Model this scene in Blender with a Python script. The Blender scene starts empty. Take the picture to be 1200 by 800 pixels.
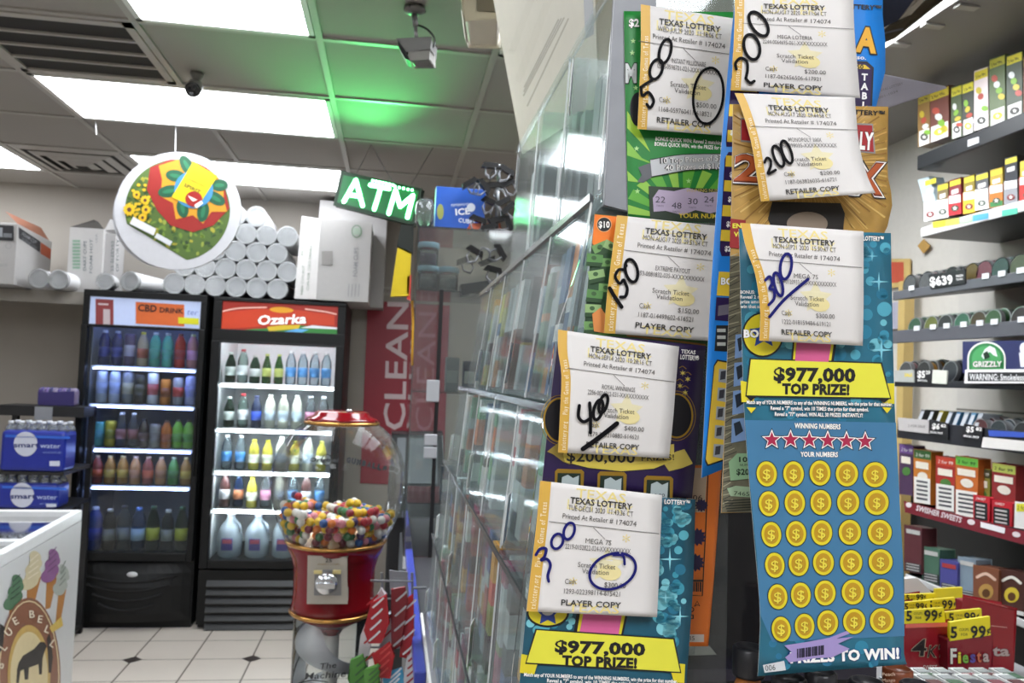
import bpy, math, random
from mathutils import Vector, Matrix, geometry
random.seed(7)
SC = bpy.context.scene
COL = SC.collection

# ------------------------------------------------------------------ camera
FPX, PITCH, ROLL, YAW = 950.0, 0.04373, 0.04, 0.14458
EYE = Vector((0, 0, 1.55))
FW = Vector((math.sin(YAW)*math.cos(PITCH), math.cos(YAW)*math.cos(PITCH), math.sin(PITCH)))
_r = Vector((math.cos(YAW), -math.sin(YAW), 0)); _u = _r.cross(FW)
RT = _r*math.cos(ROLL) + _u*math.sin(ROLL); UP = -_r*math.sin(ROLL) + _u*math.cos(ROLL)
cam = bpy.data.objects.new('camera', bpy.data.cameras.new('camera'))
cam.matrix_world = Matrix(((RT.x, UP.x, -FW.x, EYE.x), (RT.y, UP.y, -FW.y, EYE.y), (RT.z, UP.z, -FW.z, EYE.z), (0, 0, 0, 1)))
cam.data.sensor_width = 36; cam.data.lens = FPX/1200*36
cam.data.clip_start = 0.02; cam.data.clip_end = 60
cam.data.dof.use_dof = True; cam.data.dof.focus_distance = 0.56; cam.data.dof.aperture_fstop = 20
COL.objects.link(cam); SC.camera = cam

# ------------------------------------------------------------------ light, exposure
LAMP, LAMP_NEAR = 13.5, 16.5          # ceiling troffer diffusers: over the aisle, over the counter and shop front, mostly unseen and added
SC.view_settings.view_transform = 'Standard'; SC.view_settings.look = 'None'
SC.view_settings.gamma = 1; SC.view_settings.use_curve_mapping = False
SC.view_settings.exposure = 0.0
W = bpy.data.worlds.new('world'); SC.world = W; W.use_nodes = True
W.node_tree.nodes['Background'].inputs[0].default_value = (0.9, 0.95, 1, 1)
W.node_tree.nodes['Background'].inputs[1].default_value = 0.25
cy = SC.cycles
cy.max_bounces = 10; cy.diffuse_bounces = 4; cy.glossy_bounces = 4; cy.transmission_bounces = 6; cy.transparent_max_bounces = 40
cy.caustics_reflective = False; cy.caustics_refractive = False; cy.sample_clamp_indirect = 6; cy.blur_glossy = 0.5

def ray(px, py):
    return FW + RT*((px-600)/FPX) - UP*((py-400)/FPX)
def PY(px, py, y):
    d = ray(px, py); return EYE + d*(y/d.y)
def PX(px, py, x):
    d = ray(px, py); return EYE + d*(x/d.x)
def PZ(px, py, z):
    d = ray(px, py); return EYE + d*((z-1.55)/d.z)
def SY(y): return lambda px, py: PY(px, py, y)
def SX(x): return lambda px, py: PX(px, py, x)
def SPL(p0, n):
    n = Vector(n).normalized(); p0 = Vector(p0)
    def f(px, py):
        d = ray(px, py); return EYE + d*((p0-EYE).dot(n)/d.dot(n))
    return f

# ------------------------------------------------------------------ materials
def lin(h):
    if isinstance(h, str):
        h = h.lstrip('#'); c = [int(h[i:i+2], 16)/255 for i in (0, 2, 4)]
    else: c = list(h)
    return tuple(x/12.92 if x <= .04045 else ((x+.055)/1.055)**2.4 for x in c)
_M = {}
def M(hexc, rough=.55, metal=0.0, noise=.06, emit=0.0, spec=.5, bump=0.0, scale=40):
    key = (hexc, rough, metal, noise, emit, spec, bump, scale)
    if key in _M: return _M[key]
    m = bpy.data.materials.new('paint_'+str(hexc).strip('#')); m.use_nodes = True
    nt = m.node_tree; b = nt.nodes['Principled BSDF']; c = lin(hexc)
    b.inputs['Roughness'].default_value = rough; b.inputs['Metallic'].default_value = metal
    b.inputs['Specular IOR Level'].default_value = spec
    b.inputs['Base Color'].default_value = (*c, 1)
    if noise or bump:
        tc = nt.nodes.new('ShaderNodeTexCoord'); nz = nt.nodes.new('ShaderNodeTexNoise')
        nz.inputs['Scale'].default_value = scale; nz.inputs['Detail'].default_value = 4
        nt.links.new(tc.outputs['Object'], nz.inputs['Vector'])
        if noise:
            mx = nt.nodes.new('ShaderNodeMix'); mx.data_type = 'RGBA'
            mx.inputs['A'].default_value = (*[x*(1-noise) for x in c], 1)
            mx.inputs['B'].default_value = (*[min(1, x*(1+noise)) for x in c], 1)
            nt.links.new(nz.outputs['Fac'], mx.inputs['Factor']); nt.links.new(mx.outputs['Result'], b.inputs['Base Color'])
        if bump:
            bp = nt.nodes.new('ShaderNodeBump'); bp.inputs['Strength'].default_value = bump; bp.inputs['Distance'].default_value = .002
            nt.links.new(nz.outputs['Fac'], bp.inputs['Height']); nt.links.new(bp.outputs['Normal'], b.inputs['Normal'])
    if emit:
        b.inputs['Emission Color'].default_value = (*c, 1); b.inputs['Emission Strength'].default_value = emit
    _M[key] = m; return m
def CLEAR(tint='#f4fafa', haze=.05, rough=.04, ior=1.45, hazec='#d8dde0', gain=1.0):
    key = ('clear', tint, haze, rough, ior, hazec, gain)
    if key in _M: return _M[key]
    m = bpy.data.materials.new('clear_plastic'); m.use_nodes = True; nt = m.node_tree
    for n in list(nt.nodes): nt.nodes.remove(n)
    out = nt.nodes.new('ShaderNodeOutputMaterial'); tr = nt.nodes.new('ShaderNodeBsdfTransparent'); gl = nt.nodes.new('ShaderNodeBsdfGlossy')
    df = nt.nodes.new('ShaderNodeBsdfDiffuse'); fr = nt.nodes.new('ShaderNodeFresnel'); m1 = nt.nodes.new('ShaderNodeMixShader'); m2 = nt.nodes.new('ShaderNodeMixShader')
    tr.inputs[0].default_value = (*lin(tint), 1); gl.inputs['Roughness'].default_value = rough
    df.inputs[0].default_value = (*lin(hazec), 1); fr.inputs[0].default_value = ior; m2.inputs[0].default_value = haze
    nt.links.new(tr.outputs[0], m2.inputs[1]); nt.links.new(df.outputs[0], m2.inputs[2])
    mu = nt.nodes.new('ShaderNodeMath'); mu.operation = 'MULTIPLY'; mu.inputs[1].default_value = gain
    nt.links.new(fr.outputs[0], mu.inputs[0]); nt.links.new(mu.outputs[0], m1.inputs[0]); nt.links.new(m2.outputs[0], m1.inputs[1]); nt.links.new(gl.outputs[0], m1.inputs[2])
    nt.links.new(m1.outputs[0], out.inputs[0])
    _M[key] = m; return m
def LAMPMAT(strength, c='#ffffff'):
    m = bpy.data.materials.new('lit_diffuser'); m.use_nodes = True; b = m.node_tree.nodes['Principled BSDF']
    b.inputs['Base Color'].default_value = (.9, .9, .9, 1); b.inputs['Emission Color'].default_value = (*lin(c), 1); b.inputs['Emission Strength'].default_value = strength
    return m

# ------------------------------------------------------------------ text outlines from Blender's built-in font
_T = {}
def glyphs(s, bold=0.0, res=2):
    """verts (normalised to cap height 1, x from 0), faces, width"""
    k = (s, bold, res)
    if k in _T: return _T[k]
    cu = bpy.data.curves.new('t', 'FONT'); cu.body = s; cu.resolution_u = res; cu.offset = bold*.55; cu.space_character = 1+bold*.55; cu.fill_mode = 'FRONT'; cu.dimensions = '2D'
    ob = bpy.data.objects.new('t', cu); me = ob.to_mesh()
    v = [(p.co.x, p.co.y) for p in me.vertices]; f = [tuple(q.vertices) for q in me.polygons]
    ob.to_mesh_clear(); bpy.data.objects.remove(ob); bpy.data.curves.remove(cu)
    H = .73
    if v:
        x0 = min(p[0] for p in v); v = [((p[0]-x0)/H, p[1]/H) for p in v]; w = max(p[0] for p in v)
    else: w = 0
    _T[k] = (v, f, w); return _T[k]

# ------------------------------------------------------------------ mesh builder
def bez(pts, n=6):
    """Catmull-Rom through points"""
    P = [pts[0]] + list(pts) + [pts[-1]]; out = []
    for i in range(1, len(P)-2):
        a, b, c, d = P[i-1], P[i], P[i+1], P[i+2]
        for k in range(n):
            t = k/n
            out.append(tuple(.5*(2*b[j] + (c[j]-a[j])*t + (2*a[j]-5*b[j]+4*c[j]-d[j])*t*t + (3*b[j]-a[j]-3*c[j]+d[j])*t**3) for j in range(len(b))))
    out.append(tuple(pts[-1])); return out
class MB:
    def __init__(s): s.v = []; s.f = []; s.m = []; s.sm = []
    def add(s, vs, fs, mat, smooth=False):
        o = len(s.v); s.v += [Vector(p) for p in vs]
        for f in fs: s.f.append(tuple(o+i for i in f)); s.m.append(mat); s.sm.append(smooth)
        return s
    def hexa(s, p, mat):
        return s.add(p, [(0, 3, 2, 1), (4, 5, 6, 7), (0, 1, 5, 4), (1, 2, 6, 5), (2, 3, 7, 6), (3, 0, 4, 7)], mat)
    def box(s, x0, x1, y0, y1, z0, z1, mat):
        return s.hexa([(x0, y0, z0), (x1, y0, z0), (x1, y1, z0), (x0, y1, z0), (x0, y0, z1), (x1, y0, z1), (x1, y1, z1), (x0, y1, z1)], mat)
    def slab(s, poly, t, mat, side=None):
        """front polygon (3-D points), pushed back by vector t"""
        n = len(poly); A = [Vector(p) for p in poly]; t = Vector(t)
        tri = geometry.tessellate_polygon([A]); o = len(s.v)
        s.v += A + [p+t for p in A]
        for q in tri: s.f += [tuple(o+i for i in q), tuple(o+n+i for i in reversed(q))]; s.m += [mat, side or mat]; s.sm += [False, False]
        for i in range(n): j = (i+1) % n; s.f.append((o+i, o+j, o+n+j, o+n+i)); s.m.append(side or mat); s.sm.append(False)
        return s
    def lathe(s, prof, c, mat, n=24, axis=(0, 0, 1), smooth=True):
        c = Vector(c); a = Vector(axis).normalized(); u = a.orthogonal().normalized(); w = a.cross(u); o = len(s.v)
        for r, h in prof:
            for k in range(n):
                t = 2*math.pi*k/n; s.v.append(c + a*h + (u*math.cos(t)+w*math.sin(t))*r)
        L = len(prof)
        for i in range(L-1):
            for k in range(n):
                j = (k+1) % n; s.f.append((o+i*n+k, o+i*n+j, o+(i+1)*n+j, o+(i+1)*n+k)); s.m.append(mat); s.sm.append(smooth)
        for i in (0, L-1):
            if prof[i][0] > 1e-6: s.f.append(tuple(o+i*n+k for k in (range(n) if i else reversed(range(n))))); s.m.append(mat); s.sm.append(False)
        return s
    def cyl(s, p0, p1, r, mat, n=12, r1=None):
        p0 = Vector(p0); p1 = Vector(p1); return s.lathe([(r, 0), (r if r1 is None else r1, (p1-p0).length)], p0, mat, n, p1-p0)
    def tube(s, pts, r, mat, n=6):
        P = [Vector(p) for p in pts]; o = len(s.v); L = len(P); up = None
        for i, p in enumerate(P):
            d = (P[min(i+1, L-1)]-P[max(i-1, 0)]).normalized()
            if up is None: up = d.orthogonal().normalized()
            up = (up - d*up.dot(d)).normalized(); w = d.cross(up)
            for k in range(n): t = 2*math.pi*k/n; s.v.append(p + (up*math.cos(t)+w*math.sin(t))*r)
        for i in range(L-1):
            for k in range(n): j = (k+1) % n; s.f.append((o+i*n+k, o+i*n+j, o+(i+1)*n+j, o+(i+1)*n+k)); s.m.append(mat); s.sm.append(True)
        for i in (0, L-1): s.f.append(tuple(o+i*n+k for k in range(n))); s.m.append(mat); s.sm.append(False)
        return s
    def sphere(s, c, r, mat, n=12, sq=(1, 1, 1)):
        prof = [(max(r*math.sin(math.pi*i/(n//2)), 1e-7), -r*math.cos(math.pi*i/(n//2))) for i in range(n//2+1)]
        o = len(s.v); s.lathe(prof, (0, 0, 0), mat, n)
        for i in range(o, len(s.v)): s.v[i] = Vector((s.v[i].x*sq[0], s.v[i].y*sq[1], s.v[i].z*sq[2])) + Vector(c)
        return s
    def build(s, name, parent=None, bevel=0, origin=None):
        me = bpy.data.meshes.new(name)
        if origin is None:
            if parent is not None: origin = wloc(parent)
            else:
                lo = [min(p[i] for p in s.v) for i in range(3)]; hi = [max(p[i] for p in s.v) for i in range(3)]
                origin = Vector(((lo[0]+hi[0])/2, (lo[1]+hi[1])/2, lo[2]))
        me.from_pydata([p-origin for p in s.v], [], s.f)
        mats = []; idx = {}
        for m in s.m:
            if m.name not in idx: idx[m.name] = len(mats); mats.append(m)
        for m in mats: me.materials.append(m)
        me.polygons.foreach_set('material_index', [idx[m.name] for m in s.m]); me.polygons.foreach_set('use_smooth', s.sm)
        me.update()
        ob = bpy.data.objects.new(name, me); COL.objects.link(ob)
        if parent is not None:
            ob.parent = parent; ob.location = origin - wloc(parent)
        else: ob.location = origin
        if bevel:
            b = ob.modifiers.new('bevel', 'BEVEL'); b.width = bevel; b.segments = 2; b.limit_method = 'ANGLE'
        return ob
def wloc(o):
    p = Vector(o.location)
    while o.parent is not None: o = o.parent; p = p + o.location
    return p
def thing(name, label, cat, loc=(0, 0, 0), group=None):
    o = bpy.data.objects.new(name, None); o.empty_display_size = .05; COL.objects.link(o); o.location = loc
    return tag(o, label, cat, group)
def tag(o, label, cat, group=None, kind=None):
    o['label'] = label; o['category'] = cat
    if group: o['group'] = group
    if kind: o['kind'] = kind
    return o
def struct(mb, name, label=None, **k):
    o = mb.build(name, **k); o['kind'] = 'structure'
    if label: o['label'] = label
    return o
def dup(root, loc, rz=0.0, label=None, group=None):
    r = root.copy(); COL.objects.link(r); r.location = loc; r.rotation_euler = (0, 0, rz)
    if label: r['label'] = label
    if group: r['group'] = group
    for ch in list(root.children):
        c = ch.copy(); COL.objects.link(c); c.parent = r
        for g in ch.children:
            d = g.copy(); COL.objects.link(d); d.parent = c
    return r
ORD = ['first', 'second', 'third', 'fourth', 'fifth', 'sixth', 'seventh', 'eighth', 'ninth', 'tenth', 'eleventh', 'twelfth']

# ------------------------------------------------------------------ printing on a surface: shapes given on the photograph's grid, laid on the real surface
class Art(MB):
    def __init__(s, surf, eps=.0003):
        MB.__init__(s); s.surf = surf; s.eps = eps; s.L = 1; s.xf = None
    def pt(s, x, y, L=None):
        if s.xf: x, y = s.xf(x, y)
        p = s.surf(x, y); return p + (EYE-p).normalized()*(s.eps*(s.L if L is None else L))
    def poly(s, pts, mat, L=None):
        A = [s.pt(x, y, L) for x, y in pts]; B = [Vector((x, y, 0)) for x, y in pts]
        return s.add(A, [tuple(q) for q in geometry.tessellate_polygon([B])], mat)
    def rect(s, x0, y0, x1, y1, mat, L=None, sk=0.0, nx=1):
        """sk: fall in y per unit x"""
        return s.poly([(x0, y0), (x1, y0+sk*(x1-x0)), (x1, y1+sk*(x1-x0)), (x0, y1)], mat, L)
    def ell(s, cx, cy_, rx, ry, mat, L=None, rot=0, n=28, a0=0, a1=360):
        c, d = math.cos(math.radians(rot)), math.sin(math.radians(rot)); pts = []
        full = (a1-a0) >= 360
        for k in range(n + (0 if full else 1)):
            t = math.radians(a0+(a1-a0)*k/n); x, y = rx*math.cos(t), ry*math.sin(t); pts.append((cx+x*c-y*d, cy_+x*d+y*c))
        return s.poly(pts, mat, L)
    def ring(s, cx, cy_, rx, ry, w, mat, L=None, rot=0, n=32):
        c, d = math.cos(math.radians(rot)), math.sin(math.radians(rot)); vs = []
        for k in range(n):
            t = 2*math.pi*k/n
            for q in (-w/2, w/2):
                x, y = (rx+q)*math.cos(t), (ry+q)*math.sin(t); vs.append(s.pt(cx+x*c-y*d, cy_+x*d+y*c, L))
        return s.add(vs, [(2*k, 2*k+1, (2*k+3) % (2*n), (2*k+2) % (2*n)) for k in range(n)], mat)
    def stroke(s, pts, w, mat, L=None, n=5, smooth=True):
        P = bez(pts, n) if smooth and len(pts) > 2 else list(pts); vs = []; fs = []
        for i, (x, y) in enumerate(P):
            a = P[max(i-1, 0)]; b = P[min(i+1, len(P)-1)]; dx, dy = b[0]-a[0], b[1]-a[1]; l = math.hypot(dx, dy) or 1
            nx, ny = -dy/l*w/2, dx/l*w/2; vs += [s.pt(x+nx, y+ny, L), s.pt(x-nx, y-ny, L)]
        fs = [(2*i, 2*i+1, 2*i+3, 2*i+2) for i in range(len(P)-1)]; s.add(vs, fs, mat)
        for x, y in (P[0], P[-1]): s.ell(x, y, w/2, w/2, mat, L, n=8)
        return s
    def star(s, cx, cy_, r, mat, L=None, q=.42, n=5, rot=-90):
        return s.poly([(cx+r*(1 if k % 2 == 0 else q)*math.cos(math.radians(rot+180/n*k)), cy_+r*(1 if k % 2 == 0 else q)*math.sin(math.radians(rot+180/n*k))) for k in range(2*n)], mat, L)
    def text(s, body, x, y, h, mat, w=None, rot=0.0, bold=0.0, L=None, align='l', sx=1.0, ital=0.0, res=2, skew=0.0):
        """x,y: start (or centre) of the baseline; h: cap height; w: total width; rot degrees clockwise on the photo; skew leans the uprights"""
        v, f, tw = glyphs(body, bold, res)
        if not v: return s
        k = w/tw if w else h*sx
        W_ = tw*k; ox = {'l': 0, 'c': -W_/2, 'r': -W_}[align]; c, d = math.cos(math.radians(rot)), math.sin(math.radians(rot)); out = []
        for gx, gy in v:
            X = ox+gx*k+gy*h*ital; Y = -gy*h; out.append(s.pt(x+X*c-Y*d+skew*Y, y+X*d+Y*c, L))
        return s.add(out, f, mat)
    def otext(s, body, x, y, h, fill, edge, L, ew=.045, bold=.02, **k):
        w = k.pop('w', None); al = k.pop('align', 'l'); tw = glyphs(body, bold)[2]; sx = (w/tw/h) if w else k.pop('sx', 1.0); rot = math.radians(k.get('rot', 0))
        off = {'l': .5, 'c': 0, 'r': -.5}[al]*tw*h*sx; x, y = x+off*math.cos(rot), y+off*math.sin(rot)
        s.text(body, x, y, h, edge, L=L, bold=bold+ew, align='c', sx=sx, **k); return s.text(body, x, y, h, fill, L=L+1, bold=bold, align='c', sx=sx, **k)
    def back(s, poly, t, mat, side=None):
        return s.slab([s.surf(*p) for p in poly], t, mat, side)

# ================================================================== THE ROOM
GX, GY, G, HC = -.303, 2.837, .6096, 2.693           # ceiling grid origin, pitch, height
XL, XR, YB, YN = -3.3, 1.98, 5.72, -2.6
def gx(i): return GX+G*i
def gy(j): return GY+G*j
tileM = M('#9a9690', .9, noise=.1, bump=.4, scale=220)
b = MB(); b.box(XL, XR+.1, YN, YB+.1, HC+.004, HC+.05, tileM); struct(b, 'ceiling')
barM = M('#a5a29b', .5)
b = MB()
for i in range(-5, 5):
    if XL < gx(i) < XR: b.box(gx(i)-.012, gx(i)+.012, YN, YB, HC-.004, HC+.006, barM)
for j in range(-9, 6):
    if YN < gy(j) < YB: b.box(XL, XR, gy(j)-.012, gy(j)+.012, HC-.003, HC+.006, barM)
o = struct(b, 'trim_1'); o['label'] = 'pale T-bar grid between the ceiling tiles'
wallM = M('#9d978f', .8, noise=.05, bump=.15, scale=6)
b = MB(); b.box(XL-.1, XR+.1, YB, YB+.1, 0, HC+.05, wallM); struct(b, 'wall_back')
b = MB(); b.box(XL-.1, XL, YN, YB, 0, HC+.05, wallM); struct(b, 'wall_left')
b = MB(); b.box(XR, XR+.1, YN, YB, 0, HC+.05, M('#c9c5bd', .7)); struct(b, 'wall_right')
b = MB(); b.box(XL-.1, XR+.1, YN-.1, YN, 0, HC+.05, wallM); struct(b, 'wall_front')
# floor: cream square tiles, brown lozenges at every other corner
ft = M('#cfc6bb', .35, noise=.05, scale=5); gr = M('#5f554d', .8); dk = M('#3f3835', .4)
T = .3005; FX0, FY0 = -1.272, 4.526
b = MB(); b.box(XL, XR, YN, YB, -.05, 0, ft)
def strip(x0, x1, y0, y1, z, m): b.add([(x0, y0, z), (x1, y0, z), (x1, y1, z), (x0, y1, z)], [(0, 1, 2, 3)], m)
for i in range(-7, 11): strip(FX0+T*i-.004, FX0+T*i+.004, YN, YB, .0006, gr)
for j in range(-23, 5):
    strip(XL, XR, FY0+T*j-.003, FY0+T*j+.003, .0006, gr)
    for i in range(-7, 11):
        if (j % 2 == 0) and (i % 2 == 0):
            x, y = FX0+T*i, FY0+T*j; b.add([(x-.052, y, .0012), (x, y-.052, .0012), (x+.052, y, .0012), (x, y+.052, .0012)], [(0, 1, 2, 3)], dk)
struct(b, 'floor')
# ledge along the back wall at the height of the cooler tops
b = MB(); b.box(XL, -1.83, 5.18, YB, 1.915, 1.95, M('#a8a39a', .6)); b.box(XL, -1.83, 5.165, 5.18, 1.88, 1.955, M('#8f8a82', .6))
tag(b.build('wall_shelf'), 'long pale ledge on the back wall beside the left drinks cooler', 'shelf')

# ------------------------------------------------------------------ ceiling lights, vents
def ceiling_light(i0, i1, j0, j1, label, lm=None):
    x0, x1, y0, y1 = gx(i0)+.014, gx(i1)-.014, gy(j0)+.014, gy(j1)-.014; z = HC-.006
    r = thing('ceiling_light', label, 'ceiling light', ((x0+x1)/2, (y0+y1)/2, z), 'fluorescent ceiling lights')
    fr = M('#d9d8d4', .4); b = MB()
    for a in ((x0, x1, y0, y0+.02), (x0, x1, y1-.02, y1), (x0, x0+.02, y0, y1), (x1-.02, x1, y0, y1)): b.box(*a, z, z+.012, fr)
    b.build('light_frame', r)
    b = MB(); b.box(x0+.02, x1-.02, y0+.02, y1-.02, z+.002, z+.007, lm or LAMPD); b.build('diffuser', r)
LAMPD, LAMPN = LAMPMAT(LAMP, '#f5f9ff'), LAMPMAT(LAMP_NEAR, '#f5f9ff')
ceiling_light(-1, 0, -2, 0, 'bright ceiling light cut by the top edge, nearest in the photo')
ceiling_light(-2, 0, 1, 2, 'wide bright ceiling light beside the slatted return vent')
ceiling_light(-2, 0, 3, 4, 'farther bright ceiling light behind the round hanging sign')
ceiling_light(-5, -3, 3, 4, 'bright ceiling light at the left edge of the photo')
ceiling_light(2, 3, -2, 0, 'bright ceiling light over the tobacco shelves at upper right', LAMPN)
for k, (i0, i1, j0, j1) in enumerate(((-1, 0, -7, -5), (-4, -3, -3, -1), (-4, -3, -7, -5), (1, 2, -7, -5), (1, 2, -2, 0))):  # unseen lamps; the last, over the counter, added to brighten the right wall
    ceiling_light(i0, i1, j0, j1, 'unseen ceiling light added to light the shop', LAMPN)

def vent_return():
    x0, x1, y0, y1 = gx(-2)+.014, gx(-1)-.014, gy(0)+.014, gy(1)-.014; z = HC-.008
    r = thing('return_vent', 'large ceiling return vent with four dark slots', 'vent', ((x0+x1)/2, (y0+y1)/2, z))
    fr = M('#a7a39b', .5); b = MB()
    for a in ((x0, x1, y0, y0+.035), (x0, x1, y1-.035, y1), (x0, x0+.03, y0, y1), (x1-.03, x1, y0, y1)): b.box(*a, z, z+.014, fr)
    b.build('vent_frame', r)
    b = MB(); b.box(x0+.03, x1-.03, y0+.035, y1-.035, z+.008, z+.012, M('#2a2826', .9)); b.build('dark_backing', r)
    for k in range(1, 4):
        yy = y0+.035+(y1-y0-.07)*k/4; b = MB(); b.box(x0+.03, x1-.03, yy-.007, yy+.007, z, z+.008, fr); b.build('slat', r)
vent_return()
def vent_supply():
    x0, x1, y0, y1 = gx(-3)+.014, gx(-2)-.014, gy(3)+.014, gy(4)-.014; z = HC-.008; cx, cyy = (x0+x1)/2, (y0+y1)/2
    r = thing('supply_vent', 'square stepped ceiling air diffuser near the back wall', 'vent', (cx, cyy, z))
    fr = M('#a19d96', .5)
    b = MB(); b.box(x0, x1, y0, y1, z+.008, z+.012, M('#3a3836', .9)); b.build('dark_backing', r)
    for k in range(4):
        h = .285-.07*k; q = h-.04; zz = z-.006*k; b = MB()
        P = [(cx+sx*h, cyy+sy*h, zz+.006) for sx, sy in ((-1, -1), (1, -1), (1, 1), (-1, 1))]; Q = [(cx+sx*q, cyy+sy*q, zz-.006+.006*(k == 0)) for sx, sy in ((-1, -1), (1, -1), (1, 1), (-1, 1))]
        for e in range(4):
            f = (e+1) % 4; b.slab([P[e], P[f], Q[f], Q[e]], (0, 0, .003), fr)
        b.build('vent_ring', r)
vent_supply()

# ------------------------------------------------------------------ ceiling cameras, junction box
def bullet_camera():
    c = PZ(486, 9, HC); r = thing('security_camera', 'grey box security camera hanging from the ceiling by its bracket', 'security camera', c)
    g = M('#6a6967', .4, .3); d = M('#1c1c1e', .3)
    b = MB(); b.lathe([(.034, 0), (.034, -.012), (.012, -.022)], c, g, 20); b.build('mount', r)
    for a in (0, 2.1, 4.2):
        b = MB(); b.sphere(c+Vector((.03*math.cos(a), .03*math.sin(a), -.008)), .006, d, 8); b.build('screw', r)
    y = c.y; j = PY(488, 45, y)
    b = MB(); b.cyl(c+Vector((0, 0, -.02)), PY(487, 32, y), .009, g, 10); b.cyl(PY(487, 32, y), j, .006, g, 10); b.build('bracket_arm', r)
    s = SY(y-.03); hd = [(466, 46), (505, 44), (504, 58), (475, 60)]
    b = MB(); b.slab([s(*p) for p in hd], (.02, .07, 0), g); b.build('sun_shield', r, bevel=.003)
    s2 = SY(y-.028); b = MB(); b.slab([s2(*p) for p in [(479, 57), (503, 56), (503, 70), (480, 70)]], (.02, .06, 0), M('#76746f', .4, .3)); b.build('camera_body', r, bevel=.003)
    s3 = SY(y-.034); b = MB(); b.slab([s3(*p) for p in [(466, 47), (475, 59), (480, 70), (475, 69), (467, 55)]], (.01, .06, 0), d); b.build('camera_front', r)
    b = MB(); b.tube([PY(*p, y) for p in bez([(489, 29), (500, 34), (508, 43), (509, 52), (504, 58)], 5)], .0035, d); b.build('cable', r)
bullet_camera()
def lens_camera():
    c = PZ(231, 86, HC); r = thing('dome_camera', 'small round black lens camera on the ceiling beside the wide light', 'security camera', c)
    g = M('#77746f', .5); d = M('#151517', .15); y = c.y-.01
    b = MB(); b.lathe([(.026, 0), (.026, -.01), (.012, -.03)], c, g, 16); b.build('mount', r)
    p = PY(226, 105, y-.03); q = PY(229, 101, y+.03); b = MB(); b.cyl(p, q, .03, g, 20); b.build('camera_barrel', r)
    b = MB(); b.lathe([(.029, 0), (.029, .006), (.02, .009), (.018, .004), (1e-4, .005)], p, d, 20, p-q); b.build('lens', r)
lens_camera()
def junction():
    y = 1.72; s = SY(y); r = thing('emergency_light', 'beige plastic box on the ceiling cut by the top edge', 'ceiling box', s(565, 10))
    bm = M('#c8c2b2', .5)
    b = MB(); b.slab([s(*p) for p in [(541, -30), (589, -26), (583, 23), (547, 22), (542, 14)]], (.02, .14, 0), bm); b.build('housing', r, bevel=.006)
    b = MB(); b.slab([SY(y-.004)(*p) for p in [(558, -28), (588, -26), (584, 14), (560, 12)]], (0, .01, 0), M('#6d6759', .6)); b.build('cover', r, bevel=.002)
    b = MB(); p = s(565, -8); b.cyl(p+Vector((.02, .1, 0)), Vector((p.x+.02, p.y+.1, HC)), .02, bm); b.build('stem', r)
junction()

# ------------------------------------------------------------------ louvred beige housing above the counter
def louvre_box():
    s = SPL(PY(611, 176, 1.55), (-1, .0, -.22)); 
    P = [(568, -50), (672, -50), (690, 60), (694, 118), (612, 177)]
    r = thing('louvred_housing', 'tilted beige housing with louvre grooves hanging over the lottery bins', 'housing', s(612, 177))
    bm = M('#aca58f', .55, noise=.05); b = MB(); a = [s(*p) for p in [(562, -90), (700, -90), (700, 118), (612, 177)]]; b.slab(a, (.22, 0, .03), bm); b.build('case', r, bevel=.006)
    for g0, g1, w in (((622, 0), (600, 60), 8), ((645, -6), (608, 92), 9)):
        A = Art(s, .0008); A.stroke([g0, g1], w, M('#aba48f', .6), smooth=False); A.build('louvre', r)
    for k in range(4):
        A = Art(s, .0008); A.stroke([(664-3.2*k, 20+1*k), (613+.5*k, 117-5*k)][::1] if k else [(666, 22), (618, 124)], 1.7, M('#8b8471', .6), smooth=False); A.build('louvre', r)
    A = Art(s, .001); A.poly([(682, -40), (694, -40), (696, 40), (686, 46)], M('#6e6f73', .5)); A.build('edge_trim', r)
louvre_box()

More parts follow.
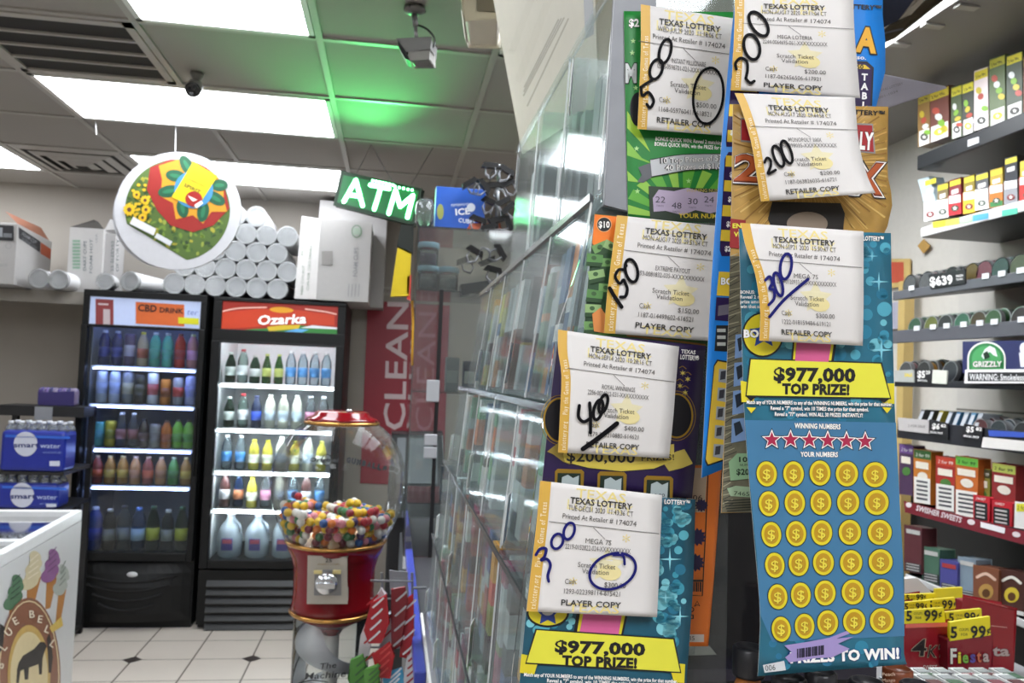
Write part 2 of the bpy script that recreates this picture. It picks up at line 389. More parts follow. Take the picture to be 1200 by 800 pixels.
# ------------------------------------------------------------------ hanging round sign
def chain(pts, r_, parent, name='chain', m=None):
    b = MB(); b.tube(pts, r_, m or M('#a9a9a9', .5, .2), 5); return b.build(name, parent)
def round_sign():
    y = 3.92; s = SY(y); r = thing('hanging_sign', 'round white hanging sign printed with sunflowers and a red and yellow mandala', 'hanging sign', s(207, 247))
    wm = M('#b4b4b8', .35); E = lambda cx, cy_, rx, ry, n=48: [(cx+rx*math.cos(2*math.pi*k/n), cy_+ry*math.sin(2*math.pi*k/n)) for k in range(n)]
    b = MB(); b.slab([s(*p) for p in E(208, 247, 74, 69)], (0, .018, 0), wm); b.build('disc', r)
    b = MB(); b.slab([SY(y+.02)(*p) for p in E(196, 252, 64, 62)], (0, .02, 0), M('#a9aaae', .3)); b.build('rear_disc', r)
    A = Art(s, .001)
    clip = lambda pts: [((208+ (x-208)*min(1, .998*61/max(1e-6, math.hypot((x-208), (y_-246)*61/60)))), (246+(y_-246)*min(1, .998*61/max(1e-6, math.hypot((x-208), (y_-246)*61/60))))) for x, y_ in pts]
    grn = [(208+61.5*math.cos(math.radians(k*4)), 246+59.5*math.sin(math.radians(k*4))) for k in range(90)]      # printed field, cut off straight at lower left
    low = lambda x: 265+(x-150)*.60
    grn = [p for p in grn if p[1] <= low(p[0])]; k0 = max(range(len(grn)), key=lambda k: math.dist(grn[k], grn[k-1])); grn = grn[k0:]+grn[:k0]
    A.poly(grn, M('#445c20', .5), L=1)
    rnd = random.Random(3)
    def inside(x, y_): return math.hypot((x-208)/60, (y_-246)/58) < .97 and (x > 150) and (y_ < low(x)-3)
    for k in range(420):
        x, y_ = rnd.uniform(147, 268), rnd.uniform(200, 303)
        if inside(x, y_) and not (x > 180 and y_ < 258): A.ell(x, y_, rnd.uniform(2, 4), rnd.uniform(1, 2.5), M(rnd.choice(['#2c4718', '#5f7a28', '#7f8c34', '#22381a', '#96922c', '#34521f']), .5), L=2, rot=rnd.uniform(0, 180), n=8)
    RY = lambda R, cx=215, cy_=228: [(cx+R*1.0*math.cos(math.radians(a)), cy_+R*.92*math.sin(math.radians(a))) for a in range(-40, 236, 8)]
    A.poly(clip([(228, 190), (200, 186), (176, 196), (172, 222), (184, 246), (200, 264), (226, 272), (250, 264), (270, 244), (268, 220), (262, 205), (245, 192)]), M('#86170f', .45), L=3)
    A.poly(clip([(228, 188), (208, 187), (186, 194), (190, 210), (188, 230), (203, 238), (206, 257), (226, 252), (238, 262), (248, 248), (266, 248), (262, 232), (268, 216), (255, 206)]), M('#bd8213', .45), L=4)
    for cx, cy_, rt, l in ((219, 194, 60, 13), (206, 206, 10, 12), (198, 224, -10, 13), (214, 244, 80, 11), (238, 248, 100, 12), (252, 232, 30, 13), (257, 217, 0, 10)):
        A.ell(cx, cy_, l, 7, M('#0f4a2f', .45), L=5, rot=rt); A.ell(cx, cy_, l*.6, 2.4, M('#1b6644', .45), L=6, rot=rt)
    A.ell(227, 222, 23, 22, M('#35779f', .45), L=7)
    A.poly([(226, 190), (255, 206), (231, 244), (201, 231)], M('#c4ae0a', .4), L=8)
    A.text('SPIRIT', 215, 218, 4.5, M('#4a3e0a'), w=21, rot=26, L=9, bold=.03); A.text('AMERICAN', 219, 210, 2.6, M('#7b6a12'), w=22, rot=26, L=9)
    A.ell(227, 233, 10, 9, M('#8a1512', .4), L=9); A.poly([(220, 229), (231, 234), (226, 236)], M('#f0e6da'), L=10)
    A.poly([(228, 240), (236, 235), (238, 238), (230, 244)], M('#dfe3ea', .4), L=10)
    for cx, cy_, q in ((151.5, 245.5, 6.5), (170, 234.5, 4.8), (171, 245.5, 4.8), (167, 255, 4.5), (160, 228, 4)):
        if True:
            A.star(cx, cy_, q*1.25, M('#cda60e', .45), L=8, q=.72, n=11); A.ell(cx, cy_, q*.42, q*.42, M('#53321a'), L=9, n=12)
    for rnd_k in range(26):
        x, y_ = rnd.uniform(150, 176), rnd.uniform(216, 262)
        if inside(x, y_): A.ell(x, y_, 2.2, 1.8, M('#c4a314', .45), L=7, n=8)
    A.poly([(156, 254), (183, 268), (180, 276), (152, 262)], M('#c6c6c8', .3), L=10); A.poly([(184, 273), (202, 283), (199, 288), (181, 278)], M('#bfc1c4', .3), L=10)
    A.build('printed_field', r)
    chain([s(205.5, 178), PZ(206, 147, HC)], .0022, r)
    chain([PZ(112, 142, HC), s(113, 158)], .0022, r)
round_sign()

# ------------------------------------------------------------------ ATM LED sign
def atm_sign():
    y = 4.1; s = SY(y); r = thing('led_sign', 'lit green ATM sign hanging crooked from the ceiling', 'sign', s(438, 251))
    q = [(400, 201), (494.5, 221), (484.5, 263), (391.5, 240)]
    b = MB(); b.slab([s(*p) for p in q], (.01, .06, 0), M('#0f2a18', .35)); b.build('housing', r, bevel=.004)
    A = Art(s, .001); inner = [(402.5, 205), (491, 223.6), (482.5, 259), (395, 237)]; A.poly(inner, M('#1d5a34', .3, emit=.55), L=1); A.build('face', r)
    led = bpy.data.materials.new('green_led'); led.use_nodes = True; e = led.node_tree.nodes['Principled BSDF']; e.inputs['Base Color'].default_value = (.2, .9, .4, 1)
    e.inputs['Emission Color'].default_value = (.22, 1, .42, 1); e.inputs['Emission Strength'].default_value = 22
    W_ = 4.6
    for name, strokes in (('letter_a', [[(403, 236), (417, 211)], [(417, 211), (425, 241)], [(409, 228), (422, 230)]]), ('letter_t', [[(434, 216.5), (456, 221)], [(446.5, 219), (438.5, 245)]]),
                          ('letter_m', [[(455.5, 250), (463.5, 223)], [(463.5, 223), (469, 242)], [(469, 242), (484, 229)], [(484, 229), (477.5, 254.5)]])):
        A = Art(s, .0012)
        for k, st in enumerate(strokes): A.stroke(st, W_, led, L=3+k, smooth=False)
        A.build(name, r)
    g = MB()
    for k in range(7): c = s(437+k*3.9, 212+k*.85); g.sphere(c+Vector((0, -.006, 0)), .007, led, 8)
    for k in range(5): c = s(463+k*5, 219+k*1.0); g.sphere(c+Vector((0, -.006, 0)), .006, led, 8)
    g.build('indicator_leds', r)
    for c0, h in (((418, 203), (435, 170)), ((460, 213), (435, 170)), ((481, 218), (508, 172)), ((508, 228), (508, 172))):
        if c0[0] < 500: chain([s(*c0), PZ(*h, HC)], .0016, r, 'wire', M('#777777', .4, .5))
    # the sign's own light, thrown forward and up from its face
    L = bpy.data.lights.new('sign_glow', 'SPOT'); L.energy = ATMW; L.color = (.1, 1, .22); L.spot_size = math.radians(62); L.spot_blend = .9; L.shadow_soft_size = .12
    lo = bpy.data.objects.new('sign_glow', L); COL.objects.link(lo); lo.parent = r; p = s(442, 228)+Vector((0, -.04, 0)); lo.location = p-wloc(r)
    tgt = PZ(408, 92, HC); lo.rotation_euler = (tgt-p).to_track_quat('-Z', 'Y').to_euler()
ATMW = 70
atm_sign()

# ================================================================== DRINKS COOLERS
blk = M('#0d0e0f', .45, noise=.03, spec=.3); blk2 = M('#090a0a', .5, spec=.3); GLASS = CLEAR('#eef4f4', .012, .03, 1.4)
YF = 5.02
def zat(px, py, y): return PY(px, py, y).z
def cooler(label, x0, x1, ztop, pxs, sign_py, glass_py, shelf_py, lit, signer, grille, mull):
    """x0..x1 in metres; *_py: photo rows at the cooler's middle"""
    cx = (x0+x1)/2; r = thing('drinks_cooler', label, 'drinks cooler', (cx, YF+.3, 0)); yb = YF+.64
    zz = lambda py: zat(pxs, py, YF)
    inner = M(lit[1], .6)
    b = MB(); b.box(x0, x0+.035, YF+.05, yb, .06, ztop, blk); b.box(x1-.035, x1, YF+.05, yb, .06, ztop, blk); b.box(x0+.035, x1-.035, YF+.05, yb, ztop-.03, ztop, blk); b.box(x0+.035, x1-.035, yb-.03, yb, .06, ztop-.03, blk)
    b.box(x0+.035, x1-.035, YF+.06, yb-.03, zz(glass_py[1])-.06, zz(glass_py[1])-.012, blk); b.box(x0, x1, YF+.05, yb, .0, .06, blk2)
    b.build('cabinet', r)
    b = MB(); zl, zh = zz(glass_py[1])-.012, ztop-.03
    b.box(x0+.036, x0+.042, YF+.07, yb-.031, zl, zh, inner); b.box(x1-.042, x1-.036, YF+.07, yb-.031, zl, zh, inner); b.box(x0+.042, x1-.042, yb-.036, yb-.031, zl, zh, inner); b.build('liner', r)
    # header
    s = SY(YF); z0, z1 = zz(sign_py[1]), zz(sign_py[0])
    b = MB(); b.box(x0, x1, YF, YF+.05, z1, ztop, blk); b.box(x0, x1, YF, YF+.05, zz(glass_py[0]), z0, blk); b.box(x0, x0+mull, YF, YF+.05, z0, z1, blk); b.box(x1-mull, x1, YF, YF+.05, z0, z1, blk); b.build('header_frame', r, bevel=.004)
    signer(r, s, x0+mull, x1-mull, z0, z1)
    # door
    g1, g0 = zz(glass_py[0]), zz(glass_py[1]); gb = g0-.05
    b = MB(); b.box(x0, x0+mull, YF-.012, YF+.04, gb, g1+.01, blk); b.box(x1-mull, x1, YF-.012, YF+.04, gb, g1+.01, blk); b.box(x0+mull, x1-mull, YF-.012, YF+.04, gb, g0, blk); b.box(x0+mull, x1-mull, YF-.012, YF+.04, g1, g1+.012, blk)
    b.build('door_frame', r, bevel=.005)
    b = MB(); b.box(x0+mull, x1-mull, YF+.01, YF+.016, g0, g1, GLASS); b.build('door_glass', r)
    b = MB(); b.box(x1-mull+.008, x1-mull+.024, YF-.04, YF-.012, (g0+g1)/2-.2, (g0+g1)/2+.2, blk2); b.build('door_handle', r, bevel=.005)
    zs = [zz(p) for p in shelf_py]
    for z in zs:
        b = MB(); b.box(x0+.045, x1-.045, YF+.06, YF+.068, z-.008, z+.009, M('#e4e6e8', .35)); b.box(x0+.045, x1-.045, YF+.068, yb-.04, z-.008, z-.002, M('#8d9196', .4, .3)); b.build('shelf', r)
    for z in zs:
        b = MB(); b.box(x0+.06, x1-.06, YF+.050, YF+.0595, z-.0105, z-.008, LAMPMAT(lit[0]*2.2, lit[2])); b.build('light_strip', r)
    b = MB(); b.box(x0+.06, x1-.06, YF+.055, YF+.075, zh-.02, zh-.008, LAMPMAT(lit[0]*2.2, lit[2])); b.build('light_tube', r)
    grille(r, x0, x1, gb)
    return r, [zl]+zs[::-1]     # floor level first, then shelves upward
def sign_cbd(r, s, x0, x1, z0, z1):
    b = MB(); b.box(x0, x1, YF+.012, YF+.03, z0, z1, M('#a9b6d6', .4, emit=.45)); b.build('header_sign', r)
    A = Art(SY(YF+.012), .001)
    A.rect(112, 350, 133, 380, M('#8e3a3c', .5), sk=.05); A.rect(121, 362, 129, 380, M('#c8b9bd', .5), L=2, sk=.05); A.rect(115, 355, 127, 357, M('#d9c7c8'), L=2, sk=.05)
    A.rect(159, 353.5, 216, 379, M('#d9682e', .5), L=2, sk=.06); A.rect(209, 371.5, 233, 379, M('#d8d61e', .5), L=3, sk=.06)
    A.text('CBD', 161.5, 364, 8, M('#24110d', .5), w=22, rot=3.5, L=4, bold=.05); A.text('DRINK', 187, 365.7, 6, M('#24110d', .5), w=28, rot=3.5, L=4, bold=.05)
    A.text('ter', 218.5, 368.5, 7, M('#6f86c9', .5), w=13, rot=3, L=4, ital=.2); A.build('header_print', r)
def sign_red(r, s, x0, x1, z0, z1):
    b = MB(); b.box(x0, x1, YF+.012, YF+.03, z0, z1, M('#9c2212', .4, emit=.22)); b.build('header_sign', r)
    A = Art(SY(YF+.012), .001); e = dict(emit=.2)
    A.poly([(259, 366), (300, 362), (340, 362), (392, 369), (392, 381), (340, 380), (258, 386)], M('#bf3a18', .4, **e))
    A.stroke([(259, 365), (280, 361), (312, 360)], 1.6, M('#e8b7a8', .4, **e), L=2); A.stroke([(358, 362), (380, 365), (394, 368)], 1.6, M('#e8b7a8', .4, **e), L=2)
    A.poly([(276, 387), (300, 385), (330, 384), (352, 381), (378, 384), (400, 385), (400, 392.5), (330, 391), (290, 388.5)], M('#2f7a34', .5, **e), L=2)
    A.poly([(330, 389), (348, 385), (362, 386), (350, 391)], M('#5aa6d8', .5, **e), L=3); A.poly([(352, 384), (366, 381), (400, 384), (400, 386)], M('#d9dde2', .5, **e), L=3)
    A.ell(330, 363, 14, 3.4, M('#d89a1e', .5, **e), L=3, rot=3); A.poly([(313, 383), (330, 381), (352, 380.5), (350, 385), (315, 388)], M('#cfb32a', .5, **e), L=4)
    A.otext('Ozarka', 330, 379.3, 11, M('#f2efec', .4, emit=.5), M('#7c1d16', .4), 5, ew=.04, bold=.05, w=57, rot=-2.0, align='c', ital=.18); A.build('header_print', r)
def grille_bowed(r, x0, x1, gb):
    cx = (x0+x1)/2; n = 14; z1, z0 = gb-.012, .05; s = MB()
    def row(z, off):
        return [(x0+.01+(x1-x0-.02)*k/n, YF+.04-off*math.sin(math.pi*k/n)**.8, z) for k in range(n+1)]
    L = [(z1, .012), (z1-.06, .05), (z0+.2, .075), (z0+.05, .08), (z0, .06)]; rows = [row(*q) for q in L]
    for a, c in zip(rows, rows[1:]): s.add(a+c, [(k, k+n+1, k+n+2, k+1) for k in range(n)], blk)
    s.add(rows[0]+[(p[0], YF+.045, p[2]) for p in rows[0]], [(k, k+1, k+n+2, k+n+1) for k in range(n)], blk); s.build('lower_panel', r)
    for k in range(4):
        z = z1-.09-.052*k; hw = .26-.035*k; b = MB(); pts = []
        for e in range(13):
            t = -1+2*e/12; x = cx+hw*t; u = (x-x0-.01)/(x1-x0-.02); off = .05+.027*min(1, (z1-z)/.25); pts.append((x, YF+.036-off*math.sin(math.pi*u)**.8, z-.035*(1-t*t)+.02))
        b.tube(pts, .009, M('#050506', .8), 6); b.build('louvre', r)
    c = PY(155, 673, YF-.012); b = MB(); b.lathe([(.001, .004), (.05, .003), (.055, 0)], (0, 0, 0), M('#d7d9dc', .25, .3), 24, (0, -1, 0))
    b.v = [Vector((p.x*.55, p.y, p.z*.3))+c for p in b.v]; b.build('oval_badge', r)
def grille_flat(r, x0, x1, gb):
    b = MB(); b.box(x0, x1, YF, YF+.05, .03, gb-.012, blk2); b.build('lower_panel', r)
    for k in range(6):
        z = gb-.07-.05*k; b = MB(); b.slab([(x0+.05, YF, z), (x1-.04, YF, z), (x1-.04, YF-.022, z-.03), (x0+.05, YF-.022, z-.03)], (0, .004, -.008), M('#121416', .4)); b.build('louvre', r)
X0L, X1L, X0R, X1R = PY(97, 360, YF).x, PY(242, 380, YF).x, PY(247, 400, YF).x, PY(405, 380, YF).x
coolL, levL = cooler('tall black glass-door drinks cooler with the orange CBD DRINK header', X0L, X1L-.004, zat(170, 342, YF), 170, (350, 382), (385, 647), (432, 477, 529, 573), (14, '#7d8490', '#a9b8ff'), sign_cbd, grille_bowed, .035)
coolR, levR = cooler('tall black glass-door drinks cooler with the red header and white lettering', X0R+.004, X1R, zat(325, 351, YF), 325, (355.5, 388), (404, 656), (453, 506, 556, 601), (48, '#e2e5e7', '#f4f8ff'), sign_red, grille_flat, .05)

# ------------------------------------------------------------------ bottles, cans, jugs
def proto_bottle(key, h, r_, body, label, cap, neck=.32, clear=True, fill=None):
    root = thing('drink_bottle', key, 'bottle', (0, 0, 0)); h = min(h*1.22, .205) if h < .22 else h; r_ = min(r_*1.15, .0318) if h < .22 else r_
    bm = CLEAR(body, .10, .08, 1.35, body) if clear else M(body, .25, noise=.03)
    b = MB(); b.lathe([(r_*.8, 0), (r_, h*.03), (r_, h*(1-neck)*.98), (r_*.9, h*(1-neck*.75)), (r_*.42, h*(1-neck*.22)), (r_*.38, h*.955)], (0, 0, 0), bm, 12); b.build('bottle_body', root)
    if label: b = MB(); b.lathe([(r_*1.015, h*.24), (r_*1.015, h*.52)], (0, 0, 0), M(label, .4), 12); b.build('bottle_label', root)
    b = MB(); b.lathe([(r_*.46, h*.93), (r_*.46, h), (1e-4, h)], (0, 0, 0), M(cap, .4), 10); b.build('bottle_cap', root)
    return root
def proto_can(key, h, r_, body, band):
    root = thing('drink_can', key, 'can', (0, 0, 0)); b = MB(); h = min(h*1.18, .19); r_ = min(r_*1.12, .0318)
    b.lathe([(r_*.8, 0), (r_, .008), (r_, h-.012), (r_*.82, h)], (0, 0, 0), M(body, .3, .25), 12); b.build('can_body', root)
    b = MB(); b.lathe([(r_*1.01, h*.3), (r_*1.01, h*.65)], (0, 0, 0), M(band, .35), 12); b.build('can_print', root)
    b = MB(); b.lathe([(r_*.82, h), (r_*.76, h-.003), (1e-4, h-.003)], (0, 0, 0), M('#b8bcc2', .3, .8), 12); b.build('can_lid', root)
    return root
def proto_jug(key):
    root = thing('water_jug', key, 'jug', (0, 0, 0)); bm = CLEAR('#d7e2ea', .4, .1, 1.3, '#d5e2ee'); b = MB()
    b.lathe([(.06, 0), (.072, .015), (.074, .13), (.06, .18), (.026, .225), (.022, .25)], (0, 0, 0), bm, 16); b.build('jug_body', root)
    b = MB(); b.tube([(.03, -.03, .225), (.06, -.045, .2), (.072, -.05, .15)], .008, bm, 6); b.build('jug_handle', root)
    b = MB(); b.slab([(-.035, -.076, .05), (.03, -.076, .05), (.03, -.076, .12), (-.035, -.076, .12)], (0, .006, 0), M('#4a3f8e', .4)); b.slab([(-.03, -.0775, .09), (.025, -.0775, .09), (.025, -.0775, .115), (-.03, -.0775, .115)], (0, .001, 0), M('#b9506a', .4)); b.build('jug_label', root)
    b = MB(); b.lathe([(.026, .243), (.026, .262), (1e-4, .262)], (0, 0, 0), M('#e4e8ee', .4), 12); b.build('jug_cap', root)
    return root
_PR = {}
SPEC = {  # kind: (maker args)
 'navy': ('dark blue bottle', .19, .036, '#27306a', '#2c3a8c', '#c9cfdd', .3, False), 'plum': ('plum and silver can', 'can', .165, .031, '#5a4a6c', '#a6a0b0'),
 'yellowcap': ('pale bottle with a yellow cap', .17, .032, '#b9a890', '#a5533c', '#d8c82e', .35, False), 'teal': ('milky teal bottle', .19, .034, '#5fb3a4', '#4f9c8e', '#dfe8e6', .3, False),
 'redb': ('red juice bottle', .18, .036, '#b5352c', '#93242a', '#7c2424', .3, False), 'pinkb': ('pink drink bottle', .18, .034, '#c78a9a', '#d79ad0', '#cfd79a', .3, False),
 'silver': ('silver white tall can', 'can', .17, .032, '#b9c4dc', '#9fb0d8'), 'greycan': ('grey patterned tall can', 'can', .17, .032, '#82868f', '#a9a68f'), 'darkcan': ('dark olive can', 'can', .15, .031, '#2c2b26', '#47452f'),
 'whitecan': ('white can with a red mark', 'can', .16, .036, '#d8dade', '#b9585a'), 'orangecan': ('slim orange can', 'can', .13, .027, '#d2812f', '#8a4a1f'), 'redtop': ('pale can with a red top', 'can', .14, .03, '#a8a9b4', '#c2453c'), 'lilac': ('lilac tall can', 'can', .15, .032, '#a9aede', '#8f93d0'),
 'tealcan': ('turquoise can', 'can', .125, .031, '#5fb0b4', '#4d9ba6'), 'yellowcan': ('yellow drink can', 'can', .13, .029, '#c7b83a', '#8d8f2c'), 'longneck': ('clear long-necked bottle', .185, .027, '#b8c0c4', '#8e5a58', '#e2e2e2', .5, True),
 'brownb': ('dark brown bottle', .14, .029, '#3a2d26', '#5b4238', '#2a2421', .4, False), 'stone': ('grey drink can', 'can', .12, .029, '#8c8a84', '#6e6c66'), 'orangeb': ('orange soda bottle', .135, .03, '#bf6a2a', '#9d4f22', '#4a3022', .35, False), 'limeb': ('lime green bottle', .14, .031, '#6fae3c', '#4d8f34', '#3c3a2a', .35, False),
 'amber': ('amber juice bottle', .135, .029, '#a87a3a', '#c4a43c', '#d9c78a', .4, False), 'berry': ('berry juice bottle', .135, .029, '#8c4038', '#c25a34', '#d9b79a', .4, False), 'peach': ('peach juice bottle', .135, .029, '#b88456', '#a2704a', '#e0c4b4', .4, False), 'greens': ('small green bottle', .135, .028, '#4f8c46', '#3c7238', '#c9dcb8', .4, False),
 'bigblue': ('large blue bottle', .25, .042, '#33458f', '#2b3aa0', '#cfd8ec', .25, False), 'bigclear': ('large clear bottle', .26, .038, '#9aa6b0', '#767d86', '#33373c', .3, True), 'palebig': ('large pale blue bottle', .25, .04, '#7f9fce', '#a4bfe4', '#5b88d4', .28, True), 'lemon': ('green bottle with a yellow lemon label', .26, .037, '#3c6a44', '#b8bc3a', '#37603f', .4, True),
 'smoke': ('smoky clear bottle', .24, .036, '#777f80', '#8d9192', '#e4e6e4', .3, True),
 'water': ('clear water bottle with blue label', .175, .031, '#e2eef4', '#4a8fd0', '#e8eef2', .35, True), 'greenb': ('dark green glass bottle', .15, .029, '#2e6a44', '#d9e2dc', '#dfe6e0', .45, True), 'perrier': ('slim green bottle', .15, .024, '#6a9c54', '#c2c86a', '#cfd87a', .5, True), 'whitelab': ('green bottle with a white label', .14, .032, '#4a7c5a', '#eef0ee', '#c9d2cc', .4, True),
 'redcap': ('clear bottle with a red cap', .175, .034, '#cfe0da', '#e4e6e8', '#c22a38', .35, True), 'bluelab': ('dark bottle with a bright blue label', .16, .027, '#2a3350', '#2a52c4', '#39406a', .4, False), 'cream': ('creamy white drink bottle', .17, .034, '#d8d8c8', '#b9c8d4', '#e9e9e0', .35, False), 'pinklab': ('clear bottle with a pink label', .175, .031, '#dfe6ea', '#c98aa8', '#e8ecf0', .35, True),
 'juice': ('yellow juice bottle', .15, .033, '#c9bd4a', '#e4e4d0', '#c9c23c', .4, False), 'darkred': ('dark bottle with a white band', .17, .03, '#5c3a3a', '#d9d6da', '#e4e4e4', .35, False), 'blueorange': ('blue bottle with an orange patch', .17, .026, '#5f86c4', '#d2845a', '#e4e8ee', .35, True)}
def proto(kind):
    a = SPEC[kind]
    return proto_can(a[0], a[2], a[3], a[4], a[5]) if a[1] == 'can' else proto_bottle(*a)
def stock(lev, x0, x1, kinds, where, y, name):
    n = len(kinds)
    for i, k in enumerate(kinds):
        x = x0+(x1-x0)*(i+.5)/n; lab = f'{SPEC[k][0]}, {ORD[i]} from left, {where}'; g = name
        loc = (x, y+random.uniform(-.006, .006), lev+.001)
        if k not in _PR:
            r = _PR[k] = proto(k); r.location = loc; r['label'] = lab; r['group'] = g
        else: dup(_PR[k], loc, random.uniform(-.5, .5), lab, g)
yb = YF+.115
a0, a1 = X0L+.06, X1L-.06
stock(levL[4]+.012, a0, a1, ['navy', 'navy', 'plum', 'yellowcap', 'teal', 'teal', 'redb', 'pinkb'], 'top shelf, CBD cooler', yb, 'drinks in the left cooler')
stock(levL[3]+.012, a0, a1, ['silver', 'silver', 'greycan', 'darkcan', 'whitecan', 'orangecan', 'redtop', 'lilac'], 'second shelf, CBD cooler', yb, 'drinks in the left cooler')
stock(levL[2]+.012, a0, a1, ['tealcan', 'yellowcan', 'longneck', 'longneck', 'brownb', 'stone', 'orangeb', 'limeb', 'limeb'], 'third shelf, CBD cooler', yb, 'drinks in the left cooler')
stock(levL[1]+.012, a0, a1, ['berry', 'amber', 'amber', 'peach', 'berry', 'peach', 'greens', 'amber'], 'fourth shelf, CBD cooler', yb, 'drinks in the left cooler')
stock(levL[0], a0, a1, ['bigblue', 'smoke', 'bigclear', 'palebig', 'lemon', 'smoke', 'lemon'], 'floor of the CBD cooler', yb, 'drinks in the left cooler')
a0, a1 = X0R+.065, X1R-.075
stock(levR[4]+.012, a0, a1, ['greenb', 'redcap', 'whitelab', 'perrier', 'perrier', 'water', 'water', 'water', 'water'], 'top shelf, red-signed cooler', yb, 'drinks in the right cooler')
stock(levR[3]+.012, a0, a1, ['greenb', 'redcap', 'bluelab', 'cream', 'cream', 'cream', 'pinklab', 'pinklab'], 'second shelf, red-signed cooler', yb, 'drinks in the right cooler')
stock(levR[2]+.012, a0, a1, ['water', 'water', 'juice', 'juice', 'cream', 'juice', 'cream', 'juice'], 'third shelf, red-signed cooler', yb, 'drinks in the right cooler')
stock(levR[1]+.012, a0, a1, ['darkred', 'blueorange', 'juice', 'pinklab', 'cream', 'water', 'darkred', 'water'], 'fourth shelf, red-signed cooler', yb, 'drinks in the right cooler')
j0 = proto_jug('j')
for i in range(4):
    loc = (a0+(a1-a0)*(i+.5)/4, yb+.03, levR[0]+.001); lab = f'gallon water jug, {ORD[i]} from left on the floor of the red-signed cooler'
    if i == 0: j0.location = loc; j0['label'] = lab; j0['group'] = 'gallon jugs in the right cooler'
    else: dup(j0, loc, 0, lab, 'gallon jugs in the right cooler')

# ------------------------------------------------------------------ cartons and foam cups on the cooler tops and the ledge
wht = M('#aeacaa', .7, noise=.04); whs = M('#a7a5a4', .7, noise=.04); prt = M('#7f8a88', .7); foam = M('#dededf', .6, noise=.03, bump=.1)
def carton_tall():
    y = 5.0; s = SY(y); z0 = zat(400, 353, y)+.003
    r = thing('cup_carton', 'large white cardboard carton with green printing on the red-signed cooler', 'carton', (PY(400, 353, y).x, y+.15, z0))
    x0, x1, zt = PY(373, 300, y).x, PY(434, 300, y).x, zat(400, 258, y)
    b = MB(); b.box(x0, x1, y, y+.4, z0, zt, wht); b.build('box_body', r)
    xf = PY(346, 300, y).x; b = MB(); b.slab([(x0, y-.002, z0+.002), (xf, y+.05, z0+.004), (xf+.02, y+.05, zt+.02), (x0+.005, y-.002, zt)], (.012, .35, 0), M('#c3c1bf', .7)); b.build('side_flap', r)
    A = Art(SY(y-.004), .0015); gp = M('#6f8a72', .7); dg = M('#8a8b8d', .7)
    A.ring(418, 271, 5.5, 7, 1.2, gp); A.rect(414, 267, 422, 275, M('#9fb0a0')); A.text('FOAM CUPS', 418.5, 324, 5, dg, w=34, rot=-88, bold=.03)
    for k in range(4): A.stroke([(409+k*4, 333), (408+k*4, 347)], .8, dg, smooth=False)
    A.rect(377, 294, 390, 310, M('#8b8885')); A.build('carton_print', r)
    A = Art(lambda px, py: SPL((x0, y-.002, z0), ((.03)*1, -.06*1, 0))(px, py), .004); 
    A.text('CUPS FOR COLD DRINKS', 362, 340, 3.2, gp, w=52, rot=-86); A.text('20 OZ', 355, 300, 3, gp, w=18, rot=-86); A.text('1000 COUNT', 355, 345, 3, gp, w=34, rot=-86); A.build('flap_print', r)
    b = MB(); xx0, xx1 = PY(374, 250, y+.41).x, PY(436, 250, y+.41).x; z3 = zat(400, 236, y+.41)
    b.box(xx0, xx1+.1, y+.41, y+.62, z0+.0, z3, whs); tag(b.build('plain_carton', bevel=.003), 'plain pale carton standing behind the white cup carton', 'carton', 'cartons above the coolers')
carton_tall()
def carton_open():
    y = 5.19; s = SY(y); z0 = 1.952; x0, x1 = PY(80, 300, y).x, PY(120, 300, y).x; zt = zat(100, 267, y)
    r = thing('open_carton', 'white carton with an open black-edged top on the ledge', 'carton', ((x0+x1)/2, y+.15, z0))
    b = MB()
    for a in ((x0, x1, y, y+.006), (x0, x1, y+.3, y+.306), (x0, x0+.006, y+.006, y+.3), (x1-.006, x1, y+.006, y+.3)): b.box(*a, z0, zt, wht)
    b.box(x0, x1, y, y+.306, z0, z0+.006, wht); b.build('box_body', r)
    xs = PY(139, 300, y+.1).x; b = MB(); b.box(x1+.001, xs, y+.03, y+.2, z0, zt-.02, whs); b.build('side_panel', r)
    b = MB(); b.slab([(x0, y, zt), (x1, y, zt), (x1-.05, y+.04, zt+.05), ((x0+x1)/2+.02, y+.04, zt+.06)], (0, .004, -.006), M('#3d3a36', .8), whs); b.build('top_flap', r)
    b = MB(); b.slab([(x1, y+.01, zt), (x1, y+.25, zt), (x1+.06, y+.25, zt+.055), (x1+.02, y+.03, zt+.07)], (.004, 0, -.004), whs); b.build('top_flap', r)
    A = Art(s, .002); gp = M('#7d9a86', .7); dg = M('#6f7678', .7)
    for k in range(9): A.rect(85, 281+k*3.9, 94, 283.6+k*3.9, gp)
    A.text('DART CUPS', 101, 317, 4, dg, w=35, rot=-89, bold=.02); A.text('FOAM HOT', 108, 320, 3.6, dg, w=40, rot=-89, bold=.02); A.text('USA', 114, 284, 2.2, dg, w=10, rot=-89)
    A.build('front_print', r); A = Art(SY(y+.03), .002)
    A.text('25 SLEEVES', 133, 318, 3.5, dg, w=36, rot=-89, bold=.02); A.text('OF FORTY', 139, 318, 3.5, dg, w=38, rot=-89, bold=.02); A.build('side_print', r)
carton_open()
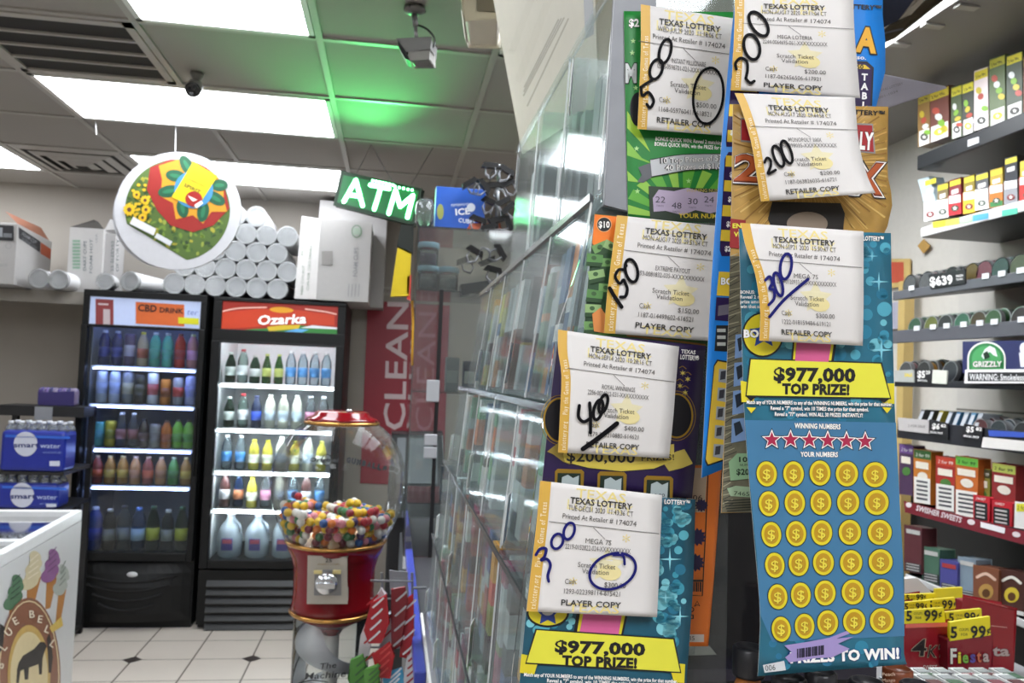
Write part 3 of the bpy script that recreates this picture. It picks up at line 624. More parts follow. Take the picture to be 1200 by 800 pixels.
def carton_left():
    y = 4.95; xa, xb_ = PY(-40, 290, y).x, PY(19, 290, y).x; z0 = 1.96; zt = zat(10, 261, y)
    r = thing('printed_carton', 'white carton with black and orange print at the left end of the ledge', 'carton', (xa, 5.15, z0))
    xe = PY(60, 300, 5.5).x
    P = lambda x, y_, z: (x, y_, z)
    b = MB(); b.hexa([(xa, y, z0), (xb_, y, z0), (xe, 5.5, z0), (xa, 5.5, z0), (xa, y, zt), (xb_, y, zt), (xe, 5.5, zt-.02), (xa, 5.5, zt-.02)], wht); b.build('box_body', r, bevel=.003)
    A = Art(SY(y-.001), .002); A.rect(-10, 263, 16, 281, M('#26262a', .6), sk=.05); A.rect(-10, 266, 3, 277, M('#8d9096'), L=2, sk=.05); A.rect(4, 273, 14, 278, M('#6f7277'), L=2, sk=.05); A.ring(10, 288, 3.4, 3, .7, M('#9a9a9a')); A.text('24 CT', 0, 312, 3, M('#8a8a8a'), w=9); A.build('front_print', r)
    nrm = Vector((5.5-y, -(xe-xb_), 0)); sp = SPL((xb_, y, z0), nrm)
    A = Art(sp, .003); A.poly([(22, 266), (47.5, 283), (47, 296), (22, 279)], M('#232327', .6)); A.poly([(48, 284), (60, 292), (59, 304), (47.5, 297)], M('#b0502c', .6))
    A.text('FOAM CUP', 25, 275, 4, M('#8e8f94'), w=20, rot=33, L=2, bold=.03); A.text('SLEEVE LIDS', 25, 281, 3.4, M('#77787c'), w=21, rot=33, L=2); A.build('side_print', r)
    b = MB(); b.slab([(xb_-.02, y+.05, zt+.002), (xe-.01, 5.48, zt-.014), (xe-.06, 5.48, zt+.06), (xb_-.09, y+.05, zt+.07)], (-.004, 0, .004), M('#8b5a44', .7)); b.build('top_flap', r)
    b = MB(); b.slab([(xa, y+.06, zt+.002), (xb_-.12, y+.06, zt+.002), (xb_-.14, y+.03, zt+.06), (xa, y+.03, zt+.06)], (0, .004, .002), M('#77736d', .7)); b.build('top_flap', r)
carton_left()
CUP = None
def sleeve(px, py, y, r_, L, label, rz=0):
    """a bagged stack of foam cups lying with its open end to the room"""
    global CUP
    c = PY(px, py, y)
    if CUP is None:
        CUP = thing('foam_cup_stack', label, 'cup stack', (0, 0, 0)); b = MB(); prof = []
        for k in range(18):
            prof += [(1-.02*(k % 2)-k*.004, k*.028), (.95-k*.004, k*.028+.004)]
        b.lathe([(1e-4, .03), (.78, .03), (.86, .004), (.95, -.001)]+[(q, h) for q, h in prof]+[(1e-4, .5)], (0, 0, 0), foam, 20, (0, 1, 0)); b.v = [Vector((p.x*.062, p.y, p.z*.062)) for p in b.v]; b.build('cups', CUP)
        b = MB(); b.lathe([(.0635, -.003), (.064, .02)], (0, 0, 0), CLEAR('#ffffff', .25, .15), 20, (0, 1, 0)); b.build('plastic_sleeve', CUP)
        o = CUP
    else: o = dup(CUP, (0, 0, 0), 0, label)
    o.location = c; o.scale = (r_/.062, 1, r_/.062); o.rotation_euler = (0, 0, rz); o['group'] = 'foam cup stacks above the coolers'; return o
zb = zat(270, 341, 5.06)
R_ = .0615; y = 5.06; base = ztopR = zat(325, 351, YF)
rows = [(0, [204+24.2*k for k in range(6)], 'bottom row'), (1, [216+24.2*k for k in range(6)], 'second row'), (2, [228+24.2*k for k in range(5)], 'third row'), (3, [240+24.2*k for k in range(5)], 'fourth row'), (4, [276.4, 300.6], 'top')]
for k, xs, nm in rows:
    for i, px in enumerate(xs):
        x = PY(px, 320, y).x; z = base+.004+R_*(1.03+k*1.76); d = (PY(px, 320, y)-PY(px, 321, y)).z; py = 320-(z-PY(px, 320, y).z)/d
        sleeve(px, py, y, R_, .5, f'white foam cup stack, {ORD[i]} from left in the {nm} of the pile' if k < 4 else ('white foam cup stack on top of the pile, left one' if i == 0 else 'white foam cup stack on top of the pile, right one'))
for px, py, lab in ((46, 319, 'foam cup stack lying on the ledge beside the printed carton, left one'), (69, 320, 'foam cup stack lying on the ledge touching the open carton on its left'), (123, 327, 'small foam cup stack lying right of the open carton'), (152, 328, 'larger foam cup stack lying on the left cooler below the round sign')):
    o = sleeve(px, py, 5.0 if px < 100 else 5.05, .055 if px < 100 else .05 if px < 140 else .058, .5, lab, 0 if px < 100 else -.25)
    if 100 < px < 140: o.scale.y = .24; o.rotation_euler = (0, 0, 0)
    o.location.z = 1.951+o.scale[0]*.064 if px < 100 else zat(170, 342, YF)+.002+o.scale[0]*.064
# ------------------------------------------------------------------ water cases on a black rack
def water_rack():
    y = 4.56; x0, x1 = PY(-30, 520, y).x, PY(76, 520, y).x; lv = [zat(45, 596, y), zat(45, 552, y), zat(60, 490, y+.2)]
    r = thing('display_rack', 'black metal rack at the left wall stacked with water cases', 'rack', ((x0+x1)/2, y+.2, 0))
    bm = M('#141416', .5)
    b = MB(); b.box(x0, x1, y+.24, y+.44, zat(60, 488, y+.24), zat(60, 476, y+.24), bm); b.build('top_shelf', r)
    zt = zat(60, 476, y+.24)
    for x in (x0, x1-.03):
        b = MB(); b.box(x, x+.03, y+.4, y+.43, 0, zt, bm); b.build('upright', r)
    for k, z in enumerate(lv[:2]):
        b = MB(); b.box(x0, x1, y+.01, y+.43, z-.022, z-.004, bm); b.build('shelf', r)
    b = MB(); b.box(x0, x1, y+.01, y+.4, .03, .05, bm); b.build('shelf', r)
    A = MB(); p = PY(51, 484, y+.235); A.box(p.x-.045, p.x+.045, y+.232, y+.238, p.z-.035, p.z+.035, M('#8a8c90', .5)); A.build('price_card', r)
    for k, (z, ptop, pbase, lab) in enumerate(((lv[1], 505, 551, 'blue shrink-wrapped water bottle case, the upper of two on the rack'), (lv[0], 567, 596, 'blue shrink-wrapped water bottle case, the lower of two behind the freezer'))):
        zt = zat(45, ptop, y); xa, xb_ = PY(0 if k == 0 else -8, 520, y).x, PY(76 if k == 0 else 71, 520, y).x
        w = thing('water_case', lab, 'water case', ((xa+xb_)/2, y+.15, z-.003), 'water cases on the rack')
        b = MB(); b.box(xa, xb_, y, y+.17, z-.003, zt, M('#1d2c8c', .3, noise=.15, scale=25)); b.build('blue_wrap', w, bevel=.02)
        n = 6
        for i in range(n):
            for q in range(2):
                cx = xa+(xb_-xa)*(i+.5)/n; b = MB(); b.lathe([(.028, 0), (.026, .012), (.012, .032), (.011, .036)], (cx, y+.05+.08*q, zt-.002), CLEAR('#dfe9f0', .2, .1), 10); b.lathe([(.014, .034), (.014, .049), (1e-4, .049)], (cx, y+.05+.08*q, zt-.002), M('#cfd3da', .4), 10); b.build('bottle_top', w)
        dy = -45 if k == 0 else 12; A = Art(SY(y-.001), .0012); f = 0 if k == 0 else 60; g = -4 if k else 0
        A.ell(30+g, 520+f, 14, 14.5, M('#c3c7d6', .35)); A.rect(6+g, 509+f, 82+g, 512+f, M('#2f63c8', .3), sk=.03)
        A.text('smart', 16+g, 524+f, 6, M('#27306a', .4), w=30, L=2, bold=.05); A.text('water', 47+g, 524.6+f, 6, M('#b9c6e8', .4), w=24, L=2, rot=1.5)
        A.rect(58+g, 540+f if k == 0 else 590, 70+g, 546+f if k == 0 else 594, M('#c9cede'), L=2); A.text('VAPOR DISTILLED', 50+g, 531+f, 2, M('#8fa2d8'), w=22, L=2); A.build('wrap_print', w)
    z = zat(60, 476, y+.24); p0, p1 = PY(42, 470, y+.27).x, PY(84, 470, y+.27).x
    b = MB(); n = 8
    for i in range(n): 
        cx = p0+(p1-p0)*(i+.5)/n; b.lathe([(.024, 0), (.026, .02), (.027, .075), (.02, .095), (.0001, .102)], (cx, y+.33, z+.002), M(['#3c2f6a', '#5a4a7c', '#2c2a5e', '#6e6480'][i % 4], .3), 10)
    b.slab([(p0, y+.3, z+.003), (p1, y+.3, z+.003), (p1, y+.3, z+.085), (p0, y+.3, z+.07)], (0, .015, 0), M('#332b66', .35)); tag(b.build('wrapped_drink_pack'), 'purple wrapped drink pack lying on top of the black rack', 'drink pack')
water_rack()

# ------------------------------------------------------------------ ice-cream chest freezer
def freezer():
    c = PZ(96.5, 597, .93); n = PZ(0, 650, .93); d = (n-c).normalized(); lf = Vector((d.y, -d.x, 0)); 
    if lf.x > 0: lf = -lf
    Ln, Wd = 1.75, .72; e = c+d*Ln; P = [c, e, e+lf*Wd, c+lf*Wd]; v = lambda p, z: (p.x, p.y, z)
    ctr = (c+e+lf*Wd*2)/2; r = thing('chest_freezer', 'white chest freezer with ice-cream cone artwork in the lower left corner', 'freezer', ((c.x+e.x+lf.x*Wd)/2, (c.y+e.y)/2, 0))
    wm = M('#d2d3d4', .35, noise=.05, scale=8)
    b = MB(); b.hexa([v(P[0], .05), v(P[1], .05), v(P[2], .05), v(P[3], .05), v(P[0], .885), v(P[1], .885), v(P[2], .885), v(P[3], .885)], wm); b.build('cabinet', r)
    b = MB(); t = .03; z0, z1 = .886, .93; I = [c+d*t+lf*t, e-d*t+lf*t, e-d*t+lf*(Wd-t), c+d*t+lf*(Wd-t)]
    for k in range(4):
        q = (k+1) % 4; b.hexa([v(P[k], z0), v(P[q], z0), v(I[q], z0), v(I[k], z0), v(P[k], z1), v(P[q], z1), v(I[q], z1), v(I[k], z1)], M('#e3e4e5', .3))
    b.build('top_rim', r, bevel=.004)
    b = MB(); b.hexa([v(I[k], .9) for k in range(4)]+[v(I[k], .906) for k in range(4)], CLEAR('#aebbc0', .1, .05, 1.6)); b.build('sliding_glass', r)
    a1, a2 = c+d*.55+lf*t, c+d*.6+lf*t; b = MB(); b.hexa([v(a1, .907), v(a2, .907), v(a2+lf*(Wd-2*t), .907), v(a1+lf*(Wd-2*t), .907), v(a1, .922), v(a2, .922), v(a2+lf*(Wd-2*t), .922), v(a1+lf*(Wd-2*t), .922)], M('#d9dadb', .3)); b.build('lid_rail', r)
    b = MB(); b.hexa([v(P[k], 0) for k in range(4)]+[v(P[k], .05) for k in range(4)], M('#4a4a4c', .6)); b.build('kick_base', r)
    s = SPL(c, -lf); A = Art(s, .0015)
    br = M('#8a5a42', .45); cr = M('#d8c79a', .45); tan = M('#b58a4a', .45)
    cone = [(19, 700, '#53785a', 680, 30, 11), (40, 676, '#cfc3a0', 652, 34, 12), (62, 668, '#8d5c8e', 650, 28, 10), (74, 684, '#aeb4ac', 668, 26, 7)]
    for cx, cyy, hx, top, ln, w in cone:
        A.poly([(cx-w*.7, cyy+4), (cx+w*.7, cyy-1), (cx-3, cyy+44), (cx-9, cyy+46)], M('#b57a3c', .5), L=1)
        for q in range(5): A.ell(cx-5+q*1.6+(q % 2)*2, cyy+6-q*(ln/4.6), w*(1-.12*q), 7.5, M(hx, .5), L=2+q, rot=-35)
        for q in range(4): A.stroke([(cx-w*.6+q, cyy+2-q*7), (cx+w*.4, cyy-6-q*7)], 1.1, M('#e3d8c4' if hx == '#cfc3a0' else '#2f3f34' if hx == '#53785a' else '#6d4370' if hx == '#8d5c8e' else '#7f877f', .5), L=8)
    arch = lambda R, rr, cx=34, cyy=792: [(cx+R*math.cos(math.radians(a)), cyy-rr*math.sin(math.radians(a))) for a in range(-14, 195, 8)]
    A.poly(arch(37, 92)+[(0, 830), (60, 830)], br, L=9); A.ring(34, 792, 35, 88, 1.4, M('#e0cfa4', .45), L=10)
    A.poly(arch(25, 60)+[(10, 835), (52, 830)], M('#c7a55a', .45), L=11); A.poly(arch(22, 52)+[(12, 835), (50, 830)], cr, L=12)
    for ch, a in zip('BLUE BELL', [168-17*k for k in range(9)]):
        t_ = math.radians(a); A.text(ch, 34+30.5*math.cos(t_), 792-73*math.sin(t_)+4, 9, M('#e6dcc6', .45), rot=(90-a)*.75-8, L=13, align='c', bold=.03)
    cowm = M('#241f1e', .5); A.poly([(22, 776), (27, 768), (40, 760), (47, 752), (52, 752), (55, 757), (52, 764), (50, 771), (49, 790), (46, 790), (45, 778), (34, 782), (33, 796), (29, 796), (28, 784), (24, 786), (22, 800), (19, 800), (20, 784)], cowm, L=13)
    A.poly([(55, 748), (58, 742), (60, 750), (62, 770), (60, 788), (57, 788), (56, 766)], M('#3a302c', .5), L=13); A.poly([(58, 735), (72, 722), (74, 733), (61, 741)], M('#d8b95e', .45), L=13); A.poly([(0, 730), (6, 735), (3, 760), (-4, 770)], cowm, L=13)
    A.build('freezer_artwork', r)
freezer()

# ------------------------------------------------------------------ red poster on the back wall, ATM kiosk
def poster():
    y = YB-.012; s = SY(y); b = Art(s, .0015); b.slab([s(*p) for p in [(431, 352), (527, 358), (519, 570), (422, 566)]], (0, .008, 0), M('#8e2433', .45, noise=.05))
    g = M('#cdb9bc', .5); b.text('CLEAN', 474, 504, 26, g, w=150, rot=-88.2, bold=.02); b.text('HOUSE', 452, 514, 7, M('#b88a92', .5), w=23, rot=1.5, bold=.02); b.text('CLEAN', 507, 506, 22, M('#a65a66', .5), w=140, rot=-88.2)
    r = b.build('wall_poster'); tag(r, 'dark red poster with upright pale CLEAN lettering on the back wall', 'poster')
    b = Art(s, .0015); b.slab([s(*p) for p in [(433, 334), (470, 337), (470, 348), (433, 345)]], (0, .004, 0), M('#aaa49c', .6)); b.text('NOTICE', 437, 341.5, 3.5, M('#55524e'), w=26, rot=3); tag(b.build('wall_notice'), 'small pale notice strip above the red poster', 'notice')
poster()
def kiosk():
    y = 4.0; x0, x1 = PY(455, 600, y).x, PY(520, 600, y).x; r = thing('atm_kiosk', 'dark grey ATM kiosk behind the gumball machine', 'ATM', ((x0+x1)/2, y+.25, 0))
    d = M('#1a1b1e', .35); gy_ = M('#5f6368', .35)
    ztop = zat(480, 512, y+.1); zs = zat(465, 575, y)
    b = MB(); b.box(x0, x1, y, y+.5, 0, zs-.12, d); b.build('lower_cabinet', r, bevel=.01)
    b = MB(); b.slab([(x0, y-.05, zs-.12), (x0, y+.5, zs-.12), (x0, y+.5, ztop), (x0, y+.28, ztop), (x0, y+.1, zs)], (x1-x0, 0, 0), d); b.build('upper_cabinet', r, bevel=.008)
    nz = Vector((0, -(ztop-zs), .18)).normalized(); b = MB(); q = [(x0+.03, y+.11, zs+.02), (x1-.03, y+.11, zs+.02), (x1-.03, y+.27, ztop-.02), (x0+.03, y+.27, ztop-.02)]; b.slab([Vector(p)+nz*.006 for p in q], -nz*.005, gy_); b.build('screen', r)
    b = MB(); b.box(x0+.06, x1-.06, y-.015, y-.001, zs-.4, zs-.2, gy_); b.build('card_panel', r, bevel=.004); b = MB(); b.box(x0+.08, x1-.16, y-.018, y-.0152, zs-.37, zs-.25, M('#c4c6ca', .5)); b.build('instruction_label', r)
kiosk()

# ================================================================== GUMBALL MACHINE
def gumball_machine():
    y = 2.2; s = SY(y); gc = s(397.5, 560); sc = (gc-s(397.5, 561)).z; gr_ = 77.5*sc
    ax = Vector((gc.x, gc.y, 0)); zc = gc.z; z = lambda py: s(397, py).z
    r = thing('gumball_machine', 'red gumball machine with a clear globe and spiral column', 'gumball machine', (ax.x, ax.y, 0))
    red = M('#700a13', .12, noise=.04); gold = M('#b98a4a', .25, .8); chrome = M('#c9ccd0', .18, .9)
    zl, zt = z(631)-.002, z(495.5)
    B_ = 105*sc; prof = []
    def grad(h): return gr_*math.sqrt(max(0, 1-(h/(gr_ if h > 0 else B_))**2))
    for k in range(31):
        h = (zl-zc)+(zt-zl)*k/30; prof.append((grad(h), h))
    gl = CLEAR('#fafcfc', .015, .02, 1.3, gain=.7); b = MB(); b.lathe(prof, (ax.x, ax.y, zc), gl, 48); b.f = b.f[:-2]; b.m = b.m[:-2]; b.sm = b.sm[:-2]; b.build('glass_globe', r)
    rt = prof[-1][0]
    b = MB(); b.lathe([(rt+.001, zt-.003), (rt+.005, zt+.002), (rt, zt+.007)], ax, gold, 40); b.build('lid_ring', r)
    b = MB(); b.lathe([(rt+.001, zt+.006), (rt-.006, zt+.014), (rt-.022, zt+.020), (rt-.026, zt+.029), (rt-.034, zt+.032), (1e-4, zt+.032)], ax, red, 40); b.build('lid', r)
    b = MB(); c = Vector((ax.x+.02, ax.y-.05, zt+.032)); b.lathe([(.008, 0), (.008, .006), (1e-4, .008)], c, chrome, 12); b.build('lid_lock', r)
    rb = prof[0][0]
    b = MB(); b.lathe([(rb+.001, zl+.003), (rb+.006, zl-.001), (rb+.002, zl-.007)], ax, gold, 40); b.build('globe_ring', r)
    zb, r2, r3 = z(712), 47*sc, 42*sc
    b = MB(); b.lathe([(1e-4, zl-.004), (rb-.002, zl-.004), (rb, zl-.007), (r2+.018, z(641)), (r2+.008, z(650)), (r2, z(664)), (r2-.002, z(690)), (r2, z(704)), (r2+.004, z(711)), (1e-4, z(712))], ax, red, 40); b.build('red_body', r)
    b = MB(); b.lathe([(r2+.002, z(711)), (r2+.008, z(713.5)), (r2+.002, z(716.5))], ax, gold, 40); b.build('lower_ring', r)
    b = MB(); b.lathe([(r2+.001, z(717)), (r3*.62, z(728)), (.03, z(736)), (.022, z(742))], ax, M('#7c2026', .2), 32); b.build('red_funnel', r)
    # coin plate with handle
    pf = SPL((ax.x, ax.y-r2-.007, zc), (0, -1, .05)); A = Art(pf, .0015)
    A.slab([pf(*p) for p in [(362, 652), (407, 652), (406, 706), (361, 706)]], (0, .03, 0), M('#b9b4aa', .35, .4)); pl = A.build('coin_plate', r, bevel=.003)
    A = Art(pf, .0015); A.text('25', 385, 658.5, 4.5, M('#3a3630'), w=8, align='c', bold=.05); A.text('INSERT COIN', 385, 662, 2.2, M('#8a6c3a'), w=25, align='c'); A.build('price_print', pl)
    c = pf(383, 682); b = MB(); b.slab([pf(*p) for p in [(369, 667), (400, 667), (400, 697), (368, 697)]], (0, .004, 0), M('#8f9093', .3, .8)); b.v = [p+Vector((0, -.004, 0)) for p in b.v]; b.build('coin_mechanism', pl)
    b = MB(); b.lathe([(.028, 0), (.028, .012), (.022, .02), (1e-4, .02)], c+Vector((0, -.004, 0)), chrome, 24, (0, -1, 0)); b.box(c.x-.022, c.x+.022, c.y-.04, c.y-.023, c.z-.006, c.z+.006, chrome); b.build('turn_handle', pl)
    for px in (373, 395):
        p = pf(px, 669); b = MB(); b.box(p.x-.01, p.x+.01, p.y-.012, p.y-.003, p.z-.004, p.z+.004, M('#d9c98a', .3)); b.build('coin_slot', pl)
    # clear column with white spiral, red base
    cr_ = 44*sc; zlow = .2
    b = MB(); b.lathe([(cr_, zlow), (cr_, z(716))], ax, CLEAR('#f2f6f6', .03, .04), 36); b.f = b.f[:-2]; b.m = b.m[:-2]; b.sm = b.sm[:-2]; b.build('clear_column', r)
    b = MB(); b.cyl((ax.x, ax.y, zlow), (ax.x, ax.y, z(742)), .020, M('#c9c7c2', .5), 16); b.build('centre_post', r)
    b = MB(); N = 150; turns = 4.2; vs = []; ztp = z(734)
    for k in range(N+1):
        a = 2*math.pi*turns*k/N+.75*math.pi; zz = ztp-(ztp-zlow-.02)*k/N
        for q, dz in ((.021, .012), (cr_-.006, -.012)): vs.append((ax.x+q*math.cos(a), ax.y+q*math.sin(a), zz+dz+.01*math.sin(a)))
    vs2 = [(x, y_, q-.003) for x, y_, q in vs]; n = len(vs)
    fs = [(2*k, 2*k+1, 2*k+3, 2*k+2) for k in range(N)]+[(n+2*k, n+2*k+2, n+2*k+3, n+2*k+1) for k in range(N)]+[(2*k+1, n+2*k+1, n+2*k+3, 2*k+3) for k in range(N)]
    b.add(vs+vs2, fs, M('#e4e4e6', .4), True); b.build('white_spiral', r)
    b = MB(); b.lathe([(.16, 0), (.165, .02), (.15, .05), (.1, .09), (cr_+.006, .16), (cr_+.006, .2), (1e-4, .2)], ax, red, 36); b.build('red_base', r)
    # lettering on globe and column
    def sph(px, py):
        d = ray(px, py).normalized(); o = EYE-Vector((ax.x, ax.y, zc)); R = gr_+.002; bq = o.dot(d); cq = o.dot(o)-R*R; t = -bq-math.sqrt(max(0, bq*bq-cq)); return EYE+d*t
    A = Art(sph, .0008); ink = M('#2a2c30', .4)
    for i, ch in enumerate('GUMBALLS'): A.text(ch, 405.5+i*6.0, 541.5+i*1.0+.05*i*i, 6, ink, w=5.2, rot=8+i*1.2, bold=.18)
    A.text('The', 345, 541, 5, ink, w=9, rot=-8, ital=.3); A.ring(383, 538.5, 5.5, 6.5, 1, ink); A.text('Original', 362, 540.5, 4.5, ink, w=34, rot=1, ital=.3, bold=.08); A.build('globe_lettering', r)
    def cylp(px, py):
        d = ray(px, py); o = EYE-ax; R = cr_+.0006; a = d.x*d.x+d.y*d.y; bq = o.x*d.x+o.y*d.y; cq = o.x*o.x+o.y*o.y-R*R; t = (-bq-math.sqrt(max(0, bq*bq-a*cq)))/a; return EYE+d*t
    A = Art(cylp, .0008); A.text('The', 374, 784, 7, ink, w=20, rot=-6, ital=.3, bold=.02); A.text('Machine', 357, 796, 8, ink, w=48, rot=-4, ital=.3, bold=.02); A.stroke([(350, 800), (366, 797), (384, 799)], 1.2, ink); A.build('column_lettering', r)
    # gumballs
    cols = {'yellow': '#dfb62a', 'orange': '#d9752a', 'red': '#b52a35', 'pink': '#d88792', 'white': '#e6e2da', 'blue': '#23508f', 'green': '#2f6a3a', 'purple': '#4a3566', 'maroon': '#7a2334'}
    q = .0108; protos = {}; rnd = random.Random(5); level = z(595); step = q*2.02; k = 0; zz = zl+q+.002; pts = []
    while zz < level+.02:
        row = 0; inner = grad(zz-zc)-q-.003; yy = -inner
        while yy < inner:
            xx = -inner+(q if (row+k) % 2 else 0)
            while xx < inner:
                x, y_ = xx+rnd.uniform(-.002, .002), yy+rnd.uniform(-.002, .002)+(q*.6 if k % 2 else 0); rr = math.hypot(x, y_)
                top = level+.010*math.sin(x*40)+.012*math.cos(y_*31+x*17)
                if rr < inner and zz < top: pts.append((x, y_, zz+rnd.uniform(-.0015, .0015), inner-rr, top-zz))
                xx += step
            yy += step*.87; row += 1
        zz += step*.82; k += 1
    pts = [p for p in pts if (p[3] < q*1.9 and p[1] < .05) or (p[4] < q*1.7 and p[1] < .1)]
    pts.sort(key=lambda p: p[1]); names = list(cols); wts = [24, 13, 9, 13, 15, 10, 8, 5, 5]
    for p in pts[:300]:
        n_ = rnd.choices(names, wts)[0]; loc = (ax.x+p[0], ax.y+p[1], p[2])
        if n_ not in protos:
            b = MB(); b.sphere((0, 0, 0), q, M(cols[n_], .3, noise=.03), 14); o = b.build('gumball', origin=Vector((0, 0, 0))); protos[n_] = o; tag(o, f'small {n_} gumball inside the clear globe', 'gumball', 'gumballs')
        else: o = protos[n_].copy(); COL.objects.link(o)
        o.location = loc
    print('GUMBALLS', len(pts))
gumball_machine()

# ================================================================== COUNTER
def counter():
    r = thing('sales_counter', 'long sales counter with a blue edge rail under the lottery bins', 'counter', (.4, 1.8, 0))
    b = MB(); b.box(.09, .78, .25, 3.3, 0, .93, M('#4a4a4e', .5)); b.build('counter_body', r)
    b = MB(); b.box(.07, .80, .22, 3.33, .931, .965, M('#3b3b3f', .45)); b.build('counter_top', r, bevel=.003)
    b = MB(); b.box(.066, .0885, 1.55, 3.34, .966, .992, M('#3a46a0', .3)); b.build('blue_edge_rail', r, bevel=.003)
    b = MB(); b.box(.067, .088, 2.72, 2.80, .9925, .995, M('#b9bcc4', .3)); b.build('tape_wrap', r)
    b = MB(); b.box(.089, .094, 1.1, 1.9, .966, 1.0, M('#d9d9d6', .5)); b.build('price_channel', r)
counter()

# ------------------------------------------------------------------ lottery bins
binC = CLEAR('#f8fbfb', .05, .08, 1.4, '#e8ecee', .16); binD = CLEAR('#f2f6f6', .06, .12, 1.4, '#e4e8ea', .2); edgeC = CLEAR('#f0f4f4', .6, .2, 1.4, '#eef1f2', .5); lipM = M('#63686c', .25, .3); whiteP = M('#eeefef', .4); inkP = M('#222225', .5)
TIER = [((.160, .315), (.152, .146), .60, 1.10, 3), ((.147, .141), (.127, -.019), .60, 1.40, 5), ((.1245, -.022), (.112, -.165), .60, 1.50, 5), ((.1100, -.169), (.102, -.330), .60, 1.62, 6), ((.1000, -.334), (.094, -.500), .60, 1.72, 7)]
ROWN = ['top row', 'second row', 'third row', 'fourth row', 'lowest row']
TCOL = [['#8e9296', '#a4a8ac', '#9aa09c', '#7c8084'], ['#b3bcc4', '#7f4a35', '#c2475c', '#2f5f8e', '#d8863a', '#c8c34a', '#4a7f5a'], ['#b9c6cc', '#c9d0d0', '#d8743a', '#5fae7a', '#c23a4c', '#3a6fb0', '#d9d4cc'], ['#d05a4a', '#5a6fb0', '#b83a6a', '#b9c0c4', '#6a2f3a', '#d9a03a', '#8a9a4a'], ['#c24a5a', '#a8527a', '#d0c8a0', '#7a9a6a', '#b9b4bc', '#d08a5a', '#9a3a4a']]
rb = random.Random(11)
for t, ((xt, zt), (xb_, zb_), ya, yz, n) in enumerate(TIER):
    zt += 1.55; zb_ += 1.55; w = (yz-ya)/n; D = .13
    for i in range(n):
        y0, y1 = ya+w*i+.001, ya+w*(i+1)-.001; nth = ['nearest', 'second', 'third', 'fourth', 'fifth', 'sixth', 'seventh'][i]
        r = thing('lottery_bin', f'clear acrylic lottery bin, {nth} from the hanging tickets in the {ROWN[t]}', 'ticket bin', ((xt+xb_)/2+.06, (y0+y1)/2, zb_), 'clear lottery bins')
        b = MB(); b.slab([(xt, y0, zt), (xb_, y0, zb_), (xb_, y1, zb_), (xt, y1, zt)], (.0025, 0, .0), binC); b.build('front_panel', r)
        for yy in (y0, y1-.002):
            b = MB(); b.slab([(xt+.003, yy, zt), (xb_+.003, yy, zb_), (xb_+D, yy, zb_), (xt+D, yy, zt)], (0, .002, 0), binD); b.build('side_panel', r)
        b = MB(); b.slab([(xt-.0008, y0, zt), (xb_-.0008, y0, zb_), (xb_-.0008, y0+.0035, zb_), (xt-.0008, y0+.0035, zt)], (-.0012, 0, 0), edgeC); b.build('panel_edge', r)
        b = MB(); b.box(xb_+.003, xb_+D, y0+.003, y1-.003, zb_, zb_+.0025, binD); b.build('bin_floor', r)
        b = MB(); b.slab([(xt-.001, y0, zt-.006), (xt-.001, y1, zt-.006), (xt-.001, y1, zt), (xt-.001, y0, zt)], (-.003, 0, .002), lipM if t else binD); b.build('lip', r)
        # number tab near the lower far corner of each bin
        ux, uz = (xt-xb_)/(zt-zb_), 1
        f = lambda yy, zz: (xb_+ux*(zz-zb_)-.0012, yy, zz)
        yc = y1-.030; z0 = zb_+.012 if t else zb_+.105
        lab_on = (i+t) % 2 == 0
        if lab_on:
         b = MB(); g2 = lambda yy, zz, o: Vector(f(yy, zz))+Vector((-o, 0, 0)); b.slab([g2(yc-.014, z0, .007), g2(yc+.014, z0, 0), g2(yc+.014, z0+.045, 0), g2(yc-.014, z0+.045, .007)], (.0008, 0, 0), whiteP); nb = b.build('number_label', r)
         A = MB(); v, fc, tw = glyphs(str(3+rb.randrange(40)), .03); A.add([g2(yc+.008-gx_*.011, z0+.014+gy_*.016, .0006+.007*(.5-(.008-gx_*.011)/.028)) for gx_, gy_ in v], [q[::-1] for q in fc], inkP); A.build('printed_number', nb)
        # the folded pack of tickets standing in the bin
        c = rb.choice(TCOL[t]); c2 = rb.choice(TCOL[t]); c3 = rb.choice(['#d9d9dc', '#e0c25a', '#8f9aa0', '#39485a'])
        g = .012; H = (zt-zb_)*(.9 if t else .8); yp0, yp1 = y0+.014+rb.uniform(0, .01), y1-.014-rb.uniform(0, .012)
        ff = lambda yy, zz, o: (xb_+ux*(zz-zb_)+o, yy, zz)
        b = MB(); z_0 = zb_+.004; ns = 5
        for q_ in range(ns):
            ya_, yb2_ = yp0+(yp1-yp0)*q_/ns, yp0+(yp1-yp0)*(q_+.94)/ns; off = g+rb.uniform(0, .014); hh = H*rb.uniform(.86, 1.0)
            if t: cuts = sorted([0, rb.uniform(.15, .4), rb.uniform(.4, .6), rb.uniform(.6, .85), 1]); cc = [rb.choice(TCOL[t]+['#e6e6e8', '#f2f0ec', '#f4f4f4', '#26282c', '#3a3438']) for _ in range(4)]
            else: cuts = [0, .5, 1]; cc = [c, rb.choice(TCOL[0])]
            for a_, b_, k_ in zip(cuts, cuts[1:], cc):
                b.hexa([ff(ya_, z_0+hh*a_, off), ff(ya_, z_0+hh*a_, off+.03), ff(yb2_, z_0+hh*a_, off+.03), ff(yb2_, z_0+hh*a_, off), ff(ya_, z_0+hh*b_, off), ff(ya_, z_0+hh*b_, off+.03), ff(yb2_, z_0+hh*b_, off+.03), ff(yb2_, z_0+hh*b_, off)], M(k_, .45, noise=.3, scale=60))
        tag(b.build('ticket_pack'), f'folded scratch ticket pack in the lottery bin {nth} from the hanging tickets, {ROWN[t]}', 'ticket pack', 'ticket packs in the bins')
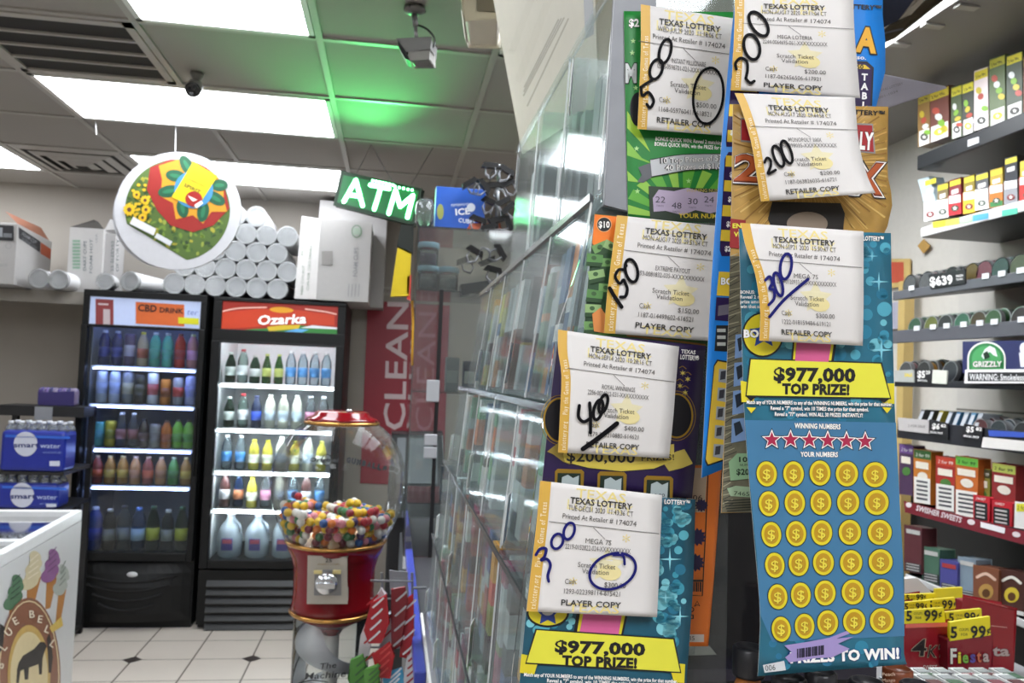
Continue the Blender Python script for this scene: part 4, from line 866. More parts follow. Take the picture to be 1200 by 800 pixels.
    # end posts
# clear near-end plate the tickets are taped to
b = MB(); s = SY(.597)
b.slab([s(*p) for p in [(722, -30), (705, 236), (699, 246), (652, 388), (628, 560), (600, 790), (598, 860), (850, 860), (862, -30)]], (0, .0025, 0), CLEAR('#eef3f3', .05, .04, 1.5)); tag(b.build('clear_end_plate'), 'clear acrylic plate closing the near end of the lottery bins', 'acrylic plate')
b = MB(); s = SY(.5912); rr = random.Random(2)
b.slab([s(*p) for p in [(722, -30), (708, 240), (735, 246), (768, 246), (768, -30)]], (0, .005, 0), M('#8b8d92', .5, noise=.2, scale=30)); 
tag(b.build('ticket_roll_bundle', bevel=.001), 'grey folded paper bundle behind the green scratch ticket', 'paper bundle')
# plinth the bins stand on
b = MB(); b.box(.094, .3, .62, 1.74, .966, 1.049, M('#8f9499', .4)); tag(b.build('bin_plinth', bevel=.003), 'grey plinth under the lottery bins on the counter', 'plinth')
# smoked acrylic box right of the bins
def smoked_box():
    y = .80; s = SY(y); r = thing('smoked_acrylic_box', 'smoked acrylic box with a ledge on the counter behind the orange ticket', 'acrylic box', s(850, 800))
    sm = CLEAR('#55565a', .25, .06, 1.5, '#4c4c50'); x0, x1 = s(770, 650).x, s(1010, 650).x; zt, zl = s(850, 380).z, s(850, 778).z
    b = MB(); b.box(x0, x1, y, y+.004, .97, zt, sm); b.build('front_panel', r)
    b = MB(); b.box(x0, x1, y+.16, y+.164, .97, zt, M('#3c3c40', .5)); b.build('back_panel', r)
    b = MB(); b.box(x0, x1, y-.03, y+.16, zl-.006, zl+.006, M('#2c2a38', .25)); b.build('ledge', r)
    for k in range(7):
        xx = x0+(x1-x0)*(k+.5)/7; b = MB(); b.box(xx-.003, xx+.003, y+.005, y+.15, zl+.007, zt-.02, M('#6a6b70', .3)); b.build('divider', r)
    p = s(818, 764); b = MB(); b.slab([SY(y-.032)(*q) for q in [(805, 757), (832, 757), (840, 767), (805, 768)]], (0, .012, 0), M('#8f8d84', .5)); tag(b.build('folded_slip'), 'small folded paper slip on the smoked ledge below the orange ticket', 'paper slip')
smoked_box()

# ------------------------------------------------------------------ display case at the far end of the counter
def display_case():
    x0, x1, y0, y1, z0, z1 = PY(484, 400, 2.62).x, PY(600, 400, 2.62).x+.12, 2.62, 3.02, .967, zat(520, 268, 2.62)
    r = thing('display_case', 'tall clear display case at the far end of the counter', 'display case', ((x0+x1)/2, (y0+y1)/2, z0)); cl = CLEAR('#eff4f2', .05, .05, 1.5)
    b = MB(); b.box(x0, x1, y0, y0+.004, z0, z1, cl); b.build('front_pane', r)
    b = MB(); b.box(x0, x0+.004, y0+.005, y1, z0, z1, cl); b.build('side_pane', r)
    b = MB(); b.box(x1-.004, x1, y0+.005, y1, z0, z1, cl); b.build('side_pane', r)
    b = MB(); b.box(x0, x1, y0, y1, z1, z1+.006, cl); b.build('top_pane', r)
    zs = [zat(510, 338, y0), zat(510, 312, y0)-.001, zat(540, 460, y0), zat(540, 590, y0)]
    xp = PY(517, 350, y0).x
    b = MB(); b.box(xp-.006, xp+.006, y0-.01, y0-.001, z0, zat(517, 340, y0), M('#151517', .4)); b.build('black_post', r)
    for py in (458, 515, 530):
        z = zat(512, py, y0); b = MB(); h = .035 if py < 500 else .018; b.box(xp-.035, xp+.006, y0-.018, y0-.0102, z-h, z+h, M('#a4a6aa', .35)); b.build('latch', r, bevel=.003)
    for z in (zs[0]-.004, zs[2], zs[3]):
        b = MB(); b.box(x0+.005, x1-.005, y0+.005, y1-.005, z-.004, z, cl); b.build('glass_shelf', r)
    z = zat(560, 312, y0+.02)
    # jars
    for k, (px, py, n) in enumerate(((502, 322, 'lower left'), (525, 322, 'lower right'), (502, 295, 'upper'))):
        c = PY(px, py, y0+.06); h = 24*.0031; rj = .034; zb2 = zs[0]+.001 if k < 2 else zs[0]+.079
        j = thing('candy_jar', f'{n} clear candy jar with a pale blue lid in the display case', 'jar', (c.x, c.y, zb2), 'candy jars in the display case')
        b = MB(); b.lathe([(rj*.9, 0), (rj, .005), (rj, .054), (rj*.9, .058)], (c.x, c.y, zb2), CLEAR('#e8eef0', .15, .05), 20); b.build('jar_body', j)
        b = MB(); b.lathe([(rj*.8, .006), (rj*.8, .04), (1e-4, .044)], (c.x, c.y, zb2), M(['#8f9298', '#a4a6a8', '#8a5a8f'][k], .5, noise=.4, scale=90), 16); b.build('sweets', j)
        b = MB(); b.lathe([(rj*1.04, .059), (rj*1.06, .062), (rj*1.06, .074), (rj*.98, .077), (1e-4, .077)], (c.x, c.y, zb2), M('#b9e0ff', .35), 20); b.build('jar_lid', j)
    # goods further down, seen through the clear front
    rr = random.Random(8)
    for sh, zb2 in ((2, zs[2]), (3, zs[3])):
        for k in range(4):
            x = xp+.05+k*.058; hh = rr.uniform(.09, .19); cc = rr.choice(['#3f7f6a', '#6f8fb0', '#8a6f9a', '#b9bcc0', '#4a5a4a', '#3a4a5e']); b = MB(); b.box(x-.022, x+.022, y0+.05, y0+.09, zb2+.001, zb2+.001+hh, M(cc, .4)); b.box(x-.018, x+.018, y0+.048, y0+.0498, zb2+.03, zb2+.07, M('#d9dcde', .4))
            tag(b.build('product_box', bevel=.002), f'small boxed product, {ORD[k]} from left on the {"upper" if sh == 2 else "lower"} glass shelf of the display case', 'boxed product', 'boxed goods in the display case')
    # blue gum box and metal clips on top
    zt = z1+.007; bx0, bx1 = PY(510, 250, y0+.12).x, PY(568, 250, y0+.12).x
    g = thing('gum_box', 'blue gum display box on top of the clear display case', 'gum box', ((bx0+bx1)/2, y0+.16, zt)); zt2 = zat(540, 220, y0+.12)
    b = MB(); b.box(bx0, bx1, y0+.12, y0+.19, zt, zt2, M('#1d4fa6', .35, noise=.1)); b.build('box_body', g, bevel=.002)
    A = Art(SY(y0+.119), .001); A.text('ICE', 534, 252, 7.5, M('#e3e8ee', .4), w=17, rot=-5, bold=.06); A.text('CUBES', 537, 260, 5, M('#d0d8e2', .4), w=20, rot=8, bold=.04, L=2); A.ell(552, 243, 5, 5, M('#cfd8e4', .3)); A.ell(516, 248, 4, 9, M('#8a8f4a', .4)); A.text('PEPPERMINT', 529, 242, 3, M('#cdd6e0'), w=20, rot=-4)
    A.build('box_print', g)
    oc = thing('orange_packet', 'orange snack packet lying on the display case in front of the blue box', 'packet', (PY(560, 270, y0+.08).x, y0+.09, zt)); b = MB(); pp = SY(y0+.07); b.slab([pp(548, 267), pp(552, 262), pp(586, 262), pp(588, 270), pp(549, 272)], (0, .03, 0), M('#c05a3a', .35, noise=.2)); b.build('packet_body', oc, bevel=.004)
    # clip strips
    def clip(px, py, yy, sc, rot, label, parent_name='binder_clip'):
        c = PY(px, py, yy); o = thing('binder_clip', label, 'clip', c, 'black metal clips on the display case'); d = M('#060607', .45, spec=.25); ch = M('#6a6c70', .35, .8); b = MB()
        R = Matrix.Rotation(rot, 3, 'Y'); f = lambda *p: c+R @ (Vector(p)*sc)
        b.slab([f(-.04, 0, 0), f(.04, 0, 0), f(.03, 0, .022), f(-.03, 0, .022)], (0, .03*sc, 0), d); b.build('clip_body', o)
        for q in (-1, 1):
            b = MB(); b.tube([f(-.02, 0, .0), f(-.022, -.012*q, -.03), f(0, -.014*q, -.05), f(.022, -.012*q, -.03), f(.02, 0, .0)], .0025*sc, ch, 5); b.build('wire_handle', o)
        return o
    rr = random.Random(4); names = 0; spots = [(575, 196, 0), (593, 201, .5), (580, 213, 3.0), (596, 217, -.5), (566, 219, .9), (552, 216, -.6), (588, 233, 2.6), (574, 238, .4), (598, 245, -.8), (582, 254, 2.9), (560, 259, .3), (594, 262, 1.2), (574, 268, -.3), (556, 296, .5), (570, 303, 2.7), (546, 307, -.4), (585, 296, 1.0), (578, 318, .2)]
    for k, (px, py, rt) in enumerate(spots):
        clip(px, py, y0-.02+.01*(k % 4) if py > 270 else y0+.03+.012*(k % 4), .78, rt, 'small black metal clip hanging in the cluster beside the blue gum box' if py < 275 else 'small black metal clip hanging in front of the display case')
    b = MB(); c = PY(585, 190, y0+.07); b.cyl(Vector((c.x, c.y, zt)), Vector((c.x, c.y, zat(585, 193, y0+.07))), .006, M('#8e9094', .3, .8), 8); b.lathe([(.06, 0), (.06, .006), (1e-4, .006)], Vector((c.x, c.y, zt)), M('#2a2a2c', .4), 16); tag(b.build('clip_stand'), 'slim metal stand holding black clips on the display case', 'stand')
    b = MB(); q = SY(y0+.03); b.slab([q(540, 333), q(598, 325), q(598, 336), q(541, 346)], (0, .08, 0), M('#1b1b1e', .4)); tag(b.build('black_tray'), 'black low tray under the clips inside the display case', 'tray')
    # tags hung on the case's left edge
    yy = y0-.03; q = SY(yy)
    h = thing('hanging_bag', 'yellow bag with a black hang tab at the left edge of the display case', 'bag', q(470, 345))
    b = MB(); b.slab([q(467, 290), q(481, 296), q(479, 346), q(459, 346)], (0, .02, 0), M('#bda612', .4, noise=.15)); b.build('bag_body', h, bevel=.003)
    b = MB(); b.slab([q(471, 264), q(484, 263), q(483, 297), q(466, 289)], (0, .012, 0), M('#141a16', .4)); b.build('hang_tab', h, bevel=.003)
    b = MB(); b.slab([q(477, 324), q(482, 322), q(481, 352), q(477, 350)], (0, .02, 0), M('#b8332f', .4)); tag(b.build('red_packet'), 'narrow red packet hanging beside the yellow bag', 'packet')
    b = MB(); b.tube([q(483, 352), q(484, 380), q(483, 410), q(483, 428)], .004, M('#c9952a', .35, .4), 6); tag(b.build('bead_strand'), 'golden bead strand hanging down the edge of the display case', 'strand')
    gl = SY(y0+.05); b = MB(); c = gl(497, 264); b.lathe([(.02, 0), (.03, .02), (.032, .075), (.02, .095)], (c.x, c.y, zt), CLEAR('#b9dcc4', .1, .05), 14); tag(b.build('glass_jar'), 'small clear glass jar on the case beside the ATM sign', 'jar')
display_case()

# ------------------------------------------------------------------ candy on a wire rack left of the counter
def candy_rack():
    y = 1.75; s = SY(y); c = s(455, 790); r = thing('wire_rack', 'grey wire rack hung on the counter side with candy bags', 'rack', (c.x, y, .5)); m = M('#a9abb0', .3, .8)
    for py in (680, 701, 724, 758, 791): 
        b = MB(); b.tube([s(434, py), s(484, py+1)], .0022, m, 6); b.build('wire_bar', r)
    for px in (447, 483): b = MB(); b.tube([s(px, 672)+Vector((0, .01, 0)), s(px+3, 840)+Vector((0, .01, 0))], .003, m, 6); b.build('wire_upright', r)
    b = MB(); p = s(484, 690); b.tube([p+Vector((0, .01, 0)), Vector((.092, p.y+.01, p.z))], .003, m, 6); b.build('wire_hook', r)
    rd = random.Random(9)
    def bag(poly, yy, cols, label, grp):
        t = SY(yy); o = thing('candy_bag', label, 'candy bag', t(*poly[-1]), grp); b = MB(); b.slab([t(*p) for p in poly], (0, .014, 0), M(cols[0], .25, noise=.2, scale=30)); b.build('bag_body', o, bevel=.003)
        A = Art(SY(yy-.001), .001); xs = [p[0] for p in poly]; ys = [p[1] for p in poly]; 
        for k in range(4):
            f = (k+.5)/4; y_ = min(ys)+(max(ys)-min(ys))*f; xa = min(xs)+(max(xs)-min(xs))*(.35-.2*f); A.stroke([(xa, y_+5), (xa+8, y_-2), (xa+12, y_-6)], 2.2, M(cols[1], .3))
        A.build('bag_print', o)
    g = 'candy bags on the wire rack'
    bag([(447, 692), (452, 698), (446, 722), (438, 740), (428, 782), (420, 778), (424, 745), (434, 715)], y-.035, ('#c9c6cc', '#b02430'), 'white and red candy bag at the left end of the wire rack', g)
    bag([(436, 708), (452, 700), (456, 730), (446, 752), (433, 752), (428, 738)], y-.055, ('#a81e2a', '#e4dfe2'), 'red candy bag overlapping the leftmost white bag', g)
    bag([(452, 722), (460, 718), (460, 760), (452, 790), (440, 788), (444, 760)], y-.03, ('#c2ccd6', '#a3202c'), 'silver candy bag in the middle of the wire rack', g)
    bag([(460, 692), (474, 690), (478, 705), (470, 756), (460, 760), (458, 730)], y-.045, ('#7c1f28', '#b9b3b6'), 'dark red candy bag with the highest top on the wire rack', g)
    bag([(438, 768), (456, 756), (462, 768), (456, 793), (444, 792)], y-.06, ('#b5202a', '#d8494a'), 'plain red candy bag at the bottom of the wire rack', g)
    bag([(474, 706), (483, 700), (485, 740), (478, 770), (470, 768)], y-.03, ('#b22630', '#e9e4e6'), 'red candy bag at the right end of the wire rack', g)
    bag([(478, 772), (486, 765), (489, 775), (484, 800), (474, 800)], y-.05, ('#d9dce0', '#a8323c'), 'small white candy bag low at the right end of the rack', g)
    bag([(412, 775), (424, 770), (430, 785), (440, 800), (414, 812), (408, 795)], y-.06, ('#4f8a3c', '#2f5f2a'), 'green candy bag at the bottom left of the wire rack', g)
    bag([(428, 786), (442, 782), (444, 806), (430, 810)], y-.075, ('#5c9a44', '#3a6a30'), 'green candy bag right of the other green bag', g)
    bag([(450, 792), (470, 786), (474, 806), (452, 810)], y-.05, ('#4aa3d0', '#d9e6ee'), 'light blue candy bag at the bottom of the wire rack', g)
    b = MB(); t = SY(y+.07); b.slab([t(456, 668), t(478, 670), t(478, 700), t(457, 696)], (0, .003, 0), M('#8b8d92', .5)); b.slab([t(461, 676), t(474, 677), t(474, 690), t(461, 689)], (0, -.0008, 0), M('#8d9096', .5)); b.build('price_card', r)
candy_rack()

# ================================================================== TOBACCO SHELVES ON THE RIGHT WALL
XS = 1.60; DK = M('#24252a', .4); GYL = M('#5c5d63', .35, .2); YE, YNR = 2.43, 1.05
def shelf(label, x, zl0, zl1, ye, lip, tilt=0.0):
    """lip from zl0 to zl1 at the front plane x, running along the wall from ye towards the camera"""
    r = thing('tobacco_shelf', label, 'shelf', (x+.17, (ye+YNR)/2, zl0), 'tobacco shelves on the right wall')
    b = MB(); b.box(x, x+.008, YNR, ye, zl0, zl1, lip); b.build('shelf_lip', r, bevel=.002)
    b = MB(); b.slab([(x+.009, YNR, zl0), (x+.36, YNR, zl0+tilt), (x+.36, ye, zl0+tilt), (x+.009, ye, zl0)], (0, 0, .012), DK); b.build('shelf_deck', r)
    b = MB(); b.slab([(x+.01, ye, zl0), (x+.36, ye, zl0+tilt), (x+.36, ye, zl0+tilt+.03), (x+.01, ye, zl1)], (0, .004, 0), DK); b.build('end_plate', r)
    return r
def lv(px, py, x): return PX(px, py, x).z
XT = 1.68
Z1 = (lv(1130, 178, XT), lv(1130, 160, XT)); shelf('black top tobacco shelf of pouches', XT, *Z1, PX(1075, 180, XT).y, M('#1b1c20', .4))
Z2 = (lv(1130, 265, XT), lv(1130, 253, XT)); shelf('white-lipped tobacco shelf of cigarillo boxes, second from top', XT, *Z2, PX(1079, 268, XT).y, M('#c9c9c8', .5))
Z3 = (lv(1100, 344, XS), lv(1100, 333, XS)); shelf('grey tobacco shelf holding the $6.39 tag', XS, *Z3, PX(1046, 345, XS).y, GYL, .05)
Z4 = (lv(1100, 399, XS), lv(1100, 383, XS)); shelf('grey tobacco shelf just below the $6.39 shelf', XS, *Z4, PX(1045, 395, XS).y, GYL, .05)
Z5 = (lv(1100, 454, XS), lv(1100, 446, XS)); shelf('dark tobacco shelf carrying the green bear-logo sign', XS, *Z5, PX(1048, 450, XS).y, DK, .05)
Z6 = (lv(1100, 519, XS), lv(1100, 496, XS)); shelf('dark tobacco shelf with two black price cards', XS, *Z6, PX(1051, 505, XS).y, DK, .05)
Z7 = (lv(1100, 611, XS), lv(1100, 600, XS)); shelf('tobacco shelf with a maroon lip lettered in white', XS, *Z7, PX(1060, 598, XS).y, M('#7c2430', .4))
Z8 = (lv(1170, 724, XS), lv(1170, 715, XS)); shelf('lowest tobacco shelf with pale printed lip', XS, *Z8, PX(1060, 690, XS).y, M('#b9b9b8', .5))
# wall panel, gold post, framed sheet and notices behind the shelves
b = MB(); b.box(XR-.012, XR-.001, .6, 3.3, .2, 1.16, M('#1e1d1c', .7, noise=.1)); tag(b.build('dark_back_sheet'), 'dark sheet on the wall behind the lowest tobacco shelf', 'panel')  # dark sheet added to make the background dark below the maroon shelf
b = MB(); b.box(XR-.012, XR-.001, .6, 2.6, 1.162, 2.2, M('#c4c0b9', .6, noise=.12, scale=9)); 
for z in (1.5, 1.95): b.box(XR-.0135, XR-.0122, .6, 2.6, z-.003, z+.003, M('#77736c', .7))
tag(b.build('shelf_back_panel'), 'pale scored panel on the wall behind the tobacco shelves', 'panel')
b = MB(); p = PX(1064, 400, 1.93); b.box(1.9, 1.94, p.y-.02, p.y+.02, .3, lv(1064, 330, 1.93), M('#c3a86a', .5)); tag(b.build('gold_post'), 'gold upright post behind the far end of the grey shelves', 'post')
q = SX(1.965); b = Art(q, .001); b.slab([q(*p) for p in [(1036, 303), (1066, 303), (1066, 335), (1036, 338)]], (.006, 0, 0), M('#c3a86a', .5)); b.poly([(1038, 307), (1059, 307), (1059, 330), (1038, 332)], M('#b9523c', .5)); tag(b.build('framed_sheet'), 'red sheet in a gold frame beside the $6.39 shelf', 'frame')
b = Art(q, .001); b.slab([q(*p) for p in [(1030, 358), (1058, 352), (1058, 384), (1030, 388)]], (.004, 0, 0), M('#a9a8b8', .5)); tag(b.build('lilac_card'), 'pale lilac card on the wall left of the grey shelves', 'card')
q = SX(1.962); b = Art(q, .001); b.slab([q(*p) for p in [(1082, 280), (1090, 288), (1082, 297), (1075, 288)]], (.004, 0, 0), M('#b08a4a', .5)); tag(b.build('diamond_ornament'), 'small gold diamond ornament on the wall above the $6.39 tag', 'ornament')
yb2 = YB-.004; q = SY(yb2)
for k, (poly, col, lab) in enumerate(((((1040, 178), (1068, 176), (1068, 206), (1040, 208)), '#bdbab6', 'upper pale notice on the wall right of the gold ticket'), (((1040, 214), (1070, 212), (1070, 300), (1040, 302)), '#cccac6', 'larger pale notice on the wall below the upper one'))):
    A = Art(q, .003); A.slab([q(*p) for p in poly], (0, .003, 0), M(col, .7)); x0, y0 = poly[0]
    A.rect(x0+3, y0+5, x0+22, y0+6.4, M('#8c8985')); A.rect(x0+3, y0+11, x0+25, y0+12.2, M('#9a9793'))
    if k: [A.rect(x0+4, y0+30+7*j, x0+24, y0+31.2+7*j, M('#9a9793')) for j in range(6)]
    tag(A.build('wall_notice'), lab, 'notice')

def facing(poly, x, t, name, label, cat, grp, col, deco=None, rough=.4):
    """a package standing on a shelf, its face at the plane x"""
    s_ = SX(x); r = thing(name, label, cat, s_(*poly[-1]), grp); b = MB(); b.slab([s_(*p) for p in poly], (t, 0, 0), M(col, rough, noise=.12, scale=30)); b.build('pack_body', r, bevel=.002)
    if deco: A = Art(s_, .0012); deco(A); A.build('pack_print', r)
    return r
def ql(x0, x1, yb0, yt0, yb1, yt1): return [(x0, yt0), (x1, yt1), (x1, yb1), (x0, yb0)]
yel = M('#d9d23a', .4); blkp = M('#1c1c1e', .5); wh = M('#e6e4de', .5); red = M('#b5222c', .45)
# top shelf
TOP = [(1076, 1090, 172, 112, '#8a6a3a', '#a8973c', 'gold and red pouch box, farthest on the top shelf'), (1090, 1112, 167, 108, '#6e3f35', '#c9b43a', 'dark red pouch box, second on the top shelf'),
       (1115, 1127, 163, 103, '#4d5a3a', '#d3c93a', 'green and white pouch, third on the top shelf'), (1128, 1141, 159, 99, '#3c4238', '#d8ce38', 'black and white pouch, fourth on the top shelf'),
       (1142, 1158, 153, 84, '#e2d3d2', '#d9c832', 'tall white and pink pouch on the top shelf'), (1160, 1178, 148, 70, '#5a6a44', '#b9b53c', 'tall green pouch with a yellow header on the top shelf'), (1180, 1198, 142, 66, '#3f4a38', '#d9cf34', 'tallest black and lime pouch on the top shelf'), (1200, 1222, 137, 68, '#8a5a4a', '#d3c93a', 'pouch at the right edge of the top shelf')]
for k, (x0, x1, yb_, yt, c, hc, lab) in enumerate(TOP):
    sk = -.37
    def deco(A, x0=x0, x1=x1, yb_=yb_, yt=yt, hc=hc, k=k):
        w = x1-x0; A.rect(x0, yt+1, x1, yt+11, M(hc, .4), sk=sk); A.text('2 for 99c', x0+2, yt+8.5-.5, 3.4, blkp, w=w*.75, rot=-20, L=2, bold=.03)
        A.rect(x0+1, yb_-18, x1-1, yb_, wh, sk=sk, L=1); A.ell((x0+x1)/2, yb_-9-w*.18, w*.33, 4.2, M('#c9c83a' if k % 2 else '#3a3a34', .4), L=2, rot=-20); A.star((x0+x1)/2, yb_-9-w*.18, 3, wh, L=3)
        for q_ in range(4): A.ell(x0+w*(.3+.15*q_), yt+22+q_*7, w*.2, 4, M(['#c9b43a', '#b04a3a', '#d9dcd8', '#7fae3a'][(q_+k) % 4], .4), L=2, rot=30*q_)
    facing([(x0, yt), (x1, yt+sk*(x1-x0)), (x1, yb_+sk*(x1-x0)), (x0, yb_)], XT+.012, .05, 'tobacco_pouch', lab, 'pouch', 'pouches on the top tobacco shelf', c, deco)
b = Art(SX(XT-.0005), .001); b.slab([SX(XT-.002)(*p) for p in [(1134, 164), (1147, 160), (1147, 167), (1134, 172)]], (.0015, 0, 0), M('#c9cacc', .4)); tag(b.build('shelf_tag'), 'small white tag on the lip of the top tobacco shelf', 'price tag')
# second shelf: cigarillo boxes with printed fronts
BOX = [(1083, 1097, 259, 238, '#e2e0da', 'white cigarillo box'), (1098, 1111, 256, 235, '#e0dcd8', 'white and red cigarillo box'), (1112, 1126, 252, 230, '#b93038', 'red cigarillo box'), (1129, 1142, 250, 226, '#e0b23a', 'yellow cigarillo box'), (1143, 1158, 246, 223, '#d9d8d6', 'silver cigarillo box'), (1160, 1175, 243, 218, '#c9702f', 'orange and green cigarillo box'), (1177, 1192, 239, 213, '#8c8c90', 'grey cigarillo box'), (1195, 1212, 236, 208, '#b5302c', 'red-orange cigarillo box')]
for k, (x0, x1, yb_, yt, c, lab) in enumerate(BOX):
    sk = -.17
    def deco(A, x0=x0, x1=x1, yb_=yb_, yt=yt, c=c, k=k):
        A.rect(x0, yt, x1, yt+9, wh, sk=sk); A.ell((x0+x1)/2, yb_-8, 4.6, 3.4, M('#3c4a3a' if k % 3 else '#7c2a2c', .5), rot=-12, L=2); A.star((x0+x1)/2, yb_-8, 3.3, wh, L=3, q=.35)
        if c == '#c9702f': A.rect(x0, yb_-6, x1, yb_, M('#3a7a44', .5), sk=sk, L=1)
    facing([(x0, yt), (x1, yt+sk*(x1-x0)), (x1, yb_+sk*(x1-x0)), (x0, yb_)], XT+.012, .10, 'cigarillo_box', f'{lab}, {ORD[k]} from the far end of the second tobacco shelf', 'cigarillo box', 'cigarillo boxes on the second tobacco shelf', c, deco)
    # pouches standing up in the box
    tall = k in (0, 6); yt2 = yt-(18 if not tall else 27); c2 = ['#aebfc6', '#7a6a4a', '#7c2f34', '#8a7a34', '#5a5a5e', '#a8913a', '#2f2f36', '#b9a23a'][k]
    def deco2(A, x0=x0, x1=x1, yt2=yt2): A.rect(x0+1, yt2+1, x1, yt2+7, M('#cdbf3a', .4), sk=-.3); A.rect(x0+3, yt2+11, x1-3, yt2+16, wh, sk=-.3, L=2)
    facing([(x0+(-7 if k == 0 else 1), yt2), (x1-(8 if k == 0 else 0), yt2-.3*(x1-x0)), (x1, yt-1), (x0+1, yt+2)], XT+.03, .05, 'cigarillo_pouch', f'cigarillo pouches standing in the {lab}, {ORD[k]} from the far end', 'pouch', 'cigarillo pouches on the second tobacco shelf', c2, deco2)
for x0, x1, c, nm in ((1093, 1107.6, '#d9c83a', 'yellow'), (1108, 1123.6, '#d8d05a', 'pale yellow'), (1124, 1139, '#a9cfa4', 'pale green'), (1140, 1158, '#4f9ac0', 'blue'), (1174, 1192, '#4fae94', 'teal')): A = Art(SX(XT-.001), .0012); A.slab([SX(XT-.0015)(*p) for p in [(x0, 259-.17*(x0-1100)), (x1, 259-.17*(x1-1100)), (x1, 266-.17*(x1-1100)), (x0, 266-.17*(x0-1100))]], (.001, 0, 0), M(c, .5)); tag(A.build('shelf_strip'), f'{nm} paper strip on the white lip of the second tobacco shelf', 'label strip', 'paper strips on the white shelf lip')
# cans in lanes
cans = {}
def can(c, x, y, z, label, grp, top='#c9cacc', r_=.033, h=.026):
    key = (c, top, r_)
    if key not in cans:
        dim = lambda hx, q: '#'+''.join('%02x' % int(int(hx[k:k+2], 16)*q) for k in (1, 3, 5))
        b = MB(); ax_ = (-1, 0, 0); o_ = (0, 0, 0); n_ = 26
        b.lathe([(r_*.96, 0), (r_, .002), (r_, h*.5)], o_, M(dim(c, .8), .35), n_, ax_, False); b.lathe([(r_*1.01, h*.5), (r_*1.01, h)], o_, M('#a6a7a8', .3, .6), n_, ax_, False)
        b.lathe([(r_*.9, h+.0002), (r_*1.01, h+.0002)], o_, M('#b4b5b6', .3, .5), n_, ax_, False); b.lathe([(r_*.9, h-.001), (r_*.9, h+.0004), (1e-4, h+.0004)], o_, M(dim(top, .62), .45, 0, noise=.35, scale=90), n_, ax_, False)
        b.v = [p+Vector((h/2, 0, 0)) for p in b.v]; o = b.build('snuff_can', origin=Vector((0, 0, 0))); o.rotation_euler = (0, .12, 0); cans[key] = o; tag(o, label, 'can', grp)
    else: o = cans[key].copy(); COL.objects.link(o); o['label'] = label; o['group'] = grp
    o.location = (x, y, z); return o
def lanes(lip, items, name, x=XS):
    z0 = lip[0]+.047
    if lip is Z3 or lip is Z4:
        for k, it in enumerate(items):
            if lip is Z3 and k in (1, 2, 3): continue
            q = PX(it[0]+5, 400, x-.002).y; b = MB(); b.box(x-.003, x-.0005, q-.013, q+.013, lip[1]-.006, lip[1]+.009, M('#d2d3d6', .4)); tag(b.build('lane_label'), f'small white label under the {ORD[k]} far-end can lane, {name}', 'price tag', 'white lane labels on the grey shelves')
    for k, (px, c, top, n) in enumerate(items):
        y = PX(px, 400, x+.02).y
        for i in range(n):
            can(c, x+.04+i*.029, y, z0+i*.0045, f'{["front", "second", "third", "fourth"][i]} snuff can of the {ORD[k]} far-end lane, {name}', 'snuff cans on the tobacco shelves', top)
lanes(Z3, [(1062, '#8e8a86', '#6f7072', 3), (1081, '#a07a76', '#77787a', 3), (1110, '#2b2c2e', '#3a3c3e', 3), (1134, '#a8862f', '#7a6428', 3), (1149, '#b06a78', '#8a4a56', 3), (1168, '#4a6a5e', '#2f5a50', 3), (1190, '#4a5a3c', '#5a6a44', 3), (1214, '#5f6a44', '#4a5a3a', 3)], 'shelf with the $6.39 tag')
lanes(Z4, [(1069, '#3f6a4a', '#4a7a58', 3), (1088, '#77803a', '#8a9444', 3), (1104, '#2b2f2e', '#3c4042', 2), (1124, '#3a6a58', '#4a8a6a', 3), (1143, '#7a7a3a', '#5a4a2a', 3), (1160, '#3a6a3c', '#4a7a4a', 2), (1192, '#6a2a2c', '#3a2a2a', 3)], 'shelf just below the $6.39 tag')
lanes(Z5, [(1059, '#a87a7c', '#6a6a6c', 3), (1080, '#c08a3a', '#4a4a4a', 3), (1111, '#2f3436', '#4a4f54', 3)], 'shelf with the bear-logo sign')
def slanted(px, c, k):
    y = PX(px, 480, XS+.02).y; z = Z6[0]+.014; b = MB(); lean = .02
    b.slab([(XS+.02, y-.009, z), (XS+.075, y-.009+.0, z+.0), (XS+.095, y-.009-lean, z+.08), (XS+.035, y-.009-lean, z+.08)], (0, .018, 0), M(c, .35)); b.slab([(XS+.0185, y-.007, z+.006), (XS+.0335, y-.007-lean, z+.075), (XS+.0335, y+.007-lean, z+.075), (XS+.0185, y+.007, z+.006)], (.001, 0, 0), M('#b9bcc2', .35))
    tag(b.build('cigarette_pack', bevel=.001), f'slim cigarette pack, {ORD[k]} from the far end above the $6 card', 'pack', 'slim packs on the dark tobacco shelf')
for k, (px, c) in enumerate(((1072, '#5a5a5c'), (1083, '#3c3c40'), (1093, '#b0a23a'), (1104, '#7a8288'), (1113, '#4a7aa0'), (1122, '#9aa4ac'), (1130, '#5a8fb4'), (1138, '#a8b0b8'))): slanted(px, c, k)
lanes(Z6, [(1147, '#c9c6cc', '#7a3a3c', 3), (1168, '#c6ccd4', '#4a565c', 3), (1196, '#b9b4b2', '#3c3e42', 3)], 'dark shelf beside the $5 card')
